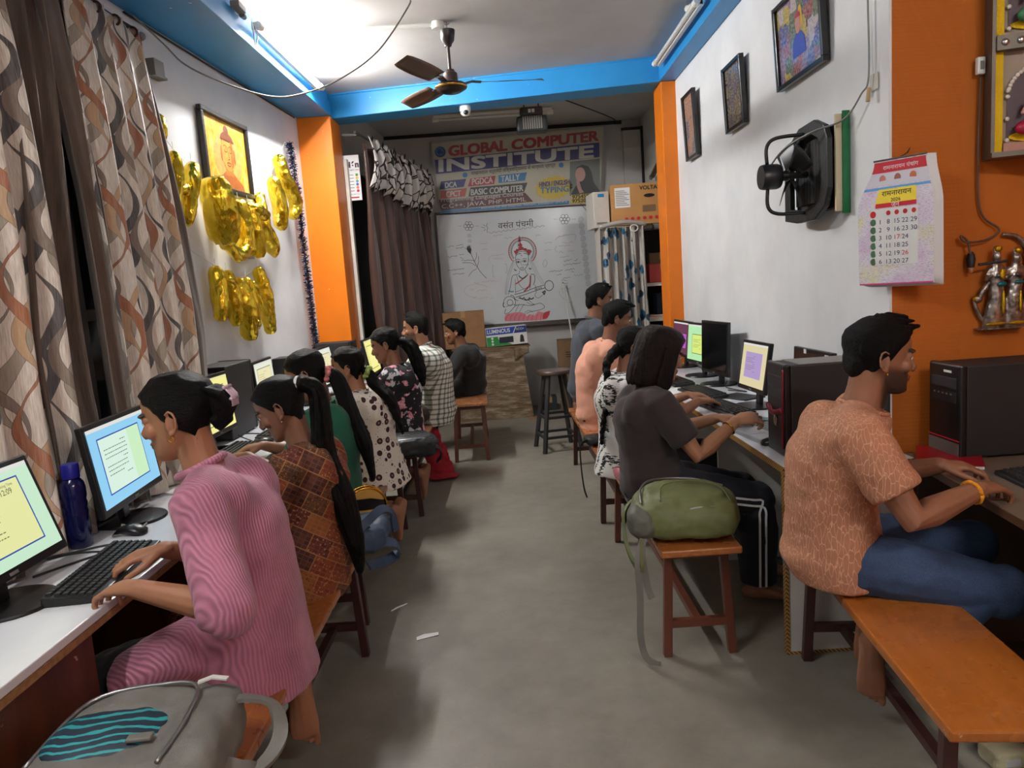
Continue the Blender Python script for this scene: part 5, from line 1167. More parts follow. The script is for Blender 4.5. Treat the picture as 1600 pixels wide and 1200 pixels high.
cable([(-1.79, 3.96, 2.94), (-1.76, 4.22, 2.88), (-1.70, 4.33, 2.80), (-1.55, 4.46, 2.73), (-1.33, 4.6, 2.672), (-1.14, 4.6, 2.672), (-.905, 4.6, 2.74), (-.66, 4.6, 2.885), (-.46, 4.6, 3.12), (-.45, 4.6, 3.165)], .005, 'sagging grey cable from the curtain top to the ceiling', MPLG)
cable([on_left(y, z, .012) for y, z in ((3.95, 2.955), (4.6, 2.95), (5.4, 2.955), (6.35, 2.955))], .006, 'thin dark cable running under the left blue beam')
# fittings beside the lit tube
r = empty('tube_starter', (-1.385, 4.42, 3.06), 0, 'grey tube starter with a dangling white loop at the near end of the lit lamp', 'starter'); MB().lathe([(0, 0), (.018, 0), (.02, .01), (.016, .05), (0, .055)], 14, (0, 0, .02), Matrix.Rotation(-PI/2, 3, 'X')).b2((-.02, -.12, .02), (.03, .0, .05)).build('body', MPLG, r, smooth=40)
MB().tube(catmull([(.03, .12, .0), (.035, .14, -.06), (.03, .10, -.13), (.035, .07, -.06), (.03, .08, .02)], 6), .004, 6).build('loop', MPLW, r, smooth=180)
r = empty('cfl_holder', (1.30, 4.95, 3.12), 0, 'old compact bulb holder beside the unlit right tube', 'bulb holder'); MB().lathe([(0, 0), (.022, 0), (.024, .03), (.018, .06), (.026, .08), (.03, .11), (.02, .14), (0, .145)], 14, (-.02, 0, 0), Matrix.Rotation(PI*.6, 3, 'X')).build('bulb', MPLW, r, smooth=50); MB().b2((-.03, -.06, -.02), (.02, -.01, .04)).build('socket', MSILV, r)
# ceiling: conduit, fan, dome camera
r = empty('conduit', (-1.47, 5.0, 3.155), 0, 'white plastic conduit across the ceiling to the fan', 'conduit'); MB().tube([(0, 0, 0), (1.13, .02, 0)], .013, 10).build('pipe', MPLW, r, smooth=60); MB().lathe([(0, -.03), (.04, -.03), (.042, .0), (.04, .014), (0, .014)], 18, (1.15, .02, 0)).build('junction_box', MPLW, r, smooth=40)
r = empty('ceiling_fan', (-.265, 5.04, CZ), 0, 'brown ceiling fan hanging in front of the blue cross beam', 'ceiling fan'); MFAN = mat('brown_fan_enamel', (74, 60, 56), .3, .2); MFAN2 = mat('dark_fan_enamel', (44, 36, 34), .28, .2)
MB().tube([(0, 0, 0), (0, 0, -.06)], .006, 8).tube([(-.02, 0, -.005), (0, 0, -.02), (.02, 0, -.005)], .004, 6).build('hook', MSILV, r)
MB().lathe([(0, -.05), (.052, -.05), (.050, -.07), (.042, -.115), (.026, -.135), (.022, -.15), (0, -.15)], 24).build('canopy', MFAN2, r, smooth=50); MB().lathe([(0, -.14), (.0105, -.14), (.0105, -.31), (0, -.31)], 14).build('down_rod', MFAN, r, smooth=60)
MB().lathe([(0, -.295), (.028, -.295), (.034, -.31), (.046, -.318), (.048, -.365), (.052, -.37), (0, -.37)], 26).build('upper_cup', MFAN, r, smooth=50)
MB().lathe([(0, -.37), (.055, -.37), (.095, -.385), (.104, -.40), (.100, -.415), (.060, -.438), (0, -.445)], 30).build('motor_housing', MFAN2, r, smooth=50); MB().lathe([(.1035, -.403), (.1060, -.401), (.1060, -.408), (.1020, -.412)], 30).build('trim_ring', MGOLD, r, smooth=50)
for k, a in enumerate((.10, .10+2*PI/3, .10+4*PI/3)):
    d = V((math.cos(a), math.sin(a), 0)); n_ = V((-d.y, d.x, 0))
    MB().ribbon([d*.085+V((0, 0, -.385)), d*.14+V((0, 0, -.372)), d*.20+V((0, 0, -.378))], .045, .005, V((0, 0, 1))).build('blade_bracket', MFAN, r)
    def bl(u, v): 
        x = .19+.42*u; wd = .058+.014*math.sin(PI*min(1, u*1.05)); return d*x+n_*(v-.5)*2*wd*(1 if u < .96 else .8)+V((0, 0, -.378+(v-.5)*.035))
    MB().grid(bl, 10, 4).build('blade', mat('brown_fan_blade', (96, 74, 62), .4), r, smooth=180, solid=.003)
r = empty('dome_camera', (-.235, 6.43, BZ), 0, 'white dome security camera under the cross beam', 'security camera'); MB().lathe([(0, 0), (.045, 0), (.048, -.02), (.045, -.045), (.036, -.066), (.018, -.080), (0, -.083)], 24).build('dome', MPLW, r, smooth=60); MB().ell((.004, -.034, -.055), (.022, .016, .022)).build('lens', MBK, r, smooth=180)
cable([(-.30, 6.40, 2.965), (-.29, 6.38, 2.93), (-.27, 6.40, 2.92), (-.26, 6.42, 2.96)], .003, 'small cable tail beside the dome camera')
# ---------------------------------------------------------------- right wall
def m_collage(name, cols, sc_=14):
    t = NT(name); v = t.coord('Object', (1, .01, 1)); vo = t.n('ShaderNodeTexVoronoi', distance='CHEBYCHEV', i_Scale=sc_); t.t.links.new(v, vo.inputs['Vector'])
    sp = t.n('ShaderNodeSeparateColor'); t.l(vo, 1, sp, 0)
    c = t.ramp(sp.outputs[0], [(i/len(cols), lin(x)) for i, x in enumerate(cols)], 'CONSTANT'); n = t.noise(v, 70, 4)
    t.base(t.mix(.45, c, t.ramp(n, [(.35, lin((40, 40, 60))), (.65, lin((200, 180, 170)))]))); t.rough(.12); return t.m
def photo_frame(y0, y1, z0, z1, m, label, th=.035, tilt=.05):
    r = empty('photo_frame', (1.447, (y0+y1)/2, z0), -PI/2, label, 'picture', 'framed photos on the right wall'); w_ = (y1-y0)/2; h_ = z1-z0; T = Matrix.Rotation(tilt, 4, 'X')
    fr = MB(); b = .022
    for a, c in (((-w_, -th, 0), (w_, -.004, b)), ((-w_, -th, h_-b), (w_, -.004, h_)), ((-w_, -th, b), (-w_+b, -.004, h_-b)), ((w_-b, -th, b), (w_, -.004, h_-b))): fr.b2(a, c)
    fr.build('frame', mat('dark_frame_lacquer', (26, 24, 26), .25), r, bevel=.003).matrix_local = T
    o = quadm(-w_+b, b, w_-b, h_-b, th*.6).build('photo', m, r); o.matrix_local = T
    MB().b2((-w_-.002, -th-.003, 0), (-w_+.006, -th, h_)).build('foil_edge', MSILV, r).matrix_local = T
    return r, o
photo_frame(5.36, 5.66, 2.28, 2.74, m_collage('portrait_print', [(150, 130, 130), (196, 140, 110), (120, 120, 130), (90, 80, 84)], 6), 'tall framed portrait nearest the orange pillar')
photo_frame(4.33, 4.66, 2.28, 2.66, m_collage('landscape_print', [(40, 42, 48), (90, 84, 40), (60, 60, 84), (120, 110, 70), (70, 76, 84)], 16), 'framed dark landscape print, middle of the three on the right wall')
r, o = photo_frame(3.27, 3.80, 2.31, 2.70, m_collage('photo_collage_print', [(60, 80, 150), (150, 60, 70), (196, 176, 60), (70, 110, 80), (140, 120, 160), (200, 190, 196), (40, 44, 84)], 11), 'large framed photo collage with a man in blue at its centre')
for pts, d, c in (([(-.075, .10), (-.065, .17), (-.03, .20), (.03, .20), (.065, .17), (.075, .10)], .0225, (40, 60, 160)), (oval(0, .235, .030, .04), .0230, (186, 130, 104)), (oval(0, .262, .034, .03, 20, 0, PI), .0234, (150, 40, 60)), (oval(.03, .26, .022, .05), .0222, (214, 160, 50))): polym(pts, d).build('printed_figure', mat('print_%d_%d_%d' % c, c, .3), o)
# exhaust fan
r = empty('exhaust_fan', (1.447, 3.36, 1.665), -PI/2, 'black exhaust fan with its motor bracket on the right wall', 'fan'); MEX = mat('black_fan_metal', (34, 34, 34), .42, .4, bump=.3)
pl = [(-.24, .0), (-.10, -.02), (.10, -.02), (.20, .03), (.235, .10), (.235, .30), (.20, .36), (.10, .40), (-.06, .395), (-.16, .35), (-.235, .29)]
mb = MB(); inner = [(u*.72, .19+(v-.19)*.74) for u, v in pl]; n = len(pl)
for d0, d1 in ((-.085, -.060),):
    vs = [V((u, d0, v)) for u, v in pl]+[V((u, d0, v)) for u, v in inner]+[V((u, d1, v)) for u, v in pl]+[V((u, d1, v)) for u, v in inner]
    fs = []
    for i in range(n):
        j = (i+1) % n; fs += [(i, j, n+j, n+i), (2*n+i, 3*n+i, 3*n+j, 2*n+j), (i, 2*n+i, 2*n+j, j), (n+i, n+j, 3*n+j, 3*n+i)]
    mb.add(vs, fs)
mb.build('rim_plate', MEX, r, fix=True, bevel=.004)
for k in range(11): MB().bar((-.17+k*.033, -.045, .06), (-.17+k*.033, -.045, .33), .012, .03).build('louvre', MEX, r)
MB().b2((-.20, -.04, .02), (.20, -.0, .36)).build('shaft_box', MDARK, r); MB().b2((.235, -.055, .0), (.248, .0, .39)).build('wooden_board', mat('raw_board', (196, 180, 150), .7), r); MB().b2((.249, -.03, -.01), (.256, -.0, .40)).build('green_board', mat('green_board_paint', (20, 110, 60), .5), r)
MB().lathe([(0, 0), (.052, 0), (.056, .012), (.056, .07), (.05, .085), (.022, .09), (.022, .12), (0, .12)], 24, (-.03, -.27, .19), Matrix.Rotation(-PI/2, 3, 'X')).build('motor', MBK, r, smooth=40)
for a in (-1, 1): MB().tube(catmull([(-.03, -.24, .19+a*.055), (-.03, -.24, .19+a*.13), (-.02, -.20, .19+a*.165), (.0, -.08, .19+a*.17)], 5), .008, 8).build('bracket_arm', MEX, r, smooth=180)
for k in range(4):
    a = .5+k*PI/2
    def bl(u, v): 
        rr_ = .03+.13*u; b = a+(v-.5)*(.95-.2*u); return V((-.03+rr_*math.cos(b), -.125-(v-.5)*.05, .19+rr_*math.sin(b)))
    MB().grid(bl, 6, 6).build('blade', MBK, r, smooth=180, solid=.002)
MB().tube([(-.03, -.17, .19), (-.03, -.06, .19)], .015, 10).build('shaft', MEX, r)
cable([(1.43, 2.92, 3.0), (1.43, 2.915, 2.45), (1.43, 2.91, 2.15), (1.42, 2.95, 2.09), (1.40, 3.06, 2.02), (1.32, 3.18, 2.00), (1.26, 3.34, 1.96), (1.20, 3.39, 1.87)], .004, 'thin wire dropping down the white wall to the exhaust fan', MPLG)
r = empty('tape_patch', (1.446, 2.90, 2.12), -PI/2, 'strip of clear tape holding the fan wire to the wall', 'tape'); MB().b2((-.03, -.003, -.03), (.03, 0, .03)).build('strip', mat('yellowed_tape', (206, 200, 186), .3), r); MB().tube([(0, -.02, -.02), (.0, -.025, -.07)], .008, 8).build('wire_joint', mat('tan_tape', (170, 140, 100), .6), r)
# calendar on the corner of the wall
r = empty('wall_calendar', (1.465, 2.765, 1.36), -PI/4-.12, 'thick paper wall calendar hanging on the corner of the orange wall', 'calendar'); CW, CH = .135, .455
def cpt(u, v, d=0.):   # u -1..1, v 0..1 : page curls at the top
    nar = 1-.32*sstep(.62, 1., v); return V((u*CW*nar+.012*sstep(.6, 1, v), -.035-d+.02*sstep(.6, 1., v)+.012*(u*u)*(1-v), v*CH))
def layer(u0, v0, u1, v1, d, c, name, nu=6, nv=8, m=None):
    return MB().grid(lambda a, b: cpt(u0+(u1-u0)*a, v0+(v1-v0)*b, d), nu, nv).build(name, m or mat('print_%d_%d_%d' % c, c, .6, var=.05), r, smooth=180)
mb = MB()
for k in range(5): mb.grid(lambda a, b: cpt(a*2-1, b, -.006-k*.006)+V((.004*k+.004, 0, -.0025*k*(1-b))), 8, 12)
mb.build('page_stack', MPAPER, r, smooth=180, solid=.0015)
t_ = NT('calendar_page_print'); v_ = t_.coord('Object', (1, 1, 1)); n1 = t_.noise(t_.coord('Object', (40, 40, 260)), 2.4, 2); n2 = t_.noise(v_, 9, 3)
t_.base(t_.mix(t_.math('MULTIPLY', t_.ramp(n1, [(.52, (0, 0, 0, 1)), (.6, (1, 1, 1, 1))]), .45), t_.ramp(n2, [(.35, lin((226, 222, 180))), (.5, lin((228, 222, 232))), (.65, lin((222, 200, 224)))]), lin((110, 110, 150)))); t_.rough(.6)
pg = layer(-1, 0, 1, 1, 0, None, 'front_page', 10, 16, t_.m)
layer(-.98, .90, .98, .985, .0012, (196, 36, 52), 'red_banner'); layer(-.98, .765, .98, .785, .0012, (90, 160, 220), 'blue_strip'); layer(-.98, .0, .98, .012, .0012, (200, 60, 120), 'pink_strip'); layer(-.98, .795, .98, .895, .0010, (206, 204, 214), 'deity_strip')
layer(-.50, .655, .58, .768, .0012, (240, 216, 60), 'title_box'); layer(-.50, .62, .58, .655, .0013, (206, 30, 50), 'month_box'); layer(-.62, .16, .62, .61, .0010, (226, 228, 226), 'date_grid')
MINK = mat('navy_ink', (36, 44, 86), .6); MRED = mat('red_ink', (196, 30, 44), .6); MBLACK = mat('black_ink', (24, 22, 24), .6)
def ctext(s, size, m, u, v, **k): return text(s, size, m, r, lambda a, b: cpt(u, v, .0022)+V((a, 0, b)), **k)
ctext('रामनारायन', .027, MBLACK, .04, .728, name='title_text'); ctext('2026', .018, MBLACK, .04, .675, name='year_text'); ctext('जून', .022, MPAPER, .04, .637, name='month_text'); ctext('रामनारायन पंचांग', .020, MPAPER, .05, .935, name='banner_text')
for cidx, days in enumerate(([1, 2, 3, 4, 5, 6], [8, 9, 10, 11, 12, 13], [15, 16, 17, 18, 19, 20], [22, 23, 24, 25, 26, 27], [29, 30])):
    for k, dnum in enumerate(days):
        u, v = -.36+cidx*.22, .505-k*.064
        MB().add([cpt(u-.085, v-.026, .0014), cpt(u+.085, v-.026, .0014), cpt(u+.085, v+.026, .0014), cpt(u-.085, v+.026, .0014)], [(0, 1, 2, 3)]).build('date_cell', MPAPER, r)
        ctext(str(dnum), .024, MRED if dnum in (17, 26) else MINK, u, v, name='date_text')
for k in range(7): MB().add([cpt(-.56, .572-k*.064, .0014)+V((math.cos(a)*.011, 0, math.sin(a)*.013)) for a in [2*PI*q/14 for q in range(14)]], [tuple(range(14))]).build('weekday_dot', mat('weekday_print', (70, 110, 76), .6) if k else MRED, r)
for k in range(4): MB().add([cpt(-.14+k*.22, .575, .0016)+V((math.cos(a)*.008, 0, math.sin(a)*.009)) for a in [2*PI*q/12 for q in range(12)]], [tuple(range(12))]).build('holiday_dot', MRED, r)
for k, c in enumerate(((190, 120, 110), (160, 100, 90), (200, 110, 80))): MB().add([cpt(-.5+k*.5, .845, .0016)+V((math.cos(a)*.012, 0, math.sin(a)*.017)) for a in [2*PI*q/12 for q in range(12)]], [tuple(range(12))]).build('printed_figure', mat('figure_print_%d' % k, c, .6), r)
MB().tube([cpt(-1.02, 1.0), cpt(1.02, 1.0)], .004, 8).build('top_strip', MSILV, r); MB().tube(catmull([cpt(-.1, 1.0), cpt(.15, 1.03)+V((0, .02, 0)), cpt(.25, 1.07)+V((0, .03, 0)), cpt(.3, 1.03)], 4), .002, 6).build('hanging_loop', MBKM, r)
# ---------------------------------------------------------------- far bay: curtain, banner, whiteboard
r = empty('curtain', (-1.2, 6.78, 0), 0, 'dark brown satin curtain drawn across the far left doorway', 'curtain')
def bayx(u, z): return V((-1.2+.40*u, 6.78+1.47*u, z))
def f(u, v):
    z = .12+(2.80-.14*u-.12)*v; p = bayx(u, z); k = .035+.02*(1-v); s_ = math.sin(2*PI*7*u+.6*math.sin(3*z))
    p += V((.95, -.25, 0))*(k*s_+.012*math.sin(2*PI*17*u))+V((.12, .06, 0))*(1-v)*u; return p-V((-1.2, 6.78, 0))
MB().grid(f, 110, 30, lambda u, v: (u*2.4, v*2.6)).build('cloth', MBRC2, r, smooth=180, solid=.002)
t_ = NT('white_black_squiggle_cloth'); v_ = t_.coord('UV', (1, 1, 1)); nz = t_.n('ShaderNodeTexNoise', i_Scale=7.); t_.t.links.new(v_, nz.inputs['Vector'])
vm = t_.n('ShaderNodeVectorMath', operation='MULTIPLY_ADD'); t_.t.links.new(nz.outputs[1], vm.inputs[0]); vm.inputs[1].default_value = (.12, .12, 0); t_.t.links.new(v_, vm.inputs[2])
vo = t_.n('ShaderNodeTexVoronoi', feature='DISTANCE_TO_EDGE', i_Scale=9.); t_.t.links.new(vm.outputs[0], vo.inputs['Vector'])
t_.base(t_.ramp(vo.outputs[0], [(.045, lin((30, 24, 22))), (.07, lin((206, 202, 198)))])); t_.rough(.6)
r = empty('valance', (-1.2, 6.78, 2.8), 0, 'gathered white and black patterned valance above the brown curtain', 'valance')
def f(u, v):
    top = 2.87-.14*u; z = top-.47*(1-v)*(1-.05*math.sin(9*u)); p = bayx(u, z); s_ = math.sin(2*PI*8*u+.8*math.sin(5*z)); bulge = .06+.05*math.sin(PI*v)
    p += V((.95, -.25, 0))*(bulge+.04*s_*(1-.5*v)); p.z += .02*math.sin(2*PI*8*u)*(1-v); return p-V((-1.2, 6.78, 2.8))
MB().grid(f, 120, 16, lambda u, v: (u*2.4, v*.5)).build('cloth', t_.m, r, smooth=180, solid=.002)
for k in range(7):
    p = f((k+.5)/7, .97); MB().tube([p+V((.02+.022*math.sin(a)*.25, .022*math.cos(a), .022*math.sin(a))) for a in [2*PI*q/14 for q in range(15)]], .006, 6).build('eyelet', MBKM, r, smooth=180)
r = empty('curtain_rod', (-1.24, 6.78, 2.90), 0, 'grey rod carrying the far brown curtain', 'curtain rod'); MB().tube([(0, 0, 0), (.40, 1.52, -.13)], .012, 10).build('rod', MPLG, r, smooth=60)
MB().bar((-.14, .1, .0), (.02, .1, -.008), .02).build('bracket', MPLG, r); MB().bar((.3, 1.45, -.12), (-.02, 1.46, -.12), .02).build('bracket', MPLG, r)
r = empty('wall_poster', (-1.32, 6.885, 2.32), -.02, 'narrow white hanging poster board beside the orange pillar', 'poster'); MB().b2((-.075, -.012, 0), (.075, 0, .40)).build('board', MPAPER, r)
text('pión', .072, mat('plum_ink', (60, 24, 50), .6), r, lambda a, b: V((.008+a, -.0135, .315+b)), name='poster_text', bold=.004); text('THE NEXT GEN', .017, MBLACK, r, lambda a, b: V((.01+a, -.0135, .268+b)), name='caption_text')
for k, c in enumerate(((90, 150, 70), (230, 170, 40), (70, 160, 180), (90, 90, 170), (220, 110, 90), (210, 50, 60))):
    MB().add([V((.045+math.cos(a)*.013, -.0135, .225-k*.028+math.sin(a)*.013)) for a in [2*PI*q/14 for q in range(14)]], [tuple(range(14))]).build('colour_dot', mat('dot_%d' % k, c, .6), r); quadm(-.05, .222-k*.028, .015, .228-k*.028, .0135).build('text_bar', MPLG, r)
text('Welcome 24x7 Care', .014, MBLACK, r, lambda a, b: V((a, -.0135, .055+b)), name='footer_text'); quadm(-.06, .02, .05, .032, .0135).build('text_bar', MRED, r)

# whiteboard -------------------------------------------------------------------------------------------------
WB = V((.205, 8.735, 1.0)); r = empty('whiteboard', WB, 0, 'large whiteboard with a marker drawing of a seated musician goddess', 'whiteboard')
MWBD = mat('whiteboard_surface', (222, 226, 230), .18, var=.03); MAL = mat('aluminium_trim', (96, 90, 86), .4, .6)
srf = MB().b2((-.95, -.01, .02), (.945, .05, 1.335)).build('surface', MWBD, r)
fr = MB()
for a, b in (((-.965, -.018, 0), (.96, .055, .02)), ((-.965, -.018, 1.335), (.96, .055, 1.352)), ((-.965, -.018, .02), (-.95, .055, 1.335)), ((.945, -.018, .02), (.96, .055, 1.335))): fr.b2(a, b)
fr.build('frame', MAL, r); MB().b2((-.96, -.075, -.03), (.955, .05, -.001)).build('pen_tray', MAL, r, bevel=.004)
def bd(X, Y, d=.013): return V((-.62091+.001125*X-.000074*Y-WB.x, -d, 2.292277-.000077*X-.001112*Y-WB.z))
INK = {'k': mat('black_marker', (44, 46, 54), .5), 'r': mat('red_marker', (196, 60, 66), .5), 'p': mat('pink_marker', (232, 140, 152), .5), 'g': mat('faded_marker', (150, 152, 160), .5), 'f': mat('faded_red_marker', (206, 160, 168), .5), 'b': mat('blue_marker', (110, 150, 176), .5), 'w': MWBD}
def bl(pts, wd=5, k=4):
    P = catmull([V((x, y, 0)) for x, y in pts], k) if k > 1 else [V((x, y, 0)) for x, y in pts]
    return [(p.x, p.y) for p in P], wd
def draw(name, ink, lines, d=.0125, k=4):
    mb = MB()
    for wd, pts in lines:
        P = [V((*p, 0)) for p in pts]; P = catmull(P, k) if k > 1 and len(P) > 2 else P; n = len(P); vs = []
        for i in range(n):
            t = P[min(i+1, n-1)]-P[max(i-1, 0)]; t = t.normalized() if t.length > 1e-9 else V((1, 0, 0)); q = V((-t.y, t.x, 0))*wd/2; vs += [bd((P[i]-q).x, (P[i]-q).y, d), bd((P[i]+q).x, (P[i]+q).y, d)]
        mb.add(vs, [(2*i, 2*i+2, 2*i+3, 2*i+1) for i in range(n-1)])
    o = mb.build(name, INK[ink], srf); o['kind'] = 'stuff'; return o
def shape(name, ink, pts, d=.0115): return MB().add([bd(x, y, d) for x, y in pts], [tuple(range(len(pts)))]).build(name, INK[ink], srf)
def arc(cx, cy, a, b, t0, t1, n=20): return [(cx+a*math.cos(math.radians(t0+(t1-t0)*i/n)), cy+b*math.sin(math.radians(t0+(t1-t0)*i/n))) for i in range(n+1)]
# halo and crown
draw('halo_line', 'k', [(5, arc(775, 350, 112, 115, 140, 400)), (4, arc(775, 350, 122, 124, 140, 400))], .0125, 1)
sc_ = []
for i in range(34): a = 140+260*i/33; sc_.append((7, arc(775+134*math.cos(math.radians(a)), 350+134*math.sin(math.radians(a)), 11, 11, a-100, a+100, 6)))
draw('halo_scallops', 'r', sc_, .0124, 1)
shape('crown', 'r', [(690, 360), (685, 340), (700, 345), (715, 322), (735, 330), (740, 300), (728, 285), (745, 262), (730, 240), (742, 190), (760, 240), (752, 262), (775, 282), (765, 300), (790, 320), (812, 315), (822, 335), (850, 335), (868, 350), (850, 375), (840, 390), (815, 350), (775, 335), (735, 345), (705, 385)])
draw('crown_outline', 'k', [(4, [(690, 360), (700, 345), (735, 330), (728, 285), (742, 190), (752, 262), (790, 320), (850, 335), (868, 350), (845, 390)]), (5, arc(775, 395, 72, 45, 190, 350)), (3, arc(770, 205, 14, 14, 0, 180))])
# face, hair, ears
draw('face_outline', 'k', [(5, [(704, 400), (706, 450), (722, 500), (750, 535), (775, 546), (800, 532), (826, 492), (836, 440), (838, 395)]), (4, arc(730, 460, 20, 9, 180, 360)), (4, arc(730, 460, 20, 8, 0, 180)), (4, arc(796, 452, 20, 9, 180, 360)), (4, arc(796, 452, 20, 8, 0, 180)), (7, arc(731, 460, 5, 5, 0, 360)), (7, arc(797, 452, 5, 5, 0, 360)), (5, [(708, 440), (728, 430), (750, 438)]), (5, [(776, 432), (796, 424), (818, 432)]), (3, [(764, 440), (760, 480), (768, 492), (780, 488)]), (5, [(752, 520), (770, 514), (790, 518)]), (4, [(756, 526), (772, 532), (788, 524)]), (3, [(780, 492), (815, 488), (842, 486)]), (6, [(764, 385), (765, 400)])])
draw('hair_and_neck', 'k', [(6, [(704, 400), (720, 380), (760, 372)]), (6, [(840, 395), (820, 375), (785, 370)]), (4, [(745, 545), (740, 580), (720, 590)]), (4, [(805, 540), (815, 575), (838, 585)]), (8, [(690, 530), (700, 548), (715, 545)]), (8, [(842, 520), (856, 535), (866, 522)]), (10, [(735, 600), (760, 625), (790, 628), (830, 590)])])
hs = []
for o_ in (0, 22, 40): hs += [(3, [(690-o_*.2, 440), (668-o_*.6, 520), (640-o_*.7, 620), (618-o_*.5, 720), (608-o_*.3, 800)]), (3, [(842+o_*.4, 430), (872+o_*.8, 500), (910+o_*.8, 580), (950+o_*.9, 650), (980+o_*.5, 690)])]
draw('long_hair', 'g', hs)
# body, arms, veena
draw('body_outline', 'k', [(5, [(720, 592), (672, 605), (655, 680), (640, 760), (625, 800)]), (4, [(700, 640), (700, 720), (705, 790)]), (6, [(860, 590), (895, 590), (905, 640), (890, 700)]), (5, [(860, 600), (858, 690), (850, 740)]), (4, [(715, 600), (740, 690), (790, 740), (830, 720)]), (4, [(700, 775), (860, 715)]), (4, [(905, 700), (920, 760), (905, 810), (940, 835), (990, 800)])])
draw('sash', 'r', [(12, [(705, 690), (760, 650), (815, 605)]), (14, [(858, 600), (852, 690), (820, 740), (790, 765)])], .0120)
draw('veena', 'k', [(6, [(690, 800), (800, 770), (900, 730), (1000, 700)]), (6, [(700, 830), (800, 800), (910, 760), (1010, 730)]), (7, arc(1052, 706, 45, 52, 0, 360)), (5, arc(640, 880, 62, 60, 170, 400)), (5, arc(645, 885, 30, 32, 0, 360)), (9, [(580, 880), (572, 915), (590, 935)]), (8, [(905, 740), (910, 750)]), (8, [(925, 734), (930, 748)]), (8, [(945, 727), (950, 742)]), (8, [(965, 720), (972, 736)]), (10, [(990, 770), (1000, 800), (1012, 760), (980, 780)]), (6, [(650, 805), (680, 815), (700, 850), (730, 865)])])
draw('waist_band', 'k', [(10, arc(770, 825, 22, 18, 0, 180)), (10, arc(820, 838, 22, 18, 0, 180)), (10, arc(868, 828, 22, 18, 0, 180)), (6, [(730, 835), (770, 845), (820, 860), (890, 835)])])
draw('arm_band', 'b', [(14, [(628, 760), (660, 770), (685, 765)])])
draw('lap_outline', 'k', [(5, [(600, 950), (590, 1000), (640, 985), (700, 920), (760, 905), (860, 915), (960, 890), (1005, 930), (960, 960), (860, 980), (820, 1000)]), (4, [(740, 900), (700, 980)]), (4, [(790, 900), (740, 985)]), (4, [(840, 860), (900, 910)]), (4, [(820, 880), (870, 905), (900, 900)]), (4, [(800, 990), (840, 965), (880, 985)]), (4, [(600, 930), (660, 905), (720, 910)])])
shape('lotus', 'p', [(585, 1050), (600, 1010), (650, 995), (700, 985), (760, 985), (800, 1000), (820, 1030), (850, 1005), (900, 1020), (940, 975), (1000, 990), (1062, 970), (1060, 1000), (1040, 1040), (1020, 1062), (900, 1075), (760, 1078), (640, 1082), (590, 1080)], .0108)
shape('lotus_petal', 'r', [(985, 1060), (990, 1010), (1010, 985), (1064, 968), (1058, 1010), (1035, 1050)], .0113)
draw('lotus_lines', 'r', [(4, [(600+i*45, 1075), (610+i*45, 1030), (640+i*42, 1000+8*(i % 2))]) for i in range(9)], .0122)
# title, flowers, curls, feather
ttl = text('वसंत पंचमी', 88, INK['k'], srf, lambda a, b: bd(705+a, 78-a*.075-b, .0125), name='title_text')
draw('title_underline', 'g', [(5, [(430+i*25, 160-i*3.2+(7 if i % 2 else -7)) for i in range(24)])])
def flower(cx, cy, R0):
    L = [(4, arc(cx, cy, R0*.28, R0*.28, 0, 360, 12))]
    for i in range(6): a = math.radians(60*i); L.append((4, arc(cx+R0*.62*math.cos(a), cy+R0*.62*math.sin(a), R0*.34, R0*.34, 0, 360, 12)))
    for i in range(3): L += [(6, [(cx-R0*1.5-i*14, cy), (cx-R0*1.5-i*14+5, cy)]), (6, [(cx+R0*1.4+i*14, cy), (cx+R0*1.4+i*14+5, cy)])]
    return L
draw('flower', 'k', flower(220, 90, 52), k=1); draw('flower', 'k', flower(1210, 20, 56), k=1)
sp = []
for i in range(11):
    cx, cy = 1375+i*8.5, 20+i*66; sp.append((4, [(cx+(4+t*1.5)*math.cos(t*.8), cy+(4+t*1.5)*math.sin(t*.8)) for t in range(20)]))
for i in range(3): cx, cy = 232+(i % 2)*4-8, 190+i*55; sp.append((3, [(cx+(3+t*1.1)*math.cos(t*.8), cy+(3+t*1.1)*math.sin(t*.8)) for t in range(18)]))
draw('curl_border', 'g', sp); draw('brace', 'k', [(4, [(415, 60), (405, 90), (418, 110), (408, 135), (418, 160)]), (4, [(350, 100), (385, 110)]), (4, [(370, 75), (395, 95)]), (4, [(375, 140), (395, 122)])])
draw('feather', 'k', [(5, [(225, 330), (270, 440), (330, 550), (400, 630)]), (4, [(300, 530), (250, 560), (215, 610)]), (4, [(290, 500), (240, 470), (150, 468)]), (4, [(270, 445), (210, 440), (170, 450)]), (4, [(300, 520), (320, 460), (318, 400)]), (4, [(275, 460), (300, 400), (296, 360)]), (4, [(240, 380), (200, 330), (180, 315)])]); shape('feather_eye', 'k', [(200, 300), (230, 290), (248, 330), (240, 375), (215, 360), (200, 330)])
rnd = random.Random(12)
def scribble(x, y, L, sl=-.12, h_=9):
    pts = []; n = max(4, int(L/9))
    for i in range(n): pts.append((x+L*i/n, y+sl*L*i/n+rnd.uniform(-h_, h_)))
    return pts
draw('notes_black', 'k', [(3.2, scribble(x, y, L)) for x, y, L in ((0, 305, 75), (90, 290, 80), (85, 320, 95), (0, 410, 110), (120, 385, 60), (130, 420, 45), (140, 445, 40), (0, 550, 180), (50, 590, 130), (1205, 450, 90), (1310, 440, 45), (1200, 490, 190), (1050, 560, 150), (1215, 545, 90), (1130, 590, 60), (1280, 565, 40), (1190, 630, 90), (1180, 655, 70), (1190, 690, 70), (1290, 535, 40))])
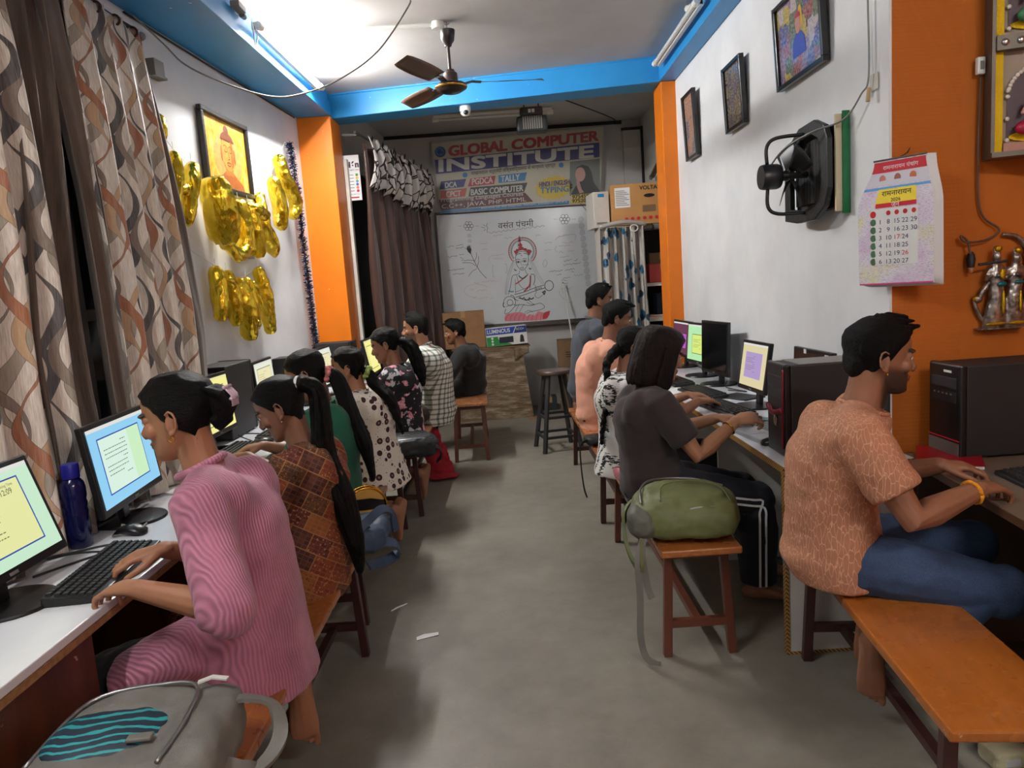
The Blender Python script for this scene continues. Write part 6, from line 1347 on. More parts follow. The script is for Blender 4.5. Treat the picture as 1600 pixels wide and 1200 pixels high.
draw('notes_red', 'f', [(3.2, scribble(x, y, L)) for x, y, L in ((330, 275, 90), (350, 330, 70), (450, 395, 140), (470, 430, 110), (270, 680, 60), (350, 670, 170), (220, 750, 60), (300, 765, 110), (260, 835, 50), (310, 840, 110), (440, 835, 50), (1145, 195, 100), (1190, 265, 120), (1170, 740, 130), (1190, 775, 80))]+[(3, arc(300, 760, 130, 70, 90, 330)), (3, [(440, 400), (425, 430), (440, 460)])])
draw('notes_grey', 'g', [(3, scribble(x, y, L)) for x, y, L in ((470, 190, 110), (590, 215, 90), (1000, 265, 90), (1150, 300, 130), (1150, 360, 60), (1250, 350, 70), (1160, 410, 110), (1000, 340, 80), (1310, 600, 110), (1250, 890, 60), (910, 185, 60))]+[(3, [(1120, 240), (1140, 205), (1290, 175), (1325, 190), (1315, 240)]), (3, [(1130, 290), (1110, 330), (1135, 355)]), (3, [(985, 480), (1010, 435), (1030, 470), (1005, 515), (985, 480)]), (3, [(480, 500), (465, 505), (470, 610), (485, 612)]), (3, [(590, 480), (610, 485), (612, 565), (595, 570)]), (3, [(1160, 760), (1165, 800), (1215, 855)])])
cable([(.93, 8.70, 2.34), (1.02, 8.69, 2.22), (1.12, 8.68, 2.10), (1.2, 8.66, 1.98)], .003, 'thin black wire hanging over the whiteboard corner')
r = empty('stick', (.80, 8.27, 0), 0, 'thin white stick leaning against the whiteboard', 'stick'); MB().tube([(0, 0, 0), (-.13, .38, 1.44)], .009, 8).build('rod', MPLW, r, smooth=60); MB().tube([(-.13, .38, 1.44), (-.131, .383, 1.455)], .0095, 8).build('tip', MPLG, r)

# banner -----------------------------------------------------------------------------------------------------
BN = V((.25, 8.71, 2.34)); r = empty('shop_banner', BN, 0, 'printed plastic-covered banner for a computer institute above the whiteboard', 'banner')
def bn(X, Y, d=0.): return V((-.75207+.001332*X-.000087*Y-BN.x, -d, 3.373485-.00009*X-.001294*Y-BN.z))
def bq(name, m, pts, d): return MB().add([bn(x, y, d) for x, y in pts], [tuple(range(len(pts)))]).build(name, m, r)
pm = lambda nm, c: mat(nm, c, .4, var=.06)
MB().loft([[bn(x, y, -.012) for x, y in ((28, 188), (1500, 48), (1478, 698), (96, 792))], [bn(x, y, 0) for x, y in ((28, 188), (1500, 48), (1478, 698), (96, 792))]]).build('sheet', pm('banner_cream', (206, 200, 180)), r, fix=True)
CNAVY = pm('banner_navy', (46, 44, 128)); CRED = pm('banner_red', (176, 28, 48)); CMAR = pm('banner_maroon', (92, 22, 36)); CYEL = pm('banner_yellow', (226, 196, 40)); CCY = pm('banner_cyan', (30, 130, 190)); CBK = pm('banner_black', (30, 30, 34)); CWH = pm('banner_white', (228, 226, 220)); COR = pm('banner_orange_red', (196, 78, 60))
bq('navy_band', CNAVY, ((52, 330), (1465, 180), (1470, 305), (62, 452)), .002)
bq('blue_foot', CCY, ((100, 768), (1210, 683), (1210, 712), (100, 792)), .002); bq('maroon_block', CMAR, ((85, 675), (830, 612), (900, 690), (98, 768)), .002)
for nm, m, p in (('navy_tag', CNAVY, ((105, 515), (322, 492), (300, 562), (90, 585))), ('red_tag', CRED, ((358, 490), (575, 465), (562, 537), (336, 560))), ('cyan_tag', CCY, ((600, 462), (845, 436), (828, 508), (600, 530))), ('orange_tag', COR, ((105, 597), (328, 572), (310, 645), (95, 668))), ('black_tag', CBK, ((358, 568), (850, 525), (820, 608), (340, 648)))): bq(nm, m, p, .002)
star = []
for i in range(44): a = 2*PI*i/44; k_ = 1.0 if i % 2 else .86; star.append((1078+168*k_*math.cos(a), 570+106*k_*math.sin(a)-.085*168*k_*math.cos(a)))
bq('yellow_burst', CYEL, star, .002)
bq('photo_patch', pm('banner_photo_grey', (120, 126, 122)), ((1215, 345), (1470, 318), (1480, 610), (1215, 640)), .002)
bq('printed_hair', CBK, ((1262, 440), (1275, 392), (1320, 370), (1375, 385), (1405, 440), (1420, 520), (1470, 590), (1475, 612), (1225, 640), (1255, 570), (1300, 520)), .0028); bq('printed_face', pm('banner_skin', (206, 160, 146)), [(1305+44*math.cos(2*PI*i/18), 455+62*math.sin(2*PI*i/18)) for i in range(18)], .0034); bq('printed_hand', pm('banner_skin2', (196, 150, 138)), ((1270, 500), (1300, 520), (1318, 580), (1340, 610), (1300, 620), (1278, 560)), .0036)
bq('number_panel', CYEL, ((1228, 632), (1465, 612), (1465, 697), (1228, 712)), .003)
def btext(s_, x0, y0, x1, y1, cap_, m, d=.005, bold=.0, name='banner_text', heavy=0.):
    me = text_mesh(s_, 1.0, 'LEFT', bold, name=name); xs = [v.co.x for v in me.vertices]; ysv = [v.co.y for v in me.vertices]
    a0, a1 = min(xs), max(xs); b0 = min(ysv); b1 = max(ysv)
    for v in me.vertices:
        t = (v.co.x-a0)/(a1-a0); h_ = (v.co.y-b0)/(b1-b0)*cap_; v.co = bn(x0+(x1-x0)*t, y0+(y1-y0)*t-h_, d)
    if heavy:      # thicken the strokes with copies shifted by a few units of the print
        mb = MB(); k_ = 0
        for sx in (-1, 0, 1):
            for sy in (-.6, .6):
                sh = bn(heavy*sx, heavy*sy)-bn(0, 0)+V((0, -.0002*k_, 0)); k_ += 1
                mb.add([v.co+sh for v in me.vertices], [tuple(p.vertices) for p in me.polygons])
        bpy.data.meshes.remove(me); return mb.build(name, m, r)
    me.materials.clear(); me.materials.append(m); o = bpy.data.objects.new(name, me); col.objects.link(o); o.parent = r; return o
btext('GLOBAL', 178, 298, 672, 248, 86, CRED, heavy=6); btext('COMPUTER', 718, 243, 1455, 165, 84, CRED, heavy=6); btext('INSTITUTE', 92, 432, 1412, 306, 100, CWH, heavy=8)
btext('माखनलाल चतुर्वेदी विश्वविद्यालय से मान्यता प्राप्त', 365, 472, 1090, 398, 50, CBK, bold=.01)
for s_, a in (('DCA', (140, 572, 240, 562, 46, CWH)), ('PGDCA', (372, 545, 550, 527, 52, CWH)), ('TALLY', (622, 522, 782, 503, 52, CWH)), ('CPCT', (148, 652, 275, 640, 48, CWH)), ('BASIC COMPUTER', (362, 636, 812, 598, 52, CWH)), ('HINDI / ENGLISH', (952, 565, 1210, 540, 42, CNAVY)), ('TYPING', (962, 622, 1205, 602, 52, CCY)), ('975458099', (1238, 668, 1455, 650, 34, CBK)), ('975204609', (1238, 702, 1455, 688, 30, CBK))): btext(s_, *a, heavy=1.6)
btext('Programming Languages Courses', 102, 706, 812, 648, 44, CWH, bold=.0); btext('C,C++, JAVA, PHP, HTML', 108, 762, 838, 698, 48, CWH, bold=.0); btext('Behind of All Stores, Ranjhi, Jabalpur (M.P.)', 450, 758, 1190, 702, 20, CWH, bold=0)
def ring_pts(cx, cy, R0, n=24): return [(cx+R0*math.cos(2*PI*i/n), cy+R0*math.sin(2*PI*i/n)) for i in range(n)]
bq('globe_emblem', CNAVY, ring_pts(102, 262, 46), .003); bq('globe_sea', CCY, ring_pts(98, 258, 36), .0034); bq('globe_land', CNAVY, ((80, 240), (105, 232), (112, 262), (92, 286), (76, 268)), .0038); bq('globe_land', CNAVY, ((112, 252), (126, 256), (120, 282), (108, 276)), .0038); bq('star_mark', CCY, ring_pts(312, 460, 22, 12), .003); bq('star_mark', CCY, ring_pts(1140, 374, 22, 12), .003)
t_ = NT('clear_plastic_wrap'); v_ = t_.coord('Object', (1, 1, 1), (0, .5, 0)); t_.base((1, 1, 1, 1)); t_.rough(.08); t_.b.inputs['Alpha'].default_value = .10; t_.b.inputs['Specular IOR Level'].default_value = 1.0; t_.bump(t_.noise(t_.coord('Object', (9, 1, 2.2), (0, .5, 0)), 3., 5, .65), .9, .03)
def f(u, v):
    p0 = V(bn(10, 178)).lerp(bn(1525, 30), u); p1 = V(bn(80, 800)).lerp(bn(1500, 712), u); p = p1.lerp(p0, v); p.y = -.016-.012*noise.noise(V((u*9, v*4, 1)))-.006*noise.noise(V((u*30, v*9, 2))); return p
MB().grid(f, 60, 24).build('plastic_wrap', t_.m, r, smooth=180)
# rods and hooks for the banner
MB().tube([bn(60, 800, .0)+V((0, -.01, -.006)), bn(1475, 705, .0)+V((0, -.01, -.006))], .006, 8).build('lower_rod', MSTEEL, r)
# hanging flood lamp, empty holder
r = empty('hanging_lamp', (.345, 7.06, 2.86), 0, 'grey ribbed lamp housing hanging on a wire below the far ceiling', 'lamp'); MHL = mat('dark_lamp_housing', (52, 56, 56), .5)
MB().b2((-.14, -.09, -.02), (.14, .09, .12)).b2((-.105, -.085, .12), (.105, .085, .20)).build('housing', MHL, r, bevel=.02)
for k in range(9):
    MB().b2((-.085+k*.0205, -.096, .0), (-.072+k*.0205, -.09, .115)).build('fin', mat('lamp_fin_metal', (150, 148, 140), .4, .5) if k == 0 else bpy.data.materials['lamp_fin_metal'], r)
MB().b2((-.03, -.092, .145), (-.005, -.085, .175)).b2((.003, -.092, .145), (.028, -.085, .175)).build('label_tag', MPLW, r); MB().tube(catmull([(-.06, 0, .20), (-.06, 0, .26), (0, 0, .262), (.065, 0, .262), (.07, 0, .2)], 3), .006, 6).tube([(0, 0, .262), (0, 0, .39)], .003, 6).build('hanger', MBKM, r)
r = empty('bulb_holder', (.12, 7.0, 3.245), 0, 'empty black bulb holder with a looped wire on the far ceiling', 'bulb holder'); MB().lathe([(0, 0), (.02, 0), (.024, -.03), (.02, -.05), (0, -.05)], 14, (-.03, 0, 0)).build('socket', MBKM, r, smooth=40); MB().tube(catmull([(-.03, 0, -.04), (-.01, 0, -.12), (.03, 0, -.14), (.05, 0, -.06), (.04, 0, 0)], 6), .003, 6).build('wire', MBKM, r)
cable([(.42, 7.0, 3.20), (.9, 7.6, 3.16), (1.3, 8.4, 3.2), (1.4, 8.75, 3.21)], .006, 'black cable sagging across the far bay ceiling')
# ---------------------------------------------------------------- far bay furniture and cartons
MCARD = mat('brown_cardboard', (150, 112, 76), .8, var=.12, scale=8, bump=.1); MCARD2 = mat('dusty_cardboard', (126, 98, 70), .85, var=.18, scale=5)
def carton(x, y, z, rz, d, label, m=MCARD, flap=.0, name='cardboard_box'):
    r = empty(name, (x, y, z), rz, label, 'box'); a, b, c = d[0]/2, d[1]/2, d[2]
    MB().b2((-a, -b, 0), (a, b, c)).build('body', m, r, bevel=.004)
    MB().b2((-a-.001, -b-.001, c), (-.002, b+.001, c+.004)).build('flap', m, r); MB().b2((.002, -b-.001, c), (a+.001, b+.001, c+.004)).build('flap', m, r)
    MB().b2((-.025, -b-.002, c-.06), (.025, b, c+.0052)).build('packing_tape', mat('tan_packing_tape', (170, 134, 90), .3), r); return r
t_ = NT('wrapped_plastic_brown'); v_ = t_.coord('Object', (2.5, 2.5, 9)); n_ = t_.noise(v_, 2., 6, .7); t_.base(t_.ramp(n_, [(.3, lin((84, 66, 50))), (.5, lin((122, 100, 74))), (.72, lin((176, 160, 132)))])); t_.rough(.22); t_.bump(n_, .9, .03)
r = empty('wrapped_crate', (-.22, 8.27, 0), .06, 'large brown crate wrapped in wrinkled plastic below the whiteboard', 'crate')
def f(u, v): return V((0, 0, 0))
mb = MB(); mb.loft([[V((sx*(.42-.02*k)+.012*noise.noise(V((sx*3, k*2.1, sy*2))), sy*.25, z)) for sx, sy in ((-1, -1), (-.5, -1), (0, -1), (.5, -1), (1, -1), (1, 1), (-1, 1))] for k, z in enumerate((0, .2, .4, .6, .79))]); mb.build('body', t_.m, r, fix=True)
MB().b2((-.43, -.26, .79), (.43, .26, .80)).build('lid', MCARD2, r); MB().grid(lambda u, v: V((.25+.16*u, -.26-.004-.01*math.sin(8*u), .795-.15*v*(1-.5*u))), 8, 4).build('loose_wrap', t_.m, r, smooth=180, solid=.002)
r = empty('printed_carton', (-.045, 8.17, .802), -.06, 'white blue and green LUMINOUS inverter carton on the wrapped crate', 'box'); MB().b2((-.225, -.10, 0), (.225, .10, .20)).build('body', CWH, r, bevel=.004); r.rotation_euler = (0, -.035, .08); r.location = (-.03, 8.17, .812)
quadm(-.222, .125, .222, .197, .1012).build('blue_panel', pm('carton_blue', (30, 70, 170)), r); polym([(-.222, .004), (.06, .004), (-.09, .07), (-.10, .105), (-.222, .105)], .1014).build('green_panel', pm('carton_green', (40, 140, 60)), r); polym([(.08, .127), (.22, .127), (.22, .195), (.115, .195)], .1016).build('corner_panel', pm('carton_navy', (24, 44, 110)), r); polym([(.07, .127), (.08, .127), (.115, .195), (.105, .195)], .1017).build('white_slash', CWH, r)
text('LUMINOUS', .06, CWH, r, lambda a, b: V((-.085+a*.85, -.1022, .161+b)), name='brand_text', bold=.0015); text('ECO+', .034, CWH, r, lambda a, b: V((.155+a, -.1022, .165+b)), name='corner_text'); MB().b2((-.085, -.106, .03), (.07, -.1015, .095)).build('product_picture', pm('carton_product', (28, 34, 56)), r); polym([(.14, .02), (.19, .02), (.185, .08), (.17, .105), (.15, .095), (.145, .06)], .1018).build('printed_figure', CBK, r)
for k in range(3): MB().add([V((-.16+math.cos(a)*.013, -.1024, .025+k*.032+math.sin(a)*.013)) for a in [2*PI*q/14 for q in range(14)]], [tuple(range(14))]).build('round_icon', CWH, r)
carton(-.50, 8.30, .802, .05, (.46, .30, .40), 'plain brown carton behind the man in black')
c_ = carton(.755, 8.45, 0, -.05, (.42, .24, .80), 'tall dusty brown carton standing on the floor under the whiteboard corner', MCARD2)
for k in range(3): quadm(-.12, .66-k*.025, -.03+.02*k, .67-k*.025, .1215).build('printed_text', MBLACK, c_)
carton(.42, 8.50, 0, .0, (.16, .22, .15), 'small dark box on the floor behind the stool', mat('dark_box_card', (36, 44, 46), .6))
# storage rack on the right of the bay
r = empty('storage_rack', (1.28, 7.15, 0), 0, 'white storage rack half hidden by the blue flower-print curtain', 'shelf'); MRK = mat('painted_rack_white', (206, 200, 190), .5)
for z in (.20, .62, 1.06, 1.39, 1.93): MB().b2((-.37, -.2, z-.03), (.39, .2, z)).build('shelf_board', MRK, r)
for x in (-.36, .38): MB().b2((x-.012, -.2, 0), (x+.012, .2, 1.93)).build('upright', MRK, r)
MB().b2((-.36, .195, .0), (.38, .2, 1.93)).build('back_board', MDARK, r)
r = empty('carton', (1.275, 7.12, 1.935), -.08, 'brown VOLTAS appliance carton on top of the rack', 'box'); MB().b2((-.235, -.19, 0), (.235, .19, .37)).build('body', mat('tan_cardboard', (190, 140, 82), .75, var=.08), r, bevel=.004)
quadm(-.20, .16, -.06, .34, .1915).build('white_label', MPAPER, r)
for k in range(9): quadm(-.19, .18+k*.016, -.07-.02*(k % 3), .186+k*.016, .1925).build('label_line', MPLG, r)
text('VOLTAS', .05, MBLACK, r, lambda a, b: V((.12+a, -.1925, .325+b)), name='brand_text', bold=.001); MB().add([V((.115+math.cos(a)*.05, -.1925, .255+math.sin(a)*.017)) for a in [2*PI*q/18 for q in range(18)]], [tuple(range(18))]).build('hand_hole', MBLACK, r)
for k in range(6): MB().add([V((-.10+k*.055+math.cos(a)*.016, -.1925, .055+math.sin(a)*.016)) for a in [2*PI*q/14 for q in range(14)]], [tuple(range(14))]).build('red_icon', MRED, r)
quadm(.05, .11, .17, .17, .1925).build('printed_panel', MCARD2, r); text('VOLTAS', .10, mat('carton_navy_ink', (50, 54, 84), .6), r, lambda a, b: V((-.2365, a, .15+b)), name='side_text')
r = empty('appliance_box', (.93, 7.20, 1.935), .10, 'narrow white appliance box beside the brown carton', 'box'); MB().b2((-.075, -.16, 0), (.075, .16, .33)).build('body', MWPANEL, r, bevel=.004); quadm(-.03, .28, .03, .31, .1612).build('blue_mark', CCY, r); quadm(-.05, .03, .05, .05, .1612).build('grey_mark', MPLG, r)
t_ = NT('blue_leaf_print_cloth'); v_ = t_.coord('UV', (1, 1, 1)); vo = t_.n('ShaderNodeTexVoronoi', i_Scale=8.5); t_.t.links.new(v_, vo.inputs['Vector']); nz = t_.noise(v_, 14, 3)
lf = t_.ramp(t_.math('ADD', vo.outputs[0], t_.math('MULTIPLY', nz, .5)), [(.60, (1, 1, 1, 1)), (.64, (0, 0, 0, 1))]); bgc = t_.ramp(t_.noise(t_.coord('UV', (40, 2, 1)), 3, 3), [(.3, lin((128, 124, 118))), (.7, lin((200, 196, 188)))])
t_.base(t_.mix(lf, bgc, t_.ramp(nz, [(.4, lin((20, 40, 66))), (.6, lin((30, 110, 150)))]))); t_.rough(.4)
r = empty('curtain', (.92, 6.90, .9), 0, 'silver curtain with blue leaf print hung over the storage rack', 'curtain')
def f(u, v):
    z = .0+1.02*v; return V((-.02+(.40+.03*(1-v))*u, .03*math.sin(2*PI*5*u+.7*math.sin(4*z))+.012*math.sin(2*PI*11*u), z))
MB().grid(f, 80, 24, lambda u, v: (u*.9, v*1.0)).build('cloth', t_.m, r, smooth=180, solid=.002)
MB().tube(catmull([(-.02, -.02, 1.03), (.2, -.05, 1.06), (.40, -.03, 1.03)], 6), .02, 8).build('rolled_top', t_.m, r, smooth=180); MB().tube([(.29+math.cos(a)*.035, -.05, 1.0+math.sin(a)*.03) for a in [q*.5 for q in range(22)]], .006, 6).build('cord_knot', MPLW, r, smooth=180)
# things on the rack
carton(1.46, 7.10, 1.392, .2, (.26, .22, .17), 'red and white small carton on the upper rack shelf', mat('red_white_card', (196, 70, 66), .5))
carton(1.50, 7.12, 1.565, -.1, (.24, .20, .10), 'low brown carton stacked on the upper rack shelf', MCARD2)
carton(1.52, 7.12, 1.062, .1, (.22, .2, .22), 'dark blue fabric case on the middle rack shelf', mat('navy_fabric', (24, 36, 62), .8))
carton(1.40, 7.10, .622, .0, (.3, .24, .30), 'brown carton low on the storage rack', MCARD)
r = empty('paper_stack', (1.40, 7.05, 1.062), .1, 'loose stack of orange and white papers on the middle rack shelf', 'papers')
for k, c in enumerate(((220, 216, 206), (206, 110, 50), (226, 222, 214))): MB().b2((-.09+.01*k, -.10, k*.009), (.10, .10, k*.009+.008)).build('sheets', mat('papers_%d' % k, c, .7), r)
r = empty('rolled_bundle', (1.30, 6.99, 1.965), 0, 'grey rolled bundle squeezed under the brown carton', 'bundle'); MB().tube(catmull([(-.14, 0, .0), (0, -.02, .005), (.16, 0, .0)], 5), [.02]*5+[.028]*6, 10).build('roll', MPLG, r, smooth=180); MB().tube([(-.02, -.02, -.001), (-.0, -.02, .0)], .03, 10).build('tie', MBKM, r); r.location = (1.40, 6.93, 1.90)
r = empty('pull_bracket', (1.635, 7.5, 2.55), 0, 'rusty angled door bolt on the far right wall', 'bracket'); MB().bar((-.01, -.45, .16), (-.01, .5, -.06), .05, .02).build('arm', mat('rusty_metal', (104, 84, 60), .6, .5), r); MB().ell((-.02, .5, -.06), (.02, .03, .03)).ell((-.02, .1, .04), (.02, .05, .04)).build('knob', MPLG, r, smooth=180)
MB().b2((-.012, -.2, -.35), (-.004, .1, -.1)).build('sketch_sheet', MPAPER, r)
# ---------------------------------------------------------------- bags
def superell(mb, c, r, e=.5, rot=None, nu=24, nv=14):
    vs = []; c = V(c); pw = lambda x: math.copysign(abs(x)**e, x)
    for j in range(nv+1):
        t = -PI/2+PI*j/nv
        for i in range(nu):
            a = 2*PI*i/nu; p = V((r[0]*pw(math.cos(t))*pw(math.cos(a)), r[1]*pw(math.cos(t))*pw(math.sin(a)), r[2]*pw(math.sin(t)))); vs.append((rot @ p if rot is not None else p)+c)
    mb.add(vs, [(j*nu+i, j*nu+(i+1) % nu, (j+1)*nu+(i+1) % nu, (j+1)*nu+i) for j in range(nv) for i in range(nu)])
def crumple(amp, q, seed): return lambda co, n: co+n*amp*(noise.noise(co*q+V((seed, 0, 0)))+.5*noise.noise(co*q*2.7+V((0, seed, 0)))-.6*abs(noise.noise(V((co.x*q*.7, co.y*q*.7, co.z*q*2))+V((seed, seed, 0)))))
MZIP = mat('zip_metal', (170, 170, 172), .3, .9)
def m_nylon(name, c, var=.15):
    t = NT(name); v = t.coord('Object'); n = t.noise(v, 10, 4); f = t.noise(v, 500, 1); a = lin(c)
    t.base(t.ramp(n, [(.3, tuple(x*(1-var) for x in a[:3])+(1,)), (.7, tuple(min(1, x*(1+var)) for x in a[:3])+(1,))])); t.rough(.55); t.bump(t.math('ADD', n, t.math('MULTIPLY', f, .15)), .3, .01); return t.m
MOLV = m_nylon('olive_green_nylon', (98, 104, 62)); MGRS = m_nylon('grey_green_mesh', (92, 94, 84)); MGREY = m_nylon('grey_nylon', (112, 110, 104)); MNAVB = m_nylon('slate_blue_nylon', (58, 76, 104)); MBLKN = m_nylon('black_nylon', (28, 30, 32)); MREDC = m_cloth('red_cloth', (156, 16, 34))
# olive backpack
r = empty('backpack', (.635, 2.79, .45), -.10, 'olive green backpack lying on the right bench', 'bag', 'bags on the benches')
mb = MB(); superell(mb, (0, .0, .085), (.205, .165, .082), .55); superell(mb, (.0, .0, .135), (.165, .13, .055), .6); superell(mb, (.03, -.12, .075), (.15, .06, .06), .6)
remeshed(mb, 'main_bag', MOLV, r, .008, 3, crumple(.008, 11, 2))
mb = MB(); superell(mb, (-.165, -.07, .075), (.062, .095, .065), .7); remeshed(mb, 'mesh_side_pocket', MGRS, r, .008, 3, crumple(.008, 14, 5))
MB().tube(catmull([(-.17, -.10, .15), (-.16, .02, .175), (-.10, .12, .18), (.05, .15, .17), (.17, .10, .15)], 6), .0045, 6).build('main_zip', MZIP, r, smooth=180); MB().tube(catmull([(-.03, -.155, .13), (.04, -.15, .142), (.13, -.135, .135)], 5), .0045, 6).build('pocket_zip', MZIP, r, smooth=180)
MB().tube(catmull([(-.10, -.13, .165), (-.08, -.04, .20), (.03, .0, .205), (.13, -.05, .19), (.16, -.12, .15)], 6), .003, 6).build('seam', MOLV, r, smooth=180)
MB().ribbon(catmull([(-.19, .05, .10), (-.235, -.02, .06), (-.225, -.10, -.04), (-.19, -.16, -.08), (-.18, -.13, .02)], 6), .05, .012, V((1, .2, .3))).build('shoulder_strap', MOLV, r, smooth=40)
MB().ribbon(catmull([(-.17, -.14, .03), (-.195, -.175, -.05), (-.195, -.18, -.20), (-.20, -.18, -.34), (-.185, -.19, -.42), (-.15, -.20, -.444), (-.13, -.205, -.445)], 6), .026, .003, V((.1, -1, 0))).build('webbing', MGREY, r, smooth=40)
MB().ribbon(catmull([(-.17, -.12, .03), (-.178, -.165, -.04), (-.165, -.17, -.15), (-.15, -.17, -.20)], 6), .026, .003, V((.1, -1, 0))).build('webbing', MGREY, r, smooth=40)
# grey and teal backpack
t_ = NT('teal_stripe_cloth'); v_ = t_.coord('Object'); s_ = t_.sep(v_); w_ = t_.math('SINE', t_.math('ADD', t_.math('MULTIPLY', t_.math('ADD', s_[1], t_.math('MULTIPLY', s_[2], 1.3)), 230.), t_.math('MULTIPLY', t_.noise(v_, 9, 3), 14.)))
t_.base(t_.ramp(w_, [(.45, lin((30, 44, 60))), (.62, lin((40, 158, 160)))])); t_.rough(.6)
r = empty('backpack', (-.84, 1.42, .45), .08, 'grey backpack with a teal wavy panel at the lower left', 'bag', 'bags on the benches')
mb = MB(); superell(mb, (0, 0, .075), (.20, .19, .070), .55); superell(mb, (.13, .03, .088), (.07, .16, .065), .6); superell(mb, (-.02, .12, .10), (.16, .08, .06), .6); remeshed(mb, 'main_bag', MGREY, r, .008, 3, crumple(.008, 10, 7))
mb = MB(); superell(mb, (-.045, .02, .118), (.130, .105, .040), .7); remeshed(mb, 'front_panel', t_.m, r, .007, 3, crumple(.004, 10, 9))
MB().tube(catmull([(-.18, -.06, .125), (-.13, .12, .155), (.02, .145, .165), (.10, .12, .165), (.115, .0, .158), (.10, -.12, .145)], 6), .0045, 6).build('main_zip', MZIP, r, smooth=180); MB().ribbon([(.10, .13, .168), (.13, .135, .175), (.165, .13, .17)], .014, .004, V((0, 0, 1))).build('zip_pull', MPLW, r)
MB().ribbon(catmull([(.16, .10, .12), (.20, .11, .13), (.26, .12, .10), (.28, .07, .05), (.25, .0, .03), (.20, -.03, .04), (.16, -.06, .06)], 6), .032, .009, V((.2, .2, 1))).build('shoulder_strap', MGREY, r, smooth=40)
MB().ribbon(catmull([(.17, -.05, .09), (.22, -.03, .06), (.245, .0, .02), (.255, -.03, -.08), (.25, -.06, -.14)], 6), .03, .003, V((.3, -.4, 1))).build('webbing', MGREY, r, smooth=40); MB().tube(catmull([(-.14, -.15, .12), (-.16, -.17, .15), (-.13, -.175, .16), (-.11, -.16, .13)], 5), .005, 6).build('key_ring', MSILV, r, smooth=180)
mb = MB(); superell(mb, (.245, -.07, -.06), (.025, .04, .07), .8); remeshed(mb, 'padded_handle', mat('beige_padding', (150, 136, 116), .8), r, .008, 2)
MB().b2((.015, -.055, .150), (.065, -.03, .158)).build('rubber_badge', MPLG, r, bevel=.003)
# blue bag
r = empty('backpack', (-.665, 2.83, .45), .2, 'slate blue backpack at the far end of the nearest left bench', 'bag', 'bags on the benches')
mb = MB(); superell(mb, (-.03, 0, .065), (.155, .13, .062), .55); superell(mb, (.06, .03, .075), (.08, .10, .05), .6); remeshed(mb, 'main_bag', MNAVB, r, .008, 3, crumple(.010, 12, 3))
MB().ribbon(catmull([(-.02, -.12, .09), (.05, -.10, .14), (.11, -.02, .16), (.15, .05, .12), (.16, .06, .04)], 6), .035, .010, V((.5, -.5, .6))).build('shoulder_strap', MNAVB, r, smooth=40); MB().ribbon(catmull([(.0, -.10, .06), (.08, -.08, .05), (.15, -.04, .02), (.16, .02, -.04), (.10, .02, -.07), (.04, -.05, -.05)], 6), .04, .010, V((.5, -.5, .6))).build('shoulder_strap', MNAVB, r, smooth=40); MB().tube(catmull([(-.17, -.08, .11), (-.05, -.13, .115), (.06, -.10, .12)], 5), .004, 6).build('zip', MBKM, r, smooth=180)
# black bag
r = empty('backpack', (-.655, 4.50, .45), .1, 'black backpack between the ring-print tunic and the blossom blouse', 'bag', 'bags on the benches')
mb = MB(); superell(mb, (0, 0, .07), (.15, .15, .068), .55); superell(mb, (.07, -.02, .06), (.10, .11, .065), .7); remeshed(mb, 'main_bag', MBLKN, r, .008, 3, crumple(.009, 12, 4)); MB().tube(catmull([(-.12, -.13, .12), (.02, -.14, .13), (.14, -.06, .11)], 5), .004, 6).build('zip', MZIP, r, smooth=180); text('aps', .05, MPLG, r, lambda a, b: V((-.03+a, -.05+b*.8, .143+.03*b)), name='bag_text'); MB().ribbon(catmull([(.1, -.1, .08), (.17, -.08, .05), (.18, .0, -.02), (.15, .03, -.06)], 5), .03, .008, V((1, -.3, .3))).build('shoulder_strap', MBLKN, r, smooth=40)
# red cloth bag
r = empty('cloth_bag', (-.625, 5.66, 0), 0, 'red cloth bag drooping to the floor beside the checked shirt man', 'bag', 'bags on the benches')
mb = MB(); mb.loft(rings(catmull([(-.02, -.02, .42), (-.02, -.03, .30), (.0, -.04, .16), (.01, -.05, .05)], 5), [(.02, .015)]*2+[(.06, .022)]*5+[(.095, .035)]*5+[(.12, .05)]*4, 16, V((0, 1, 0)))); mb.ell((.02, -.06, .028), (.15, .10, .026)); remeshed(mb, 'pouch', MREDC, r, .008, 3, crumple(.012, 13, 6)); MB().ribbon(catmull([(-.02, -.02, .42), (-.06, 0, .40), (-.04, .02, .30)], 5), .02, .004, V((1, 0, 0))).build('handle', MREDC, r)
# round gold and black handbag
r = empty('round_handbag', (-.675, 3.13, .45), .35, 'round black and gold handbag standing on the bench behind the long ponytail', 'bag', 'bags on the benches'); t_ = NT('black_gold_swirl'); v_ = t_.coord('Object'); wv = t_.n('ShaderNodeTexWave', wave_type='RINGS', i_Scale=3.2, i_Distortion=14., i_Detail=1.); t_.t.links.new(v_, wv.inputs['Vector']); t_.base(t_.ramp(wv.outputs[1], [(.5, lin((22, 18, 16))), (.62, lin((196, 150, 70)))])); t_.rough(.25)
RX = Matrix.Rotation(PI/2, 3, 'X'); MB().lathe([(0, -.025), (.078, -.025), (.085, -.015), (.085, .015), (.078, .025), (0, .025)], 32, (0, 0, .09), RX).build('body', t_.m, r, smooth=40); MB().tube([(math.cos(a)*.087, -.02, .09+math.sin(a)*.087) for a in [2*PI*q/32 for q in range(33)]], .005, 8).build('gold_rim', MGOLD, r, smooth=180); MB().tube([(math.cos(a)*.087, .02, .09+math.sin(a)*.087) for a in [2*PI*q/32 for q in range(33)]], .005, 8).build('gold_rim', MGOLD, r, smooth=180)
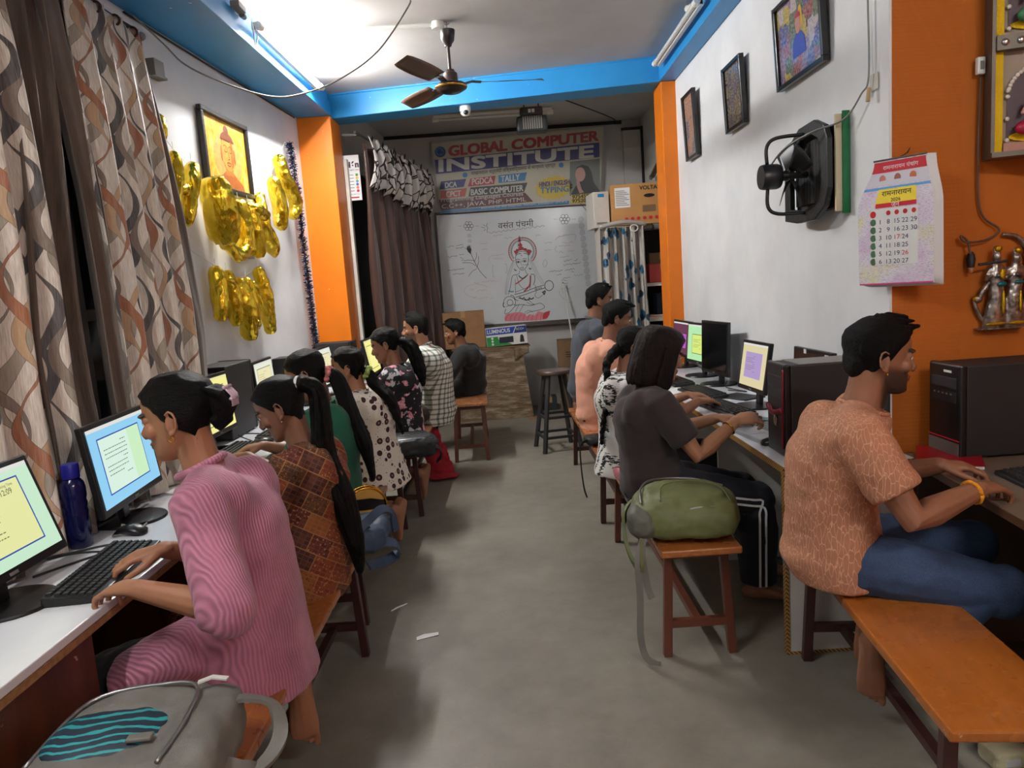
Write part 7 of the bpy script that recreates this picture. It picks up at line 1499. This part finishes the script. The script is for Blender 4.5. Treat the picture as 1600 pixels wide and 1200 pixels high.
# pink pouch, black pouch
r = empty('pouch', (.545, 3.57, .45), .3, 'small pink zipped pouch on the bench beside the girl with the bob', 'pouch', 'bags on the benches'); mb = MB(); superell(mb, (0, 0, .038), (.06, .085, .036), .6); remeshed(mb, 'body', mat('pink_vinyl', (196, 120, 134), .35), r, .006, 3, crumple(.006, 18, 2)); MB().tube(catmull([(-.058, -.07, .055), (-.04, 0, .075), (-.05, .075, .055)], 5), .004, 6).build('zip', MSILV, r, smooth=180); MB().add([V((.0, -.05, .0755)), V((.045, -.04, .073)), V((.04, .04, .073)), V((-.005, .045, .0755))], [(0, 1, 2, 3)]).build('printed_patch', MPAPER, r); MB().tube(catmull([(-.055, -.07, .05), (-.085, -.09, .02), (-.075, -.085, .0)], 4), .006, 6).build('wrist_loop', mat('pink_strap', (206, 150, 160), .5), r)
r = empty('pouch', (.475, 4.45, .45), 0, 'black sling pouch with its strap dangling off the far right bench', 'pouch', 'bags on the benches'); mb = MB(); superell(mb, (0, 0, .03), (.055, .09, .028), .6); remeshed(mb, 'body', MBLKN, r, .007, 3, crumple(.006, 16, 3)); MB().ribbon(catmull([(-.04, -.06, .04), (-.09, -.10, .02), (-.095, -.11, -.10), (-.085, -.11, -.24), (-.07, -.115, -.30)], 6), .018, .003, V((1, -.4, 0))).build('strap', MBLKN, r)
# scraps on the floor
for x, y, a, sx, sy, lab in ((-.435, 2.97, .3, .05, .018, 'small white paper scrap on the aisle floor'), (-.60, 3.28, .8, .05, .006, 'thin sliver of white paper near the left bench legs'), (.26, 8.0, .3, .12, .09, 'torn tan paper scrap on the floor below the wrapped crate')):
    r = empty('paper_scrap', (x, y, .001), a, lab, 'paper'); MB().add([V((-sx, -sy, 0)), V((sx*.9, -sy*.8, .002)), V((sx, sy*.7, .001)), V((-sx*.2, sy, .003)), V((-sx*.9, sy*.6, 0))], [(0, 1, 2, 3, 4)]).build('scrap', MPAPER if x < 0 else MCARD, r, solid=.001)
r = empty('foam_block', (1.335, 1.94, 0), .1, 'cream foam block on the floor at the lower right corner', 'block'); mb = MB(); superell(mb, (0, 0, .03), (.06, .045, .029), .4); remeshed(mb, 'body', mat('cream_foam', (222, 214, 176), .8, bump=.4, bscale=120), r, .006, 1, crumple(.003, 40, 1)); MB().b2((-.03, -.046, .02), (.01, -.043, .04)).build('torn_label', MPAPER, r)

# ---------------------------------------------------------------- silver couple wall hanging
def m_silver():
    t = NT('antique_silver'); v = t.coord('Object'); n = t.noise(v, 40, 4); t.base(t.ramp(n, [(.3, lin((96, 88, 82))), (.7, lin((196, 188, 180)))])); t.b.inputs['Metallic'].default_value = .85; t.rough(.32); t.bump(t.noise(t.coord('Object', (60, 60, 18)), 2.2, 3), .4, .004); return t.m
MASV = m_silver(); MAGD = mat('gold_glitter', (206, 170, 30), .3, .9, bump=.6, bscale=300); MTEAL = mat('teal_glitter', (20, 120, 130), .35, .5)
r = empty('wall_hanging', (1.865, 2.795, 1.165), 0, 'silver wall hanging of a flute player and companion on the orange wall', 'wall hanging')
mb = MB()
def fig(x, h_, lean, sgn):
    mb.loft(rings([(x, -.02, .01), (x-.004*sgn, -.025, .05), (x, -.03, .12), (x+lean, -.03, .17), (x+lean, -.03, .20), (x+lean, -.03, .235*h_/.235)], [(.050, .020), (.040, .022), (.028, .022), (.024, .02), (.028, .02), (.018, .014)], 14, V((0, 1, 0))))
    mb.ell((x+lean*1.2, -.035, h_+.025), (.017, .016, .021)); mb.ell((x+lean*1.2, -.03, h_+.048), (.014, .012, .018))
    for e in (-1, 1): mb.loft(rings([(x+lean+e*.024, -.03, .225), (x+lean+e*.040, -.035, .185), (x+lean+e*.012-.02, -.055, .20)], [.009, .008, .007], 8))
fig(-.030, .245, -.004, 1); fig(.035, .235, .004, -1)
remeshed(mb, 'figures', MASV, r, .0045, 2, lambda co, n: co+n*.0015*noise.noise(co*90))
MB().tube(catmull([(.0, -.012, .35), (.06, -.012, .335), (.095, -.012, .27), (.10, -.012, .18), (.085, -.012, .08), (.06, -.012, .03)], 6), [.006+.006*math.sin(PI*i/30) for i in range(31)], 8).build('crescent', MASV, r, smooth=180)
MB().tube(catmull([(-.105, -.012, .115), (-.09, -.012, .07), (-.065, -.012, .03), (-.03, -.012, .012)], 6), [.005+.003*math.sin(PI*i/18) for i in range(19)], 8).build('crescent', MASV, r, smooth=180); MB().tube(catmull([(-.05, -.02, .18), (-.075, -.025, .15), (-.09, -.02, .12), (-.10, -.015, .115)], 5), [.010]*10+[.016]*6, 8).build('shawl', MASV, r, smooth=180)
MB().tube([(-.115, -.055, .245), (-.015, -.06, .252)], .005, 8).build('flute', MST, r); MB().b2((-.095, -.045, .0), (.075, 0, .005)).build('base_plate', MASV, r)
for nm, m, c, rr in (('crown', MAGD, (-.034, -.042, .298), (.014, .010, .012)), ('crown', MAGD, (.040, -.042, .288), (.013, .010, .011)), ('hem', MAGD, (-.040, -.045, .02), (.040, .006, .007)), ('hem', MAGD, (.045, -.045, .02), (.040, .006, .007)), ('sash', MTEAL, (-.028, -.058, .168), (.018, .006, .009)), ('sash', MTEAL, (.038, -.056, .172), (.018, .006, .007)), ('garland', MAGD, (-.026, -.058, .205), (.012, .006, .02)), ('garland', MAGD, (-.02, -.055, .10), (.006, .006, .045)), ('garland', MAGD, (.045, -.053, .10), (.005, .005, .04)), ('tassel', MAGD, (-.098, -.02, .118), (.016, .010, .012))): MB().ell(c, rr).build(nm, m, r, smooth=180)
cable([(1.775, 2.78, 2.12), (1.77, 2.785, 1.78), (1.785, 2.785, 1.60), (1.85, 2.78, 1.535), (1.80, 2.77, 1.50), (1.72, 2.77, 1.495), (1.70, 2.77, 1.52), (1.725, 2.77, 1.50), (1.735, 2.765, 1.45)], .004, 'brown twisted wire running down to the silver wall hanging', mat('brown_wire', (90, 66, 56), .5))
r = empty('bulb_socket', (1.74, 2.77, 1.43), 0, 'small black bulb socket hanging left of the silver figures', 'socket'); MB().lathe([(0, -.03), (.012, -.028), (.016, 0), (.012, .02), (.005, .03), (0, .03)], 14).build('socket', MBKM, r, smooth=50); MB().lathe([(0, -.05), (.008, -.046), (.010, -.03), (0, -.03)], 12).build('bulb', mat('tan_bulb', (190, 140, 110), .3), r, smooth=60)
# ---------------------------------------------------------------- ornate shrine panel, upper right
r = empty('shrine_panel', (1.79, 2.74, 1.785), -.30, 'ornate glass-fronted shrine panel with two niches at the upper right edge', 'shrine'); MBE = mat('beige_shrine_board', (150, 128, 104), .5); MRAIL = mat('aged_rail_metal', (104, 96, 86), .5, .5); MPE = mat('pearl_beads', (224, 214, 200), .3)
MB().b2((0, 0, .02), (.285, .05, .80)).build('back_board', MBE, r); MB().b2((-.012, -.05, 0), (.30, .05, .018)).build('bottom_tray', MRAIL, r); MB().b2((-.012, -.035, .018), (0, .05, .80)).build('side_rail', MRAIL, r); MB().b2((.285, -.035, .018), (.297, .05, .80)).build('side_rail', MRAIL, r); MB().b2((.006, -.012, .02), (.030, 0, .80)).build('gold_band', MAGD, r)
MB().b2((.032, -.02, .02), (.283, 0, .05)).build('step', mat('pale_red_step', (176, 120, 100), .5), r); MB().b2((.0, -.045, .365), (.285, -.0, .415)).build('divider_strip', MRAIL, r)
for k in range(6): MB().ell((.025+k*.047, -.048, .39), (.012, .006, .012), None, 10, 6).build('silver_boss', MSILV, r, smooth=180)
for zz, skin, robe in ((.06, (206, 150, 130), (170, 24, 60)), (.44, (206, 140, 110), (60, 120, 80))):
    cx = .145; arch = [(cx-.10, zz), (cx-.10, zz+.15)]+[(cx+.10*math.cos(a), zz+.15+.10*math.sin(a)) for a in [PI-PI*q/12 for q in range(1, 12)]]+[(cx+.10, zz+.15), (cx+.10, zz)]
    polym(arch, .006).build('niche', mat('plum_niche_%d' % int(zz*100), (70, 44, 52), .5), r)
    bm_ = MB(); P = catmull([V((u, -.012, v)) for u, v in arch], 2)
    for p in P: bm_.ell(p, (.008, .006, .008), None, 8, 5)
    bm_.build('bead_arch', MPE, r, smooth=180)['kind'] = 'stuff'
    mb = MB(); mb.ell((cx, -.03, zz+.045), (.065, .03, .035)); mb.ell((cx-.05, -.035, zz+.035), (.035, .02, .025)); mb.ell((cx+.05, -.035, zz+.035), (.035, .02, .025)); mb.loft(rings([(cx, -.03, zz+.05), (cx, -.03, zz+.12)], [(.035, .022), (.03, .02)], 12)); remeshed(mb, 'seated_robe', mat('robe_%d' % int(zz*100), robe, .4), r, .005, 2)
    mb = MB(); mb.ell((cx, -.03, zz+.165), (.020, .02, .025)); mb.loft(rings([(cx, -.03, zz+.11), (cx, -.03, zz+.15)], [.02, .012], 10))
    if zz > .3: mb.loft(rings([(cx, -.032, zz+.07), (cx, -.032, zz+.12)], [(.04, .024), (.036, .022)], 12))
    for e in (-1, 1): mb.loft(rings([(cx+e*.035, -.03, zz+.115), (cx+e*.06, -.035, zz+.085), (cx+e*.045, -.05, zz+.125)], [.010, .009, .008], 8))
    remeshed(mb, 'seated_figure', mat('figure_skin_%d' % int(zz*100), skin, .45), r, .004, 2)
    MB().lathe([(0, 0), (.022, 0), (.018, .02), (.006, .045), (0, .05)], 14, (cx, -.03, zz+.178)).build('crown', MGOLD, r, smooth=50); MB().tube(catmull([(cx-.03, -.05, zz+.12), (cx, -.056, zz+.08), (cx+.03, -.05, zz+.12)], 5), .005, 6).build('garland', MAGD, r, smooth=180); polym(oval(cx, zz+.01, .095, .02), .010).build('gold_seat', MAGD, r)
r = empty('cable_switch', (1.765, 2.78, 2.12), 0, 'small cream inline switch on the wire beside the shrine', 'switch'); MB().b2((-.014, -.02, -.03), (.014, .0, .03)).build('body', MPLW, r, bevel=.004); MB().b2((-.006, -.024, -.014), (.006, -.02, .014)).build('rocker', MPLG, r)
# ---------------------------------------------------------------- accessories worn by people
def acc(k, name, mb, m, smooth=180): return mb.build(name, m, people[k][0], smooth=smooth)
hl = people['pink'][1]['hl']; MCLIP = mat('pale_pink_clip', (206, 180, 196), .2)
mb = MB()
for k in range(5): mb.tube([hl((-.148, -.020+.010*k, .048)), hl((-.163, -.020+.010*k, .022)), hl((-.158, -.020+.010*k, -.008))], .0028, 6)
mb.tube([hl((-.150, -.024, .046)), hl((-.150, .024, .046))], .005, 6); mb.tube([hl((-.160, -.024, .012)), hl((-.160, .024, .012))], .005, 6); acc('pink', 'hair_clip', mb, MCLIP)
for k, off in (('pink', .0), ('patch', 0.), ('green', 0), ('white', 0), ('blossom', 0)):
    h = people[k][1]['hl']; acc(k, 'earring', MB().ell(h((-.003, .080, -.047)), (.0035, .0035, .0045), None, 8, 6) if k != 'pink' else MB().tube([h((-.003+.007*math.sin(a), .081, -.050+.007*math.cos(a))) for a in [2*PI*q/12 for q in range(13)]], .0018, 6), MGOLD if k == 'pink' else MSILV)
h = people['near'][1]['hl']; acc('near', 'earring', MB().ell(h((-.003, -.080, -.046)), (.0035, .0035, .005), None, 8, 6), MGOLD)
def torus(c, ax, R0, r0, n=20, wob=0, rnd=random.Random(1)):
    _, a, b = frame_from(V(ax)); return MB().tube([V(c)+(a*math.cos(2*PI*q/n)+b*math.sin(2*PI*q/n))*(R0+wob*rnd.uniform(-1, 1)) for q in range(n+1)], r0, 10)
h = people['patch'][1]['hl']; acc('patch', 'hair_tie', torus(h((-.108, .005, .043)), h((-.15, .012, .03))-h((-.1, .0, .045)), .024, .006), MPAPER)
def scrunchie(k, p, m, R0=.028):
    h = people[k][1]['hl']; mb = MB(); rnd = random.Random(5); c = h(p); ax = (h((p[0]-.05, p[1], p[2]-.03))-c).normalized(); _, a, b = frame_from(ax)
    for q in range(26): t = 2*PI*q/26; mb.ell(c+(a*math.cos(t)+b*math.sin(t))*R0*rnd.uniform(.85, 1.2)+ax*rnd.uniform(-.008, .008), (.012*rnd.uniform(.7, 1.2),)*3, None, 8, 6)
    acc(k, 'scrunchie', mb, m)
scrunchie('green', (-.098, .004, -.045), mat('dusty_pink_scrunchie', (196, 118, 116), .8, var=.4, scale=60)); scrunchie('white', (-.108, .002, -.046), mat('lime_green_scrunchie', (150, 170, 90), .8, var=.4, scale=60)); scrunchie('blossom', (-.120, .0, -.022), MBLKN, .024)
a_ = people['girl'][1]['arms'][1]; acc('girl', 'bracelet', torus(a_[1].lerp(a_[2], .80), a_[2]-a_[1], .029, .004), MGOLD)
a_ = people['near'][1]['arms'][1]; acc('near', 'thread_bracelet', torus(a_[1].lerp(a_[2], .90), a_[2]-a_[1], .0315, .0055, 24, .0015), mat('yellow_thread', (226, 150, 20), .7, var=.3, scale=90))
a_ = people['brush'][1]['arms'][1]; acc('brush', 'ring', torus(a_[2]+V((.075, .0, -.002)), V((1, 0, 0)), .012, .002), MGOLD)
# white side stripes on the track trousers
lg = people['girl'][1]['legs'][1]; s0 = people['girl'][1]['s']
for o_ in (-.012, .014):
    P = []; N_ = []
    hp, kn, an = lg[0], lg[1], lg[2]
    for t in [i/10 for i in range(3, 11)]:
        p = hp.lerp(kn, t); P.append(p+V((.0, -(.080-.020*t)*s0-.0215, o_)))
    for t in [i/12 for i in range(1, 13)]:
        e = kn.lerp(an, t*.97); P.append(e+V((-o_*1.0-.004, -(.062-.012*t)*s0*1.12-.026, 0)))
    acc('girl', 'side_stripe', MB().ribbon(catmull(P, 3), .009, .0025, V((0, -1, 0))), MPAPER, 40)
